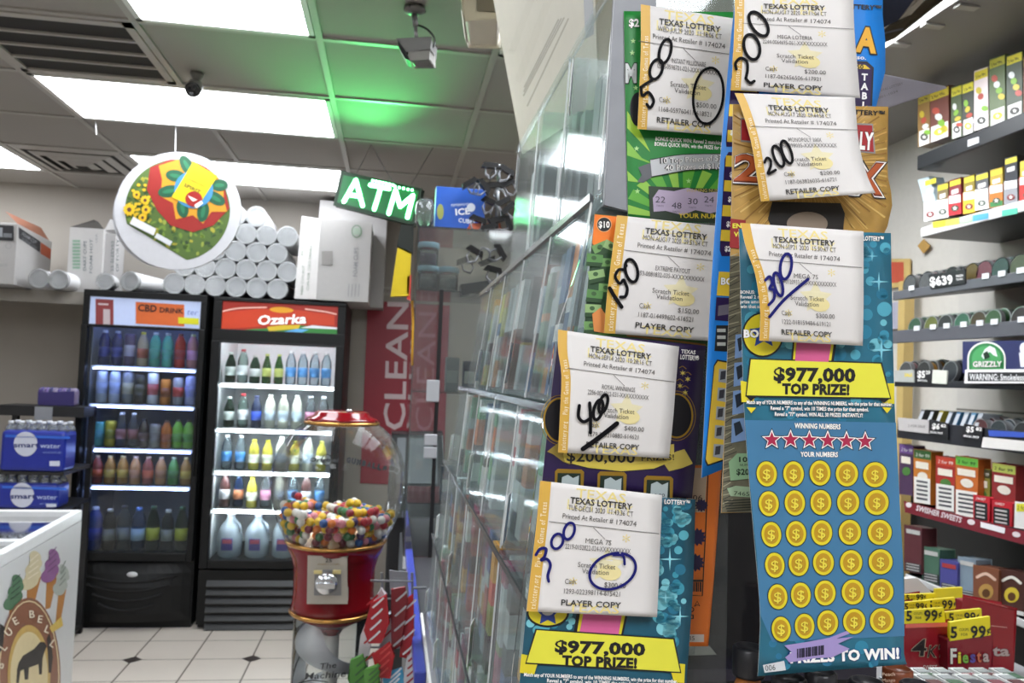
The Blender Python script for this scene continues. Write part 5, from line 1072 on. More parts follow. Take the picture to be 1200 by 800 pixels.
# price cards
def card(poly, x, text, label, name='price_tag', bg='#1b1b1f', fg='#eceae6', sub=None):
    s_ = SX(x); r = thing(name, label, 'price tag', s_(*poly[-1]), 'price cards on the tobacco shelves'); b = MB(); b.slab([s_(*p) for p in poly], (.004, 0, 0), M(bg, .4)); b.build('card', r); A = Art(s_, .001); f = M(fg, .4)
    for t in text: A.text(t[0], t[1], t[2], t[3], f, w=t[4], rot=t[5], bold=.06)
    if sub: A.rect(*sub, f, sk=.1)
    A.build('price_print', r)
card([(1088, 322), (1131, 315), (1131, 332), (1090, 338)], XS-.004, [('$639', 1090, 335, 10.5, 27, -6), ('EACH', 1120.5, 324.5, 2.4, 8, -6), ('TAX INC', 1120.5, 328.5, 2.2, 8, -6)], 'black $6.39 price tag on the upper grey shelf')
card([(1072, 432), (1092, 433), (1092, 449), (1072, 448)], XS-.004, [('$5', 1075, 442, 8, 9, 2), ('29', 1085, 438, 4, 5, 2), ('SPECIAL', 1075, 446.5, 2, 12, 2)], 'black $5 price tag left of a white one on the dark shelf')
card([(1093, 433), (1110, 434), (1109, 450), (1092, 449)], XS-.004, [], 'pale blank price tag right of the black $5 tag', bg='#cfd0c4')
card([(1048, 434), (1071, 433), (1071, 448), (1048, 447)], XS-.004, [('SALE', 1060, 441, 4, 9, 0)], 'pale shelf label with a yellow corner at the far end', bg='#a7a9a4', fg='#d9c23a')
card([(1089, 491), (1111, 496), (1111, 515), (1089, 509)], XS-.006, [('$6', 1092, 502, 6.5, 9, 6), ('62', 1102.5, 500, 3.5, 6, 6), ('SPECIAL PRICE', 1089.5, 507, 2.2, 15, 6)], 'black $6 price card on the dark shelf')
card([(1130, 496), (1152, 501), (1150, 518), (1127, 513)], XS-.006, [('$5', 1132, 505.5, 6.5, 9, 6), ('82', 1143.5, 504, 3.8, 7, 6), ('SPECIAL PRICE', 1129, 511.5, 2.2, 18, 6)], 'black $5 price card hung beside the round cans')
card([(1052, 489), (1088, 492), (1088, 508), (1053, 504)], XS-.004, [('2 FOR SALE', 1064, 500, 3, 20, 3)], 'long pale price strip with a yellow ring at the far end', bg='#b9b4b2', fg='#8a8684')
b = Art(SX(XS-.005), .001); b.slab([SX(XS-.006)(*p) for p in [(1152, 512), (1215, 518), (1215, 530), (1150, 524)]], (.003, 0, 0), M('#d8d4cf', .5)); b.slab([SX(XS-.006)(*p) for p in [(1158, 504), (1215, 507), (1215, 513), (1159, 511)]], (.003, 0, 0), M('#3a55b0', .4))
for q in range(4): b.rect(1172+q*12, 507+.5*q, 1178+q*12, 511+.5*q, M('#a9c0e4', .4))
tag(b.build('shelf_label_strip'), 'white and blue label strip below the round cans at the right edge', 'label strip')
# green bear-logo sign
def bear_sign():
    s_ = SX(XS-.012); r = thing('shelf_sign', 'navy shelf sign with a green arched bear logo and warning strip', 'sign', s_(1165, 448)); b = MB(); b.slab([s_(*p) for p in [(1128, 400), (1225, 398), (1225, 440), (1128, 437)]], (.008, 0, 0), M('#2a2f5a', .4)); b.build('sign_panel', r)
    b = MB(); s2 = SX(XS-.016); b.slab([s2(*p) for p in [(1131, 433), (1225, 432), (1225, 449), (1130, 449)]], (.003, 0, 0), M('#e6e4e2', .4)); wp = b.build('warning_strip', r)
    A = Art(s2, .001); A.rect(1134, 436, 1225, 446.5, M('#242426', .5)); A.text('WARNING: Smokeless', 1136, 445, 7.5, M('#eeeeee', .4), w=64, rot=.5, bold=.03, L=2); A.build('warning_print', wp)
    A = Art(s_, .0012); arch = lambda w, h: [(1136+20-w, 433)]+[(1157-1+w*math.cos(math.radians(a)), 420-h*math.sin(math.radians(a))) for a in range(180, -1, -12)]+[(1156+w, 433)]
    A.poly(arch(22.5, 20), wh, L=1); A.poly(arch(20.5, 18), M('#2f7a44', .4), L=2); A.poly(arch(17, 15), M('#4a9a5c', .4), L=3)
    A.poly([(1150, 417), (1154, 409), (1160, 405), (1166, 408), (1169, 418), (1164, 416), (1160, 412), (1155, 416), (1153, 421)], M('#d9e4dc', .4), L=4); A.poly([(1152, 414), (1157, 411), (1160, 418), (1154, 421)], M('#1d3324', .4), L=5)
    A.otext('GRIZZLY', 1157, 429.5, 6.5, wh, M('#1d3324', .4), 6, w=34, align='c', bold=.05, rot=-.5); A.ell(1200, 408, 5, 7, M('#d9dcea', .4), L=3); A.poly([(1194, 413), (1212, 412), (1212, 430), (1196, 430)], M('#d9dcea', .4), L=2); A.build('logo', r)
bear_sign()
# cigarillo pouches on the maroon shelf
PCH = [(1054, 1070, 578, 520, '#4a3450', '#6a4a8a', 'purple pouch half hidden behind the large blue ticket'), (1071, 1091, 588, 526, '#c0762c', '#3f6a38', 'orange pouch with a green top on the maroon shelf'), (1097, 1119, 596, 534, '#a8322c', '#c8442f', 'red pouch with a green stripe on the maroon shelf'), (1120, 1146, 603, 534, '#c4682c', '#6fc04a', 'orange pouch with a bright green header on the maroon shelf'), (1143, 1160, 606, 548, '#8f8a3c', '#4a4a2c', 'small olive pouch in the first red box'), (1163, 1190, 612, 542, '#8a2a2a', '#b9c25a', 'dark red pouch with a pale header in the second red box')]
for k, (x0, x1, yb_, yt, c, hc, lab) in enumerate(PCH):
    sk = .16
    def deco(A, x0=x0, x1=x1, yb_=yb_, yt=yt, hc=hc, k=k):
        w = x1-x0; A.rect(x0, yt, x1, yt+10, M(hc, .4), sk=sk); A.rect(x0+2, yt+14, x1-3, yt+22, M('#e4dccb', .4), sk=sk, L=2); A.text('2 for 99', x0+2, yt+8, 4, blkp if k in (3, 5) else wh, w=w*.8, rot=9, L=3); A.ell((x0+x1)/2, yt+32, w*.3, 5, M('#d9d2c4' if k % 2 else '#4a7a3a', .4), L=2, rot=20)
        if k in (1, 2, 3):
            A.rect(x0, yb_-30, x1-1, yb_, M('#dcdad4', .5), sk=sk, L=3)
            for q_ in range(5): A.rect(x0+3, yb_-26+q_*5, x1-4, yb_-23.6+q_*5, M('#55555a'), sk=sk, L=4)
    facing([(x0, yt), (x1, yt+sk*(x1-x0)), (x1, yb_+sk*(x1-x0)), (x0, yb_)], XS+(.03 if k != 4 else .05), .04, 'cigarillo_pouch', lab, 'pouch', 'pouches on the maroon tobacco shelf', c, deco)
for k, (x0, x1, yt, yb_, lab) in enumerate(((1141, 1160, 580, 608, 'red warning-printed tray box, the left of two on the maroon shelf'), (1163, 1186, 586, 613, 'red warning-printed tray box, the right of two on the maroon shelf'))):
    def deco(A, x0=x0, x1=x1, yt=yt, yb_=yb_):
        A.rect(x0+1, yt+7, x1-3, yb_, M('#232326', .5), sk=.17); A.text('SWEET', x0+3, yt+5, 3, wh, w=11, rot=9)
        for q_ in range(4): A.rect(x0+3, yt+10+q_*4.6, x1-6, yt+12+q_*4.6, M('#b9b4b0'), sk=.17, L=2)
    facing([(x0, yt), (x1, yt+.17*(x1-x0)), (x1, yb_+.17*(x1-x0)), (x0, yb_)], XS+.015, .012, 'tray_box', lab, 'box', 'red tray boxes on the maroon shelf', '#b3202c', deco)
facing([(1190, 588), (1215, 592), (1215, 622), (1189, 617)], XS+.015, .05, 'cigarillo_box', 'white and yellow box at the right end of the maroon shelf', 'box', None, '#d9d6d2', lambda A: (A.rect(1191, 590, 1212, 599, yel), A.text('2 for 99', 1192, 597, 5, blkp, w=18, L=2)))
A = Art(SX(XS-.0008), .0012); wp = M('#d9cfd0', .5)
A.text('SWISHER SWEETS', 1073, 597.5, 6.5, wp, w=55, rot=15.5, bold=.05); A.ell(1065, 591.5, 3.6, 3, wp, rot=15); A.ell(1138, 611.5, 4.6, 3.2, wp, rot=15); A.poly([(1149, 611), (1178, 618.5), (1177, 625), (1149, 617.5)], M('#e2e0e2', .4)); A.ell(1191, 626, 5, 3.2, wp, rot=15); A.slab([SX(XS-.0005)(*p) for p in [(1059, 586.5), (1215, 626), (1215, 637), (1060, 596.5)]], (.0004, 0, 0), M('#7c2430', .4))
tag(A.build('shelf_strip'), 'maroon strip with white lettering along the shelf lip', 'label strip')
# lower shelf pouches
LOW = [(1060, 1080, 668, 615, '#5a2f34', 'dark red pouch, farthest on the lowest shelf'), (1081, 1101, 680, 640, '#4a6a58', 'green and blue box on the lowest shelf'), (1102, 1122, 692, 655, '#4a4a8a', 'blue box on the lowest shelf'), (1123, 1143, 700, 652, '#7f8f9c', 'pale grey-blue pouch on the lowest shelf'), (1141, 1170, 706, 662, '#7a4a34', 'brown pouch with a gold oval on the lowest shelf'), (1171, 1200, 716, 666, '#4a2c26', 'dark brown pouch with a yellow label on the lowest shelf'), (1201, 1225, 724, 668, '#3c3c3a', 'dark pouch at the right edge of the lowest shelf')]
for k, (x0, x1, yb_, yt, c, lab) in enumerate(LOW):
    sk = .2
    def deco(A, x0=x0, x1=x1, yb_=yb_, yt=yt, k=k):
        w = x1-x0
        if k < 4:
            A.rect(x0+1, yb_-10, x1-1, yb_, M('#2a2a2e', .5), sk=sk)
            for q_ in range(3): A.rect(x0+2, yb_-9+q_*3.2, x1-3, yb_-7.6+q_*3.2, M('#a9a8a6'), sk=sk, L=2)
            A.rect(x0+2, yt+4, x1-2, yt+9, M('#a33a3c' if k == 2 else '#b9b8b4', .5), sk=sk, L=2)
        else:
            A.ell((x0+x1)/2, yt+28+sk*w/2, w*.3, 9, M('#b08a4a' if k == 4 else '#c9b23a', .4)); A.stroke([(x0+4, yt+14), ((x0+x1)/2, yt+10), (x1-4, yt+17)], 3.4, M('#d9b8a4' if k == 4 else '#e0dcd0', .4)); A.ell((x0+x1)/2, yt+30+sk*w/2, w*.16, 5, M('#5a3a22', .4), L=2)
            A.rect(x0, yb_-5, x1, yb_, M('#c9c7c2', .5), sk=sk, L=2)
    facing([(x0, yt), (x1, yt+sk*(x1-x0)), (x1, yb_+sk*(x1-x0)), (x0, yb_)], XS+.015+.008*(k % 2), .05, 'tobacco_pouch', lab, 'pouch', 'pouches on the lowest tobacco shelf', c, deco)
# overhead canopy at the right
b = MB(); p = PX(1080, 28, 1.42); b.hexa([(1.42, .4, p.z), (XR, .4, p.z-.02), (XR, 4.2, p.z-.02), (1.42, 4.2, p.z), (1.42, .4, p.z+.03), (XR, .4, p.z+.03), (XR, 4.2, p.z+.03), (1.42, 4.2, p.z+.03)], M('#8d8b87', .5, noise=.06, scale=5))
r = b.build('overhead_canopy'); tag(r, 'grey overhead canopy above the tobacco shelves at upper right', 'canopy')
for k, (px, py) in enumerate(((1054, 52), (1093, 30), (1133, 8))):
    c = PZ(px, py, p.z-.004); b = MB(); b.box(c.x-.03, c.x+.03, c.y-.012, c.y+.012, p.z-.008, p.z-.001, M('#aaa8a2', .4)); tag(b.build('canopy_clip'), ['farthest pale clip under the grey canopy edge', 'middle pale clip under the grey canopy edge', 'nearest pale clip under the grey canopy edge'][k], 'clip', 'clips under the canopy')
# wrapped goods stored above, seen against the lamp
def stored(poly, y, c, lab, t=.2):
    s_ = SY(y); r = thing('stored_bag', lab, 'bag', s_(*poly[0])); b = MB(); b.slab([s_(*p) for p in poly], (.02, t, .02), M(c, .4, noise=.4, scale=25)); b.build('bag_body', r, bevel=.01)
    A = Art(SY(y-.002), .002); xs = [p[0] for p in poly]; A.stroke([(xs[0]+4, poly[0][1]-8), (xs[0]+22, poly[0][1]-14), (xs[0]+40, poly[0][1]-18)], 2, M('#6a6a72', .4)); A.build('bag_crease', r)
stored([(1008, 50), (1034, 42), (1060, 27), (1080, 12), (1098, -8), (1098, -205), (1010, -205)], 1.7, '#23283c', 'dark blue wrapped bag hanging above the canopy at the top edge', .15)
stored([(1018, 52), (1047, 40), (1070, 28), (1090, 12), (1110, -8), (1094, -12), (1066, 18), (1040, 30)], 1.62, '#4a4030', 'brown wrapped bag hanging in front of the dark blue one', .07)

# ------------------------------------------------------------------ candy with yellow price headers, bottles in front
def header_bag(poly, hpoly, y, body, label, prints, hp, grp='price-headed candy bags'):
    s_ = SY(y); r = thing('candy_bag', label, 'candy bag', s_(*poly[-1]), grp); b = MB(); b.slab([s_(*p) for p in poly], (0, .03, 0), M(body, .25, noise=.15, scale=25)); b.build('bag_body', r, bevel=.003)
    b = MB(); b.slab([SY(y-.002)(*p) for p in hpoly], (0, .004, 0), M('#e0cf24', .35)); h = b.build('price_header', r); A = Art(SY(y-.0025), .0006); hp(A); A.build('header_print', h)
    if prints: A = Art(SY(y-.0005), .0007); prints(A); A.build('bag_print', r)
def pr4(A):
    A.otext('4', 1068, 768, 20, M('#1a1214', .4), M('#b9a48c', .4), 2, w=17, bold=.03, ital=.1); A.otext("K's", 1087, 770, 15, M('#1a1214', .4), M('#b9a48c', .4), 2, w=19, bold=0, ital=.2); A.text('SWEET', 1082, 784, 5, M('#d9c9c4', .4), w=16)
    A.poly([(1061, 731), (1110, 729), (1111, 734), (1061, 736)], M('#d9645a', .3), L=2)
def prf(A):
    x = 1113
    for ch, c, w in zip('Fiesta', ['#d8d2c8', '#d9c43a', '#7fb04a', '#5a4a9a', '#c9684a', '#b9a4a0'], [9, 5, 9, 8, 7, 9]): A.otext(ch, x+w/2, 777-(x-1113)*.06, 18 if ch == 'F' else 14, M(c, .35), M('#3c1a24', .4), 2, align='c', w=w*.8, bold=.05); x += w
def ph(x, y, big, k=1.0):
    def f(A):
        A.text('5', x, y, 12*k, blkp, w=7*k, bold=.05); A.text('COUPS', x+9*k, y-7*k, 3*k, blkp, w=10*k); A.text('FOR', x+11*k, y-2*k, 3*k, blkp, w=7*k); A.text('99', x+21*k, y, 13*k, blkp, w=16*k, bold=.05); A.text('¢', x+38*k, y-5*k, 7*k, blkp, w=4*k, bold=.04)
    return f
G2 = 'price-headed candy bags'
header_bag([(1130, 702), (1190, 714), (1186, 784), (1126, 784)], [(1096, 690), (1128, 688), (1128, 700), (1096, 702)], 1.06, '#8e1c24', 'red candy bag at the back behind the rows of yellow headers', lambda A: (A.otext('ta', 1163, 768, 12, M('#b9a4a0', .35), M('#4a1a20', .4), 2, w=20, bold=.05), A.stroke([(1162, 733), (1180, 735)], 1, M('#c98a84'))), lambda A: None)
header_bag([(1056, 708), (1092, 702), (1092, 780), (1058, 780)], [(1056, 697), (1096, 695), (1098, 704), (1058, 706)], 1.04, '#8a1a22', 'candy bag whose yellow header stands farthest back on the left', None, ph(1062, 703, 1, .55))
header_bag([(1088, 716), (1118, 714), (1118, 780), (1090, 780)], [(1086, 703), (1119, 700), (1120, 713), (1088, 716)], 1.02, '#8a1a22', 'candy bag in the second row of yellow headers, middle', None, ph(1087, 713, 1, .8))
header_bag([(1056, 716), (1084, 712), (1086, 780), (1056, 780)], [(1056, 706), (1090, 703), (1090, 715), (1056, 718)], 1.0, '#8a1a22', 'candy bag in the second row of yellow headers, left', None, ph(1060, 714, 1, .62))
header_bag([(1112, 728), (1150, 724), (1152, 782), (1114, 784)], [(1108, 717), (1150, 713), (1151, 725), (1110, 731)], .98, '#8a1a22', 'red candy bag just behind the front right one', None, ph(1112, 728, 1, .85))
header_bag([(1060, 730), (1110, 728), (1113, 790), (1064, 792)], [(1050, 716), (1106, 712), (1108, 729), (1052, 731)], .95, '#8c1c26', 'front red candy bag with a large black 4 and K', pr4, ph(1062, 727, 1, 1.0))
header_bag([(1113, 750), (1161, 744), (1162, 786), (1113, 787)], [(1113, 729), (1160, 722), (1161, 744), (1113, 751)], .93, '#7c1a26', 'front red candy bag with rainbow letters under a 99 cent header', prf, ph(1114, 747, 1, 1.12))
b = MB(); s_ = SY(.99); q0, q1 = s_(1046, 792), s_(1215, 800); b.box(q0.x-.03, q1.x+.06, .90, 1.16, min(q0.z, q1.z)-.03, min(q0.z, q1.z)-.012, M('#8a8a8c', .4)); tz = min(q0.z, q1.z)-.012; tag(b.build('candy_shelf'), 'grey shelf board carrying the red candy bags', 'shelf')
b = MB(); c0 = q0; b.box(c0.x+.02, c0.x+.05, 1.0, 1.06, .966, tz-.019, M('#5a5a5c', .4)); tag(b.build('shelf_post'), 'grey post under the candy shelf', 'post')
s_ = SY(1.1); A = Art(s_, .001); A.slab([s_(*p) for p in [(1058, 678), (1075, 677), (1092, 694), (1092, 712), (1058, 712)]], (0, .01, 0), M('#cfcfd2', .5)); tag(A.build('white_card'), 'white card standing at the back of the candy shelf', 'card')
# flat tray of small packs, front right
rr = random.Random(12)
for k in range(10):
    row, i = divmod(k, 5); yy = .82+.05*row; px = 1092+i*24-row*6; py = 797-8*row; p = PY(px, py, yy); b = MB(); b.box(p.x-.010, p.x+.009, yy-.02, yy+.02, p.z-.006, p.z, M(['#e2e2e0', '#d9dcd8'][i % 2], .4)); b.box(p.x-.008, p.x+.007, yy-.016, yy+.0, p.z+.0002, p.z+.001, M(['#5a2a2c', '#2f5a3c', '#33333a', '#7a3a44'][(i+row) % 4], .4)); b.box(p.x-.008, p.x+.007, yy+.003, yy+.014, p.z+.0002, p.z+.001, M('#9aa0a0', .4))
    tag(b.build('small_pack'), f'small white pack, {ORD[i]} from left in the {"front" if row == 0 else "back"} row below the candy bags', 'pack', 'small packs in the tray')
p = PY(1140, 800, .84); b = MB(); b.box(p.x-.075, p.x+.09, .78, .9, p.z-.030, p.z-.014, M('#aab0b4', .4)); tag(b.build('pack_tray'), 'pale tray under the small white packs at the bottom right', 'tray')
def shot(px, py, y, lab, body, cap='#26262a', tall=.085):
    c = PY(px, py, y); r = thing('flavour_bottle', lab, 'bottle', (c.x, y, c.z-tall), 'small bottles with black caps'); R = .0145
    b = MB(); b.lathe([(R*.95, 0), (R, .004), (R, tall*.62), (R*.62, tall*.78), (R*.6, tall*.8)], (c.x, y, c.z-tall), M(body, .3, noise=.25, scale=40), 20); b.build('bottle_body', r)
    b = MB(); b.lathe([(R*.82, tall*.80), (R*.86, tall*.82), (R*.86, tall*.985), (R*.76, tall), (R*.70, tall), (R*.68, tall*.975), (1e-4, tall*.975)], (c.x, y, c.z-tall), M(cap, .35), 24); b.build('bottle_cap', r)
    return c, r
c, r = shot(878, 757, .60, 'orange bottle with a black cap beside the blue ticket corner', '#b9743a', tall=.11)
shot(925, 793, .56, 'bottle whose black cap shows below the ticket, left one', '#5a3a2a'); shot(1016, 797, .56, 'bottle whose black cap shows below the ticket, right one', '#6a3a2a')
shot(962, 786, .62, 'dark bottle between the two black caps below the ticket', '#2a1d1a', tall=.09); shot(1074, 800, .6, 'black-capped bottle below the front left red candy bag', '#7a4a2c')
c, r = shot(1052, 782, .66, 'brown bottle labelled Peach at the right below the blue ticket', '#7c3f22', '#7c3f22', .1); s_ = SPL((c.x, .66-.0155, c.z), (0, -1, 0)); A = Art(s_, .0006); A.text('Peach', 1034, 792, 4.4, M('#d8b9a4', .4), w=15, rot=-2, bold=.02); A.text('Mango', 1034, 799, 4.4, M('#d8b9a4', .4), w=15, rot=-2); A.build('bottle_print', r)

# ================================================================== SCRATCH TICKETS AND RECEIPTS
ink = M('#3a3836', .6); ink2 = M('#5a5653', .6); paper = M('#d9d5d2', .6, noise=.02); wtr = M('#e6d48a', .6); stripeM = M('#d2a646', .55); WHT = M('#f2f0ec', .5); BLK = M('#16151a', .45); YEL = M('#ddd842', .4); YEL2 = M('#d9c92a', .4)
marker = M('#0d0c10', .7, spec=.15); pen = M('#181a66', .6, spec=.2)
def sheet_mesh(A, left, right, th, mat, nu=8, back=None):
    """curved sheet between a left and a right edge (photo points, top to bottom), with real thickness"""
    n = 14
    def samp(E):
        P = bez(E, 6); out = []
        for k in range(n+1):
            f = k/n*(len(P)-1); i = min(int(f), len(P)-2); t = f-i; out.append((P[i][0]*(1-t)+P[i+1][0]*t, P[i][1]*(1-t)+P[i+1][1]*t))
        return out
    L, R = samp(left), samp(right); vs = []
    for l, r in zip(L, R):
        for k in range(nu+1): t = k/nu; vs.append(A.surf(l[0]*(1-t)+r[0]*t, l[1]*(1-t)+r[1]*t))
    m = len(vs); w = nu+1; vs2 = [v+Vector((0, th, 0)) for v in vs]
    fs = [(j*w+k, (j+1)*w+k, (j+1)*w+k+1, j*w+k+1) for j in range(n) for k in range(nu)]
    fb = [tuple(m+i for i in reversed(f)) for f in fs]
    rim = [j*w for j in range(n+1)]+[n*w+k for k in range(1, w)]+[j*w+nu for j in range(n-1, -1, -1)]+[k for k in range(nu-1, 0, -1)]
    side = [(rim[i], m+rim[i], m+rim[(i+1) % len(rim)], rim[(i+1) % len(rim)]) for i in range(len(rim))]
    A.add(vs+vs2, fs, mat, True)
    o = len(A.v)-2*m
    for f in fb+side: A.f.append(tuple(o+i for i in f)); A.m.append(back or mat); A.sm.append(False)
    return L, R
def quadmap(tl, tr, br, bl, W_=143., H_=145.):
    def f(x, y):
        s_, t = x/W_, y/H_; a = tl[0]*(1-s_)+tr[0]*s_; b_ = tl[1]*(1-s_)+tr[1]*s_; c = bl[0]*(1-s_)+br[0]*s_; d = bl[1]*(1-s_)+br[1]*s_; return a*(1-t)+c*t, b_*(1-t)+d*t
    return f
def receipt(label, surf, left, right, quad, date, game, num, cash, code, copy, hand, handlab, handmat=marker, dx=0.0, sw=12, stripe='#d2a646', below=()):
    """one lottery receipt: printed sheet with an ochre edge strip, handwriting as its own part"""
    A = Art(surf, .00022); A.L = 1; L, R = sheet_mesh(A, left, right, .00025, paper)
    # ochre strip along the left edge
    sm = M(stripe, .5); n = len(L); vs = []
    for (lx, ly), (rx, ry) in zip(L, R):
        k = sw/math.hypot(rx-lx, ry-ly)
        for q in (0, .5, 1): vs.append(A.pt(lx+(rx-lx)*k*q, ly+(ry-ly)*k*q, 1))
    A.add(vs, [(3*j+q, 3*j+3+q, 3*j+4+q, 3*j+1+q) for j in range(n-1) for q in (0, 1)], sm)
    # lettering that follows the strip upward
    st = 'txlottery.org   Play the Games of Texas'; acc = [(l[0]+(r[0]-l[0])*sw*.78/math.hypot(r[0]-l[0], r[1]-l[1]), l[1]+(r[1]-l[1])*sw*.78/math.hypot(r[0]-l[0], r[1]-l[1])) for l, r in zip(L, R)][::-1]
    tot = sum(math.dist(a, b_) for a, b_ in zip(acc, acc[1:])); pos = 3.0; hh = sw*.52; i = 0; start = 0.0
    for ch in st:
        cw = glyphs(ch, .02)[2]*hh*.62 if ch != ' ' else hh*.3
        while i < len(acc)-2 and pos-start > math.dist(acc[i], acc[i+1]): start += math.dist(acc[i], acc[i+1]); i += 1
        if pos+cw > tot: break
        a, b_ = acc[i], acc[i+1]; t = (pos-start)/max(1e-6, math.dist(a, b_)); 
        if ch != ' ': A.text(ch, a[0]+(b_[0]-a[0])*t, a[1]+(b_[1]-a[1])*t, hh, M('#efe3c4', .5), sx=.62, rot=math.degrees(math.atan2(b_[1]-a[1], b_[0]-a[0])), bold=.02, L=2)
        pos += cw+hh*.14
    A.xf = quadmap(*quad); T_ = A.text
    # pale watermark
    T_('TEXAS', 72+dx, 14, 11, wtr, w=58, align='c', bold=.02, L=1); T_('LOTTERY', 72+dx, 28, 12, M('#e4d79c', .6), w=76, align='c', bold=.0, L=1)
    A.star(84+dx, 88, 21, M('#dfd6b0', .6), L=1, q=.5); A.ell(88+dx, 96, 13, 9, M('#e2d49a', .6), L=2); T_('TEXAS', 73+dx, 143, 10, wtr, w=56, align='c', bold=.02, L=1); T_('*', 100+dx, 66, 16, wtr, L=1); T_('*', 44+dx, 120, 16, wtr, L=1)
    T_('TEXAS LOTTERY', 73+dx, 21, 7.2, ink, w=72, align='c', L=3, bold=.04); T_(date, 73+dx, 29, 6.2, ink2, w=75, align='c', L=3); T_('Printed At Retailer #', 30+dx, 39, 6.2, ink2, w=58, L=3); T_('174074', 92+dx, 40, 6.2, ink2, w=23, L=3)
    A.stroke([(sw+2, 44), (70, 45), (141, 46)], .7, ink2, L=3, n=8)
    T_(game, 73+dx, 64.5, 6, ink2, w=min(40, 4.2*len(game)), align='c', L=3); T_(num, 73+dx, 72.5, 6, ink2, w=74, align='c', L=3)
    T_('Scratch Ticket', 73+dx, 92, 6, ink2, w=42, align='c', L=3); T_('Validation', 72+dx, 99, 6, ink2, w=30, align='c', L=3)
    T_('Cash', 39+dx, 112, 6, ink2, w=12, L=3); T_(cash, 83+dx, 113, 6, ink2, w=24, L=3); T_(code, 70+dx, 123, 6, ink2, w=62, align='c', L=3); T_(copy, 70+dx, 136.5, 7, ink, w=66, align='c', L=3, bold=.03)
    A.stroke([(66+dx, 46), (80+dx, 58)], .6, ink2, L=4, smooth=False)
    A.xf = None; r = A.build('lottery_receipt'); tag(r, label, 'receipt', None)
    H = Art(surf, .00022); H.L = 6
    for st_ in hand: H.stroke(st_[0], st_[1]*1.15, handmat, L=6, n=7)
    h = H.build('handwriting', r); h['label'] = handlab
    return r
def oval(cx, cy_, rx, ry, rot=0, a0=0, a1=360, n=14):
    c, d = math.cos(math.radians(rot)), math.sin(math.radians(rot)); return [(cx+rx*math.cos(math.radians(a0+(a1-a0)*k/n))*c-ry*math.sin(math.radians(a0+(a1-a0)*k/n))*d, cy_+rx*math.cos(math.radians(a0+(a1-a0)*k/n))*d+ry*math.sin(math.radians(a0+(a1-a0)*k/n))*c) for k in range(n+1)]
def ticket(label, A, left, right, mat, back='#cfc9c4'):
    return sheet_mesh(A, left, right, .0004, mat, back=M(back, .6))
def finish(A, label):
    o = A.build('scratch_ticket'); tag(o, label, 'lottery ticket'); return o
def bokeh(A, region, n, seed, cols, L, r0=3, r1=9, test=None):
    rd = random.Random(seed); x0, y0, x1, y1 = region
    for k in range(n):
        x, y, r_ = rd.uniform(x0, x1), rd.uniform(y0, y1), rd.uniform(r0, r1)
        if test and not test(x, y, r_): continue
        A.ell(x, y, r_, r_, M(rd.choice(cols), .35), L=L, n=18)

# --- green ticket and its 500 receipt
A = Art(SY(.590), .00022); G_ = M('#1f7d33', .4, noise=.1)
ticket('', A, [(731, 13), (733, 130), (736, 258)], [(862, 14), (858, 140), (852, 262)], G_)
fan = (800, 258)
for k, (a, w) in enumerate(((-168, 5), (-150, 6), (-134, 5), (-118, 6), (-100, 5), (-84, 6), (-66, 5), (-48, 6), (-30, 5))):
    R0 = 62; R1 = 10; f = lambda an, R: (max(736, min(850, fan[0]+R*1.15*math.cos(math.radians(an)))), fan[1]+R*math.sin(math.radians(an)))
    A.poly([f(a-1, R1), f(a-w, R0), f(a+w, R0), f(a+1, R1)], M('#5ea83a' if k % 2 else '#8fc04a', .4), L=1)
A.poly([(735, 130), (748, 150), (762, 178), (735, 150)], M('#9cc43a', .4), L=1); A.poly([(735, 165), (752, 185), (775, 196), (735, 182)], M('#7fb844', .4), L=1); A.poly([(735, 200), (750, 214), (736, 212)], M('#8fc04a', .4), L=1)
for x, y in ((742, 48), (741, 62), (745, 103), (746, 174), (807, 212), (747, 224)): A.star(x, y, 3.4, M('#a9d88a', .4), L=2)
A.otext('$2', 737, 31, 9, WHT, BLK, 3, w=12, bold=.06); A.otext('M', 733, 96, 22, M('#bfc2c0', .4), BLK, 3, w=13, bold=.07, ew=.07); A.ell(748, 128, 10, 20, BLK, L=3)
A.text('BONUS QUICK WIN: Reveal 2 matching symbols', 768, 164.5, 4.6, WHT, w=95, rot=3.6, bold=.04, L=3); A.text('BONUS QUICK WIN, win the PRIZE for that symbol', 767, 170.5, 4.6, WHT, w=98, rot=3.6, bold=.04, L=3)
A.poly([(748, 196), (764, 190), (766, 206), (754, 214), (747, 213), (752, 205)], M('#6a6c70', .3, .4), L=3); A.poly([(762, 187), (800, 181), (850, 180), (850, 198), (810, 199), (764, 207)], M('#c4c6c8', .3, .3), L=4); A.stroke([(762, 187), (800, 181), (850, 180)], .8, BLK, L=5); A.stroke([(764, 207), (810, 199), (850, 198)], .8, BLK, L=5)
A.otext('10 Top Prizes of $2,500', 775, 191.5, 6.5, WHT, BLK, 6, w=88, rot=-3, bold=.02); A.otext('40 Prizes of $1,000', 780, 199.5, 6.5, WHT, BLK, 6, w=75, rot=-2, bold=.02)
A.poly([(760, 218), (854, 222), (853, 262), (762, 257)], M('#2c3a2c', .4), L=3); A.poly([(765, 232), (772, 222), (790, 224), (806, 220), (826, 226), (848, 224), (848, 246), (832, 250), (815, 246), (800, 252), (780, 247), (766, 248)], M('#b3a4bc', .5), L=4)
for t, x, y in (('22', 768, 237), ('48', 787, 244), ('30', 806, 239), ('24', 825, 237)): A.text(t, x, y, 7.5, M('#4a4650', .5), w=11.5, L=5, rot=3); A.text('TWTY', x+1, y+5, 2.3, M('#5a5460'), w=9, L=5, rot=3)
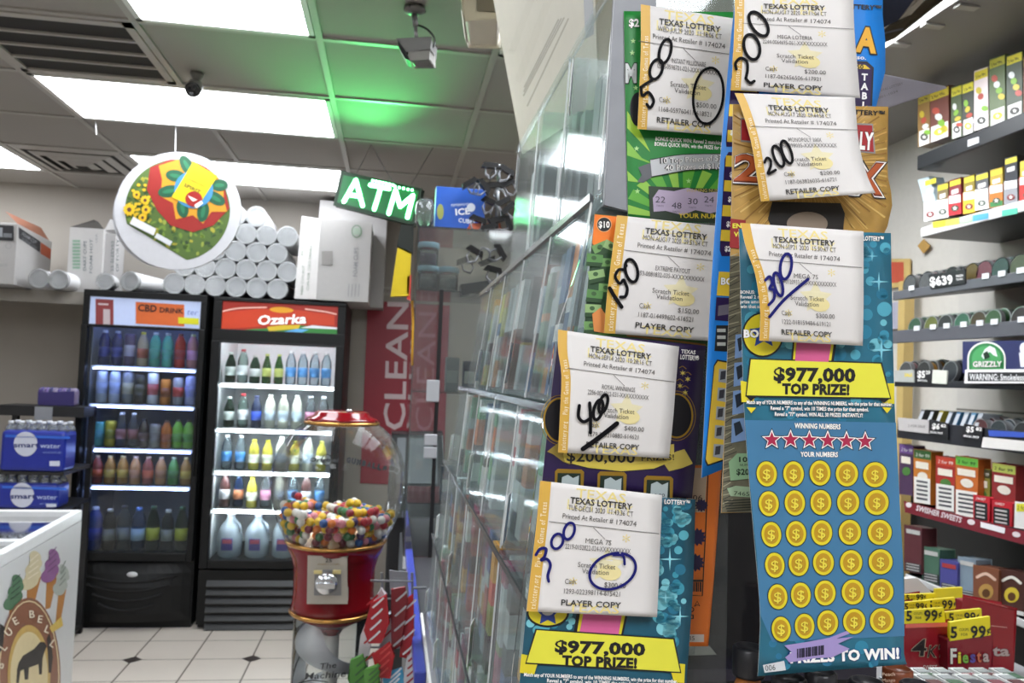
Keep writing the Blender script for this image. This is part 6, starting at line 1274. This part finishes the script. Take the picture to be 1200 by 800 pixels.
A.text('WINNING NUMBERS', 804, 225, 4, M('#c9b25a', .4), w=50, L=4); A.text('YOUR NUMBERS', 795, 255, 5.6, M('#d9c03a', .4), w=64, rot=1, bold=.04, L=5)
finish(A, 'green scratch ticket with a silver ribbon banner, top of the left hanging column')
c500 = lambda px, py: PY(px, py, .583-.004*math.sin(max(0, min(1, (py-8)/150))*math.pi))
receipt('lottery receipt marked 500 in black on the green ticket', c500, [(751, 5), (751, 60), (749, 110), (747, 151)], [(876, 24), (873, 80), (870, 120), (866, 160)], ((736, 2), (879, 22), (874, 163), (733, 148)),
        'WED JUL29 2020  11:18:06 CT', 'INSTANT MILLIONAIRE', '0598-0598701-021-XXXXXXXXXX', '$500.00', '1168-059760411-618521', 'RETAILER COPY',
        [([(751, 102), (753, 112), (760, 108), (766, 118), (762, 126), (758, 122)], 3), ([(751, 102), (757, 98), (764, 94)], 3), (oval(769, 81, 7, 12, 18, -90, 275), 3), (oval(779.5, 60, 6.5, 14.5, 14, -90, 275), 3), (oval(830, 112, 17.5, 33, 6, -110, 265), 2.6)], 'black marker 500 and a ring around the cash amount', sw=11)

# --- extreme payout ticket and its 150 receipt
A = Art(SY(.577), .00022); ticket('', A, [(697, 250), (690, 320), (684, 390)], [(862, 268), (856, 340), (850, 408)], M('#28482c', .4, noise=.2, scale=60))
A.poly([(697, 251), (862, 268), (860, 286), (722, 286), (700, 292), (694, 285)], M('#ef7f2a', .4), L=1)
for k, (x, y, rt) in enumerate(((703, 290, -20), (716, 289, 30), (696, 303, 10), (712, 308, 5), (698, 322, -6), (696, 345, 12), (710, 338, 8), (694, 362, 6), (708, 372, 10), (693, 382, 4))):
    A.xf = None; c, d = math.cos(math.radians(rt)), math.sin(math.radians(rt)); q = lambda a, b_: (x+a*c-b_*d, y+a*d+b_*c)
    A.poly([q(-9, -5), q(10, -6), q(11, 3), q(-8, 5)], M(['#6f9a5a', '#8fb074', '#5a8a4c'][k % 3], .5), L=2+k % 3); A.poly([q(-8, 5), q(11, 3), q(10, 8), q(-8, 10)], M('#2c4a2a', .5), L=2+k % 3); A.ell(x, y-1, 3, 2.5, M('#3f5f38', .5), L=5, rot=rt)
A.poly([(694, 368), (704, 360), (712, 372), (708, 390), (696, 388)], M('#d98a4a', .4), L=6); A.ell(708, 263, 8.5, 8.5, BLK, L=2); A.ring(708, 263, 8.5, 8.5, .8, M('#e8b07a', .4), L=3); A.text('$10', 701.5, 266.5, 7.5, WHT, w=13, bold=.06, L=4)
A.poly([(700, 388), (850, 402), (849, 408), (688, 391)], M('#4f7a3a', .4), L=2); A.stroke([(735, 393), (770, 397), (826, 404)], 2, M('#c98a3a', .4), L=3)
finish(A, 'orange and green scratch ticket with dollar bundles under the 150 receipt')
c150 = lambda px, py: PY(px, py, .571-.003*math.sin(max(0, min(1, (py-252)/140))*math.pi))
receipt('lottery receipt marked 150 in black on the orange and green ticket', c150, [(723, 252), (717, 300), (711, 350), (708, 390)], [(862, 267), (858, 320), (854, 360), (850, 401)], ((721, 249), (864, 265), (854, 402), (705, 388)),
        'MON AUG17 2020  09:51:34 CT', 'EXTREME PAYOUT', '53-0081832-035-XXXXXXXXXX', '$150.00', '1187-014499602-616521', 'PLAYER COPY',
        [([(714.5, 337.5), (720, 347), (728.5, 359.5)], 4), ([(731, 316), (725, 316), (721, 324), (726, 332), (730, 328)], 3), ([(731, 328), (735, 338), (733, 347), (727, 348)], 3.2), ([(731, 316), (734, 311)], 3), (oval(740, 317, 7, 13.5, -12, -90, 275), 3.2)], 'black marker 150', sw=13)

# --- royal purple ticket and its 400 receipt
A = Art(SY(.566), .00022); PUR = M('#251640', .35, noise=.25, scale=50); ticket('', A, [(655, 388), (645, 470), (635, 566)], [(827, 405), (820, 490), (811, 584)], PUR)
gold = M('#a8842f', .3, .5); goldl = M('#d2bd5a', .35)
for cx, cy_ in ((793, 487), (656, 492)): A.ell(cx, cy_, 18, 25, M('#0d0b12', .4), L=1); A.ring(cx, cy_, 18.5, 25.5, 2.2, gold, L=2); A.ring(cx, cy_, 22, 29, .7, gold, L=2)
for x, y in ((800, 437), (803, 460), (797, 452), (806, 444)): A.star(x, y, 4, goldl, L=2, q=.3, n=6); A.stroke([(x-4, y-6), (x, y-8), (x+4, y-5)], .8, gold, L=2)
A.text('TEXAS', 798, 413.5, 4.5, WHT, w=17, rot=5, bold=.05, L=2); A.text('LOTTERY®', 797, 420.5, 5.6, WHT, w=22, rot=5, bold=.06, L=2)
A.poly([(641, 529), (655, 518), (672, 528), (668, 544), (660, 541), (648, 532)], M('#8f7a34', .4), L=3); A.poly([(776, 540), (792, 529), (802, 526), (812, 543), (800, 548), (784, 552)], M('#b3a04a', .4), L=3)
A.poly([(660, 533), (690, 541), (728, 544), (768, 541), (790, 532), (790, 520), (728, 530), (664, 520)], goldl, L=4); A.poly([(660, 533), (690, 541), (728, 544), (768, 541), (790, 532), (788, 540), (766, 549), (728, 552), (690, 548), (662, 541)], M('#c9b44a', .4), L=4)
A.text('$200,000', 664, 540, 13, BLK, w=80, rot=1.5, bold=.03, L=6); A.text('PRIZES!', 752, 540, 7, BLK, w=38, rot=-2, bold=.02, L=6)
for x, y in ((667.5, 562), (717.5, 565), (772, 570)):
    A.poly([(x-17, y-10), (x-14, y-13), (x+14, y-12), (x+17, y-9), (x+16, y+16), (x-18, y+14)], gold, L=3); A.poly([(x-14, y-8), (x+13, y-7.5), (x+13, y+16), (x-15, y+14)], M('#1b2a20', .4), L=4); A.poly([(x-9, y-3), (x-2, y-6), (x+4, y-2), (x+11, y-5), (x+10, y+14), (x-10, y+13)], M('#a9b4b4', .5), L=5); A.text('10.00', x-8, y+12, 4, BLK, w=15, L=6)
finish(A, 'dark purple scratch ticket with gold rings under the 400 receipt')
c400 = lambda px, py: PY(px, py, .560-.004*math.sin(max(0, min(1, (py-386)/148))*math.pi))
receipt('lottery receipt marked 400 in black on the dark purple ticket', c400, [(654, 386), (654, 410), (658, 440), (656, 490), (654, 530)], [(796, 406), (792, 450), (789, 490), (784, 537)], ((654, 386), (796, 406), (784, 537), (650, 530)),
        'MON SEP14 2020  10:28:16 CT', 'ROYAL WINNINGS', '2256-0024812-031-XXXXXXXXXX', '$400.00', '1279-023210880-614621', 'RETAILER COPY',
        [([(679, 475), (678, 488), (684, 494), (692, 490)], 3.4), ([(691, 472), (692, 490), (692, 507)], 3.4), (oval(701, 480, 5, 12, 14, -90, 275), 3.2), (oval(707, 473, 4.5, 11, 16, -90, 275), 3.2), ([(683, 526), (704, 511), (723, 496)], 4.8)], 'black marker 400 underlined', sw=11, dx=2)

# --- lower blue ticket (977,000) and its 300 receipt
bokC = ['#3f93a8', '#2f7f98', '#5aacbc', '#2a6f8a', '#79c0cb']
def banner(A, P, T1, x1, y1, w1, T2, x2, y2, w2, h1, h2, rot, tails):
    for t in tails: A.poly(t, YEL2, L=4)
    A.poly([(x-1.6*(1 if i in (0, 3) else -1), y-1.6*(1 if i < 2 else -1)) for i, (x, y) in enumerate(P)], BLK, L=5); A.poly(P, YEL, L=6)
    A.text(T1, x1, y1, h1, BLK, w=w1, rot=rot, bold=.085, L=7); A.text(T2, x2, y2, h2, BLK, w=w2, rot=rot, bold=.1, L=7)
A = Art(SY(.554), .00022); ticket('', A, [(633, 575), (622, 660), (606, 830)], [(815, 585), (812, 690), (802, 830)], M('#1f5468', .35, noise=.3, scale=40))
bokeh(A, (770, 590, 812, 760), 90, 3, bokC, 1, 3, 8, lambda x, y, r_: x+r_ < 813-(y-585)*.055 and x-r_ > 760)
bokeh(A, (616, 715, 680, 740), 16, 4, bokC, 1, 3, 6, lambda x, y, r_: x-r_ > 616)
for x, y, r_ in ((785, 655, 14), (797, 722, 11), (780, 700, 9)): A.star(x, y, r_, M('#8fd4e0', .3), L=3, q=.12, n=4)
A.text('LOTTERY™', 778, 590, 6, BLK, w=31, rot=3, bold=.09, L=3); A.text('LOTTERY™', 778.5, 590, 5.4, WHT, w=30, rot=3, bold=.05, L=4)
A.ell(642, 718, 25, 17, BLK, L=2); A.ell(642, 718, 22.5, 14.5, YEL2, L=3); A.star(642, 718, 16, M('#2a3f8a', .4), L=4, q=.5); A.ell(642, 716, 7, 5, M('#b9b9b9', .4), L=5)
A.poly([(676, 716), (736, 719), (729, 748), (672, 742)], BLK, L=2); A.poly([(680, 716), (733, 719), (727, 748), (676, 742)], YEL2, L=3); A.poly([(684, 716), (729, 719), (724, 748), (679, 742)], M('#cf5f92', .35), L=4)
banner(A, [(629, 738), (789, 749), (797, 787), (617, 776)], '$977,000', 650, 763.5, 106, 'TOP PRIZE!', 658.5, 779, 88, 14, 11.5, 2.2, [[(611, 766), (622, 768), (617, 776), (630, 777), (626, 790), (609, 788)], [(803, 778), (795, 777), (797, 787), (786, 786), (790, 799), (802, 800)]])
A.text('Match any of YOUR NUMBERS to any of the WINNING NUMBERS, win the prize for that number.', 614, 792, 4.4, WHT, w=180, rot=2.6, bold=.05, L=7); A.text('Reveal a "7" symbol, win 10 TIMES the prize for that symbol.', 641, 799, 4.4, WHT, w=130, rot=2.2, bold=.05, L=7)
finish(A, 'blue 977,000 top prize scratch ticket at the bottom of the left column')
c300 = lambda px, py: PY(px, py, .5475-.003*math.sin(max(0, min(1, (px-620)/150))*math.pi))
receipt('lottery receipt marked 300 in blue with a ring, lowest in the left column', c300, [(633, 563), (629, 610), (622, 670), (617, 716)], [(776, 580), (774, 630), (772, 680), (770, 723)], ((633, 563), (776, 580), (770, 723), (617, 716)),
        'TUE DEC01 2020  11:43:36 CT', 'MEGA 7S', '2219-0152822-024-XXXXXXXXXX', '$300.00', '1293-022398114-615421', 'PLAYER COPY',
        [([(628, 650), (633, 643), (640, 643), (638, 652), (634, 656), (641, 655), (645, 662), (642, 674), (643, 681)], 3), (oval(653, 634, 6.5, 9, 20, -90, 275), 2.8), (oval(667, 622, 6, 10, 18, -90, 275), 2.8), (oval(718, 669, 28, 20, -22, -50, 300), 2.8), ([(719, 650), (730, 651), (732, 661)], 2.6)], 'blue pen 300 and a ring around the cash amount', pen, sw=13)

# --- orange ticket strip hanging behind
A = Art(SY(.5945), .00022); ticket('', A, [(806, 545), (803, 650), (800, 757)], [(846, 545), (838, 660), (830, 757)], M('#e5792e', .4))
A.stroke([(830, 548), (827, 620), (823, 698), (805, 697)], 1.3, BLK, L=2, smooth=False)
A.poly([(806, 548), (829, 548), (826, 600), (806, 600)], M('#b9a48c', .4), L=1)
for x, y, r_ in ((822, 592, 8), (817, 629, 11), (815, 659, 11)): A.star(x, y, r_, M('#2c2348', .4), L=3, q=.72, n=12)
A.text('06', 812, 586, 6.5, M('#3c2c2c'), w=11, L=4); A.text('.00', 812, 596, 5, M('#3c2c2c'), w=9, L=4)
for k in range(6): A.rect(808+k*2.4, 682, 809.3+k*2.4+(k % 2)*.6, 693, M('#2a2422'), L=3)
A.rect(806, 679, 824, 681.5, M('#3a2f2c'), L=3); A.stroke([(814, 710), (817, 704), (820, 710), (817, 708.4), (814, 710)], 1, BLK, L=3, smooth=False); A.ring(810, 714, 3, 2.6, 1, BLK, L=3); A.rect(806, 720, 813, 725, BLK, L=3); A.rect(807.5, 721, 811.5, 724, M('#e5792e', .4), L=4)
A.rect(804, 743, 825, 752, M('#d0c9c2', .5), L=3); A.text('035', 803, 750, 5.4, M('#4a4542'), w=11, L=4)
finish(A, 'orange scratch ticket strip with purple starbursts hanging behind the two columns')

# --- blue and yellow loteria ticket behind the gold one
A = Art(SY(.535), .00022); ticket('', A, [(866, -40), (855, 60), (843, 200), (833, 340), (822, 560)], [(1037, -30), (1034, 5), (1027, 124), (900, 300), (846, 550)], M('#1d7fd6', .35, noise=.05))
def el(y): return 856.5-(y-0)*.066-(max(0, y-380))*.004
pu = M('#2b1648', .4); ye = M('#e0bf38', .4); T = ['$5,', '$250', '$2', '$1,', '$5,', '$250,']
A.poly([(el(45)+8, 45), (el(45)+40, 45), (el(170)+40, 170), (el(170)+6, 172), (el(165)+5, 165)], pu, L=1)
for k in range(4): y = 62+k*30; x = el(y)+6.5; A.poly([(x, y), (x+32, y+2), (x+30, y+16), (x-1, y+14)], ye, L=2)
A.poly([(el(178)+9, 178), (el(180)+40, 180), (el(300)+40, 300), (el(300)+9, 300), (el(290)+6, 293), (el(186)+5, 186)], pu, L=1)
for k in range(4): y = 182+k*29; x = el(y)+6.5; A.poly([(x, y), (x+32, y+2), (x+30, y+15), (x-1, y+13)], ye, L=2); A.text(['$1,', '$1.', '$5,', '$250,'][k], x+4, y+25, 6, WHT, sx=.8, bold=.07, L=3, rot=3)
for x0, y0, t in ((el(150)+9, 158, '$2'),): A.text(t, x0, y0, 5.5, WHT, sx=.8, bold=.07, L=3)
A.poly([(el(318)+7, 318), (el(318)+40, 320), (el(346)+40, 348), (el(345)+6, 346)], ye, L=2); A.otext('BONUS', el(330)+10, 333, 8, WHT, BLK, 3, w=36, rot=2, bold=.07)
A.poly([(el(348)+6, 348), (el(348)+40, 350), (el(378)+40, 378), (el(374)+6, 375)], pu, L=2); A.poly([(el(358)+9, 358), (el(358)+24, 356), (el(368)+22, 368), (el(368)+9, 370)], M('#6a6470', .5), L=3)
A.poly([(el(380)+8, 381), (el(380)+28, 381), (el(412)+26, 412), (el(412)+8, 411)], M('#20201e', .4), L=2)
for k in range(3): A.rect(el(395)+10, 385+k*8, el(395)+20, 389+k*8, M('#b9bcb4', .5), L=3)
A.poly([(el(424)+8, 428), (el(424)+12, 421), (el(424)+30, 424), (el(548)+28, 540), (el(545)+9, 546), (el(540)+6, 540)], BLK, L=2); A.poly([(el(424)+9, 429), (el(424)+13, 423), (el(424)+30, 426), (el(548)+28, 538), (el(545)+10, 544), (el(540)+7, 538)], M('#d6b43a', .4), L=3)
for k in range(5): y = 432+k*22; x = el(y)+15; A.poly([(x, y), (x+12, y+1), (x+10, y+17), (x-1, y+15)], M('#9aa0a4', .5), L=4); A.poly([(x+2, y+3), (x+8, y+2), (x+7, y+12), (x+1, y+13)], M('#33333a', .5), L=5)
# right-hand part with the lettering
A.text('TEXAS LOTTERY™', 956, 8, 5.6, BLK, w=77, rot=3, bold=.06, L=3)
A.otext('A', 1002, 59, 28, M('#e2a92f', .4), BLK, 3, w=25, rot=5, bold=.09, ew=.08); A.text('universo.', 980, 68, 5, WHT, w=35, rot=3, bold=.04, L=3)
A.poly([(985, 70), (1016, 72), (1024, 79), (1022, 124), (985, 124)], BLK, L=3); A.poly([(985, 72), (1015, 74), (1022, 80), (1020, 124), (985, 124)], pu, L=4); A.poly([(985, 74), (1014, 76), (1020, 81), (985, 80)], ye, L=5); A.text('50', 1004, 80.5, 5, BLK, w=8, bold=.05, L=6)
for k, ch in enumerate('TABL'): A.text(ch, 1013, 94+k*11, 8, WHT, align='c', bold=.08, L=5, rot=3)
finish(A, 'bright blue and yellow scratch ticket reaching from the top edge behind the gold ticket')
c200 = lambda px, py: PY(px, py, .5275-.003*math.sin(max(0, min(1, (py+10)/120))*math.pi))
receipt('lottery receipt marked 200 cut by the top edge, above the other 200 receipt', c200, [(861, -20), (861, 20), (859, 70), (857, 105)], [(1000, -20), (1001, 30), (1005, 80), (1008, 115)], ((858, -8), (1000, -4), (1007, 116), (856, 106)),
        'MON AUG17 2020  09:11:04 CT', 'MEGA LOTERIA', '2244-0064695-061-XXXXXXXXXX', '$200.00', '1187-062656506-617921', 'PLAYER COPY',
        [([(863, 81), (862, 74), (868, 68), (875, 72), (876, 82), (874, 92)], 3), ([(874, 92), (879, 97), (884, 95)], 3), (oval(881, 55, 9, 15, -14, -90, 275), 3.2), (oval(889, 28, 8.5, 16, -34, -90, 275), 3.2)], 'black marker 200', sw=11)

# --- gold ticket with long grey lower part
A = Art(SY(.518), .00022); GD = M('#b08a45', .35, noise=.2, scale=120)
ticket('', A, [(859, 122), (857, 250), (853, 400), (845, 601)], [(1041, 125), (1040, 200), (1040, 265), (960, 420), (884, 600)], GD)
cx, cy_ = 948, 190
rd = random.Random(6)
for k in range(120):
    a = k*3*math.pi/180; R0, R1 = rd.uniform(30, 50), rd.uniform(70, 120); f = lambda R, q: (max(860, min(1039, cx+R*math.cos(a+q))), max(124, min(268, cy_+R*math.sin(a+q))))
    A.poly([f(R0, -.004), f(R1, -.010), f(R1, .010), f(R0, .004)], M(['#d2b068', '#8f6a34', '#c49a52'][k % 3], .35), L=1)
A.text('TEXAS LOTTERY™', 958, 131.5, 5.6, BLK, w=79, rot=3, bold=.06, L=3); A.text('WHITE GOLD', 862, 127, 3, BLK, w=5, L=2) if False else None
A.poly([(868, 138), (1023, 145), (1026, 180), (868, 166)], M('#8d8a86', .4), L=2); A.poly([(869, 140), (1022, 147), (1024, 178), (869, 164)], M('#a3262a', .4), L=3); A.otext('LY', 1007, 174, 20, WHT, M('#4a1a1a'), 4, w=16, rot=4, bold=.08)
def big(A, s_, x, y, h, w, rot=0): 
    A.text(s_, x, y, h, BLK, w=w*1.13, rot=rot, bold=.15, L=4); A.text(s_, x+.4, y-.3, h, WHT, w=w*1.07, rot=rot, bold=.11, L=5); A.text(s_, x+.9, y-.6, h, M('#6a2a18', .4), w=w, rot=rot, bold=.07, L=6); A.text(s_, x+1.3, y-1.4, h*.97, M('#b0562c', .35), w=w*.96, rot=rot, bold=.03, L=7)
big(A, '2', 858.5, 212, 32, 32, 3); big(A, 'X', 994, 226, 38, 40, 4)
A.poly([(905, 236), (985, 238), (990, 250), (988, 272), (906, 272), (900, 256)], M('#1e1a18', .4), L=3); A.ell(946, 262, 24, 14, M('#8a7a6a', .5), L=4)
A.poly([(856, 256), (874, 258), (874, 292), (855, 290)], M('#8e2326', .4), L=3); A.text('ENTER', 858.5, 267, 5.5, YEL, w=26, bold=.06, L=4); A.text('VEGAS', 860, 277, 5.5, YEL, w=24, bold=.06, L=4)
A.poly([(855.5, 300), (965, 300), (950, 420), (884, 600), (846, 600), (853, 400)], M('#6d6a58', .4, noise=.4, scale=150), L=2)
for k in range(60):
    y = 300+k*5; x = 856-(y-300)*.033; A.stroke([(x+.5, y), (x+9+(k % 3)*3, y-3-(k % 4))], .8, M('#33322c' if k % 2 else '#b3ae92', .5), L=3, smooth=False)
for k in range(4): y = 392+k*33; A.poly([(862-k*1.4, y), (880-k, y-2), (880-k, y+24), (861-k*1.4, y+28)], M('#7f9fcc', .4), L=4); A.poly([(864-k*1.4, y+5), (870-k, y+2), (874-k, y+14), (866-k*1.4, y+20)], M('#26303c', .5), L=5)
A.poly([(854, 541), (864, 531), (886, 531), (886, 560), (856, 563)], M('#8fb48c', .4), L=5); A.text('10', 866, 541, 6, M('#1f2f22'), w=10, bold=.05, L=6); A.text('NUM', 867, 546, 3, M('#1f2f22'), w=9, L=6); A.text('$20,', 863, 556, 7, M('#1f2f22'), w=17, bold=.05, L=6)
A.poly([(852, 572), (862, 569), (886, 571), (886, 583), (856, 581)], M('#9fb896', .4), L=5); A.text('7465', 860, 580, 5, M('#2a3a2c'), w=18, rot=3, L=6)
for k in range(5): A.poly([(848+k, 586+k*3), (884, 584+k*3), (884, 585.5+k*3), (848+k, 587.5+k*3)], M('#33342c', .5), L=4)
finish(A, 'gold scratch ticket with a large orange 2 and X in the right column')
def c2x(px, py):
    t = max(0, min(1, (py-108)/130)); s_ = max(0, min(1, (px-862)/150)); return PY(px, py, .511-.005*math.sin(t*math.pi)-.012*t*s_*t)
receipt('curled lottery receipt marked 200 on the gold ticket', c2x, [(861, 109), (869, 128), (880, 165), (886, 200), (892, 236)], [(1002, 114), (1003, 130), (1007, 170), (1016, 205), (1026, 226)], ((861, 108), (1002, 118), (1024, 226), (888, 238)),
        'MON AUG17 2020  09:44:58 CT', 'MONOPOLY 200X', '2226-0098035-XXXXXXXXXX', '$200.00', '1187-063826035-616721', 'RETAILER COPY',
        [([(896, 190), (899, 185), (903, 188), (903, 195), (900, 203), (904, 202), (909, 199)], 2.8), (oval(912, 183, 5, 13, -22, -90, 275), 2.8), (oval(922, 178, 5, 14, -20, -90, 275), 2.8)], 'black marker 200, the lower one', sw=10)

# --- the big blue 977,000 ticket in front
A = Art(SY(.500), .00022); BT = M('#28687f', .35, noise=.25, scale=30)
ticket('', A, [(866, 268), (869, 380), (872, 480), (879, 575), (886, 655), (891, 722), (888, 792)], [(1044, 273), (1046, 380), (1049, 490), (1055, 600), (1060, 690), (1059, 760), (1063, 778)], BT)
inR = lambda x, y: 1043+(y-270)*.034; inL = lambda x, y: 867+(max(0, y-480))*.085
bokeh(A, (868, 275, 1044, 470), 150, 7, ['#3a8aa4', '#2d7c98', '#4f9fb4', '#28708c', '#69b2c0'], 1, 3, 9, lambda x, y, r_: x+r_ < inR(x, y) and x-r_ > inL(x, y)+1)
bokeh(A, (870, 480, 1058, 780), 120, 8, ['#2f7f9c', '#3a88a6', '#2a6f90'], 1, 3, 8, lambda x, y, r_: x+r_ < inR(x, y)+1 and x-r_ > inL(x, y)+1 and (x < inL(x, y)+12 or x > inR(x, y)-14 or y < 492 or y > 742))
for x, y, r_ in ((1030, 330, 12), (1022, 300, 7), (1033, 410, 14)): A.star(x, y, r_, M('#7fc4d4', .3), L=3, q=.14, n=4)
A.text('LOTTERY™', 1011, 281.5, 6, BLK, w=25, rot=2, bold=.09, L=3); A.text('LOTTERY™', 1011.5, 281.5, 5.4, WHT, w=24, rot=2, bold=.05, L=4)
for k, t in enumerate(('BONUS:', 'Reveal 2 matching', 'prize amounts,', 'win that amount!')): A.text(t, 867.5, 344+k*5.6, 4, WHT, w=[17, 40, 33, 38][k], bold=.05, L=3)
A.ell(894, 392, 24.5, 26.5, BLK, L=3); A.ell(894, 392, 22.5, 24.5, YEL2, L=4); A.star(895, 391, 18, M('#1f3f8a', .4), L=5, q=.48); A.otext('BONUS', 871.5, 395, 9, WHT, BLK, 6, w=44, bold=.09)
A.poly([(929, 400), (980, 403), (976, 430), (927, 426)], BLK, L=3); A.poly([(931, 400), (977, 403), (973, 430), (929, 426)], YEL2, L=4); A.poly([(933.5, 400), (974, 403), (970, 430), (931.5, 426)], M('#c95a88', .35), L=5)
banner(A, [(880, 421), (1032, 426), (1043, 466), (875, 463)], '$977,000', 906.5, 445.5, 96, 'TOP PRIZE!', 916.5, 461, 79, 15.5, 12, .9, [[(868, 446), (880, 448), (875, 463), (886, 463), (882, 471), (869, 471)], [(1048, 449), (1037, 449), (1043, 466), (1030, 466), (1036, 473), (1048, 473)]])
A.poly([(874, 464), (887, 464), (880, 470)], BLK, L=5); A.poly([(1043, 467), (1030, 467), (1036, 472)], BLK, L=5)
for t, x, y, w in (('Match any of YOUR NUMBERS to any of the WINNING NUMBERS, win the prize for that number.', 875, 473, 171), ('Reveal a "7" symbol, win 10 TIMES the prize for that symbol.', 903, 480, 115), ('Reveal a "77" symbol, WIN ALL 30 PRIZES INSTANTLY!', 908, 487, 103)):
    A.text(t, x, y, 4.9, BLK, w=w, rot=.9, bold=.11, L=6); A.text(t, x, y, 4.6, WHT, w=w, rot=.9, bold=.05, L=7)
for x in (881, 1040): A.poly([(x-6, 477), (x+5, 477.5), (x-.5, 484)], YEL2, L=6)
A.poly([(873, 492), (1050, 495), (1053, 560), (1058, 660), (1060, 745), (905, 752), (891, 720), (887, 650), (879, 570)], M('#41759a', .35, noise=.12, scale=25), L=2)
A.otext('WINNING NUMBERS', 958, 502, 6, WHT, M('#123448', .4), 4, w=54, align='c', bold=.06, rot=1.5)
CRI = M('#a32446', .4)
for x, y in ((904.5, 515), (926.5, 515), (948.5, 515.5), (970, 516), (992, 516.5), (1014, 517)): A.star(x, y, 14, BLK, L=4, q=.46); A.star(x, y, 12.3, WHT, L=5, q=.44); A.star(x, y, 9.6, CRI, L=6, q=.42)
A.otext('YOUR NUMBERS', 960, 535, 5.8, WHT, M('#123448', .4), 4, w=44, align='c', bold=.06, rot=.5)
CN = [[(898.5, 555), (930, 555), (961, 554), (992.5, 555), (1025.5, 556)], [(901, 590), (931.5, 589), (962, 588.5), (994, 588.5), (1027.5, 588.5)], [(904, 626), (933, 625), (963, 624), (996, 623.5), (1031, 623.5)], [(908, 662), (936, 660), (965, 659), (997.5, 659), (1032, 658)], [(911.5, 699), (938.5, 697), (967, 694.5), (999.5, 693.5), (1033, 693)], [(915.5, 737), (943, 733.5), (970, 729.5), (1001, 728), (1033.5, 727)]]
cy1, cy2, cy3 = M('#d9c92a', .35), M('#b98f22', .35, noise=.1), M('#e3d24a', .35)
for r_i, row in enumerate(CN):
    for c_i, (x, y) in enumerate(row):
        rx = [11.8-.3*r_i*.5, 12-.3*r_i*.4, 12.2, 13, 14][c_i]; ry = 14.6; rt = [-6, -4, -2, 0, 0][c_i]
        A.ell(x, y, rx+1, ry+1, M('#1a2a34', .4), L=4, rot=rt, n=30); A.ell(x, y, rx, ry, cy1, L=5, rot=rt, n=30); A.ell(x, y, rx*.74, ry*.76, cy2, L=6, rot=rt, n=26)
        A.text('$', x+.5, y+6.6, 12, M('#7a5a14', .4), align='c', w=9, bold=.01, L=7); A.text('$', x, y+6, 12, cy3, align='c', w=9, bold=.02, L=8)
A.stroke([(879, 575), (900, 573), (1050, 532)], .01, WHT, L=3) if False else None
A.otext('PRIZES TO WIN!', 1054, 771, 12.5, WHT, M('#17407a', .4), 4, w=128, align='r', bold=.08, rot=-2.4, ew=.06)
A.poly([(919, 756), (945, 752), (972, 747), (992, 739), (996, 742), (980, 748), (1000, 746), (982, 754), (996, 760), (975, 770), (955, 771), (925, 776), (920, 770), (928, 764)], M('#9c8cc0', .5, noise=.1), L=7)
for k in range(13): A.rect(934+k*2.5, 760-k*.35, 935.6+k*2.5+(k % 3)*.5, 771-k*.35, M('#28243a', .5), L=8, sk=-.1)
A.poly([(894, 779), (919, 774), (921, 785), (896, 788)], M('#c9cdd0', .5), L=5); A.text('006', 897, 786, 7, M('#33383c'), w=12, rot=-6, L=6)
finish(A, 'large blue 977,000 scratch ticket with rows of gold coins')
def cr3(px, py):
    t = max(0, min(1, (py-262)/140)); s_ = max(0, min(1, (px-868)/144)); return PY(px, py, .4935-.004*math.sin(t*math.pi)-.006*(1-s_)**3)
receipt('lottery receipt marked 300 in blue and underlined, on the large blue coin ticket', cr3, [(868, 261), (874, 289), (885, 321), (891, 363), (890, 399)], [(1012, 271), (1012, 320), (1012, 360), (1011, 405)], ((868, 261), (1012, 271), (1011, 405), (884, 398)),
        'MON SEP21 2020  15:30:47 CT', 'MEGA 7S', '2219-0120933-030-XXXXXXXXXX', '$300.00', '1222-018159484-619121', 'RETAILER COPY',
        [([(897, 328), (902, 324), (905, 331), (902, 338), (907, 340), (907, 350), (901, 357)], 3), (oval(912, 333, 4.5, 14, -14, -90, 275), 3), (oval(921, 312, 6.5, 15, 8, -90, 275), 3), ([(902, 371), (920, 350), (947, 327)], 3.2)], 'blue pen 300 underlined', pen, sw=11)
# small gummed flyer sticking out at the right
A = Art(lambda px, py: PY(px, py, .56+.25*max(0, (px-1030)/80)), .0006); sheet_mesh(A, [(1022, 84), (1020, 134)], [(1108, 101), (1110, 103)], .0005, M('#8a8690', .55), nu=8)
A.text('TEXAS LOTTERY', 1030, 108, 3, ink2, w=30, rot=-18, L=2); A.text('001-1034', 1030, 116, 3, ink2, w=24, rot=-20, L=2)
tag(A.build('paper_flyer'), 'grey paper flyer sticking out to the right of the blue and gold tickets', 'flyer')
# masking strip the tickets hang from, behind the right column
b = MB(); s_ = SY(.539); b.slab([s_(*p) for p in [(872, -45), (1000, -45), (985, 600), (872, 600)]], (0, .004, 0), CLEAR('#e6ecec', .1, .05)); tag(b.build('clear_hanging_strip'), 'clear acrylic strip behind the right column of tickets', 'acrylic plate')
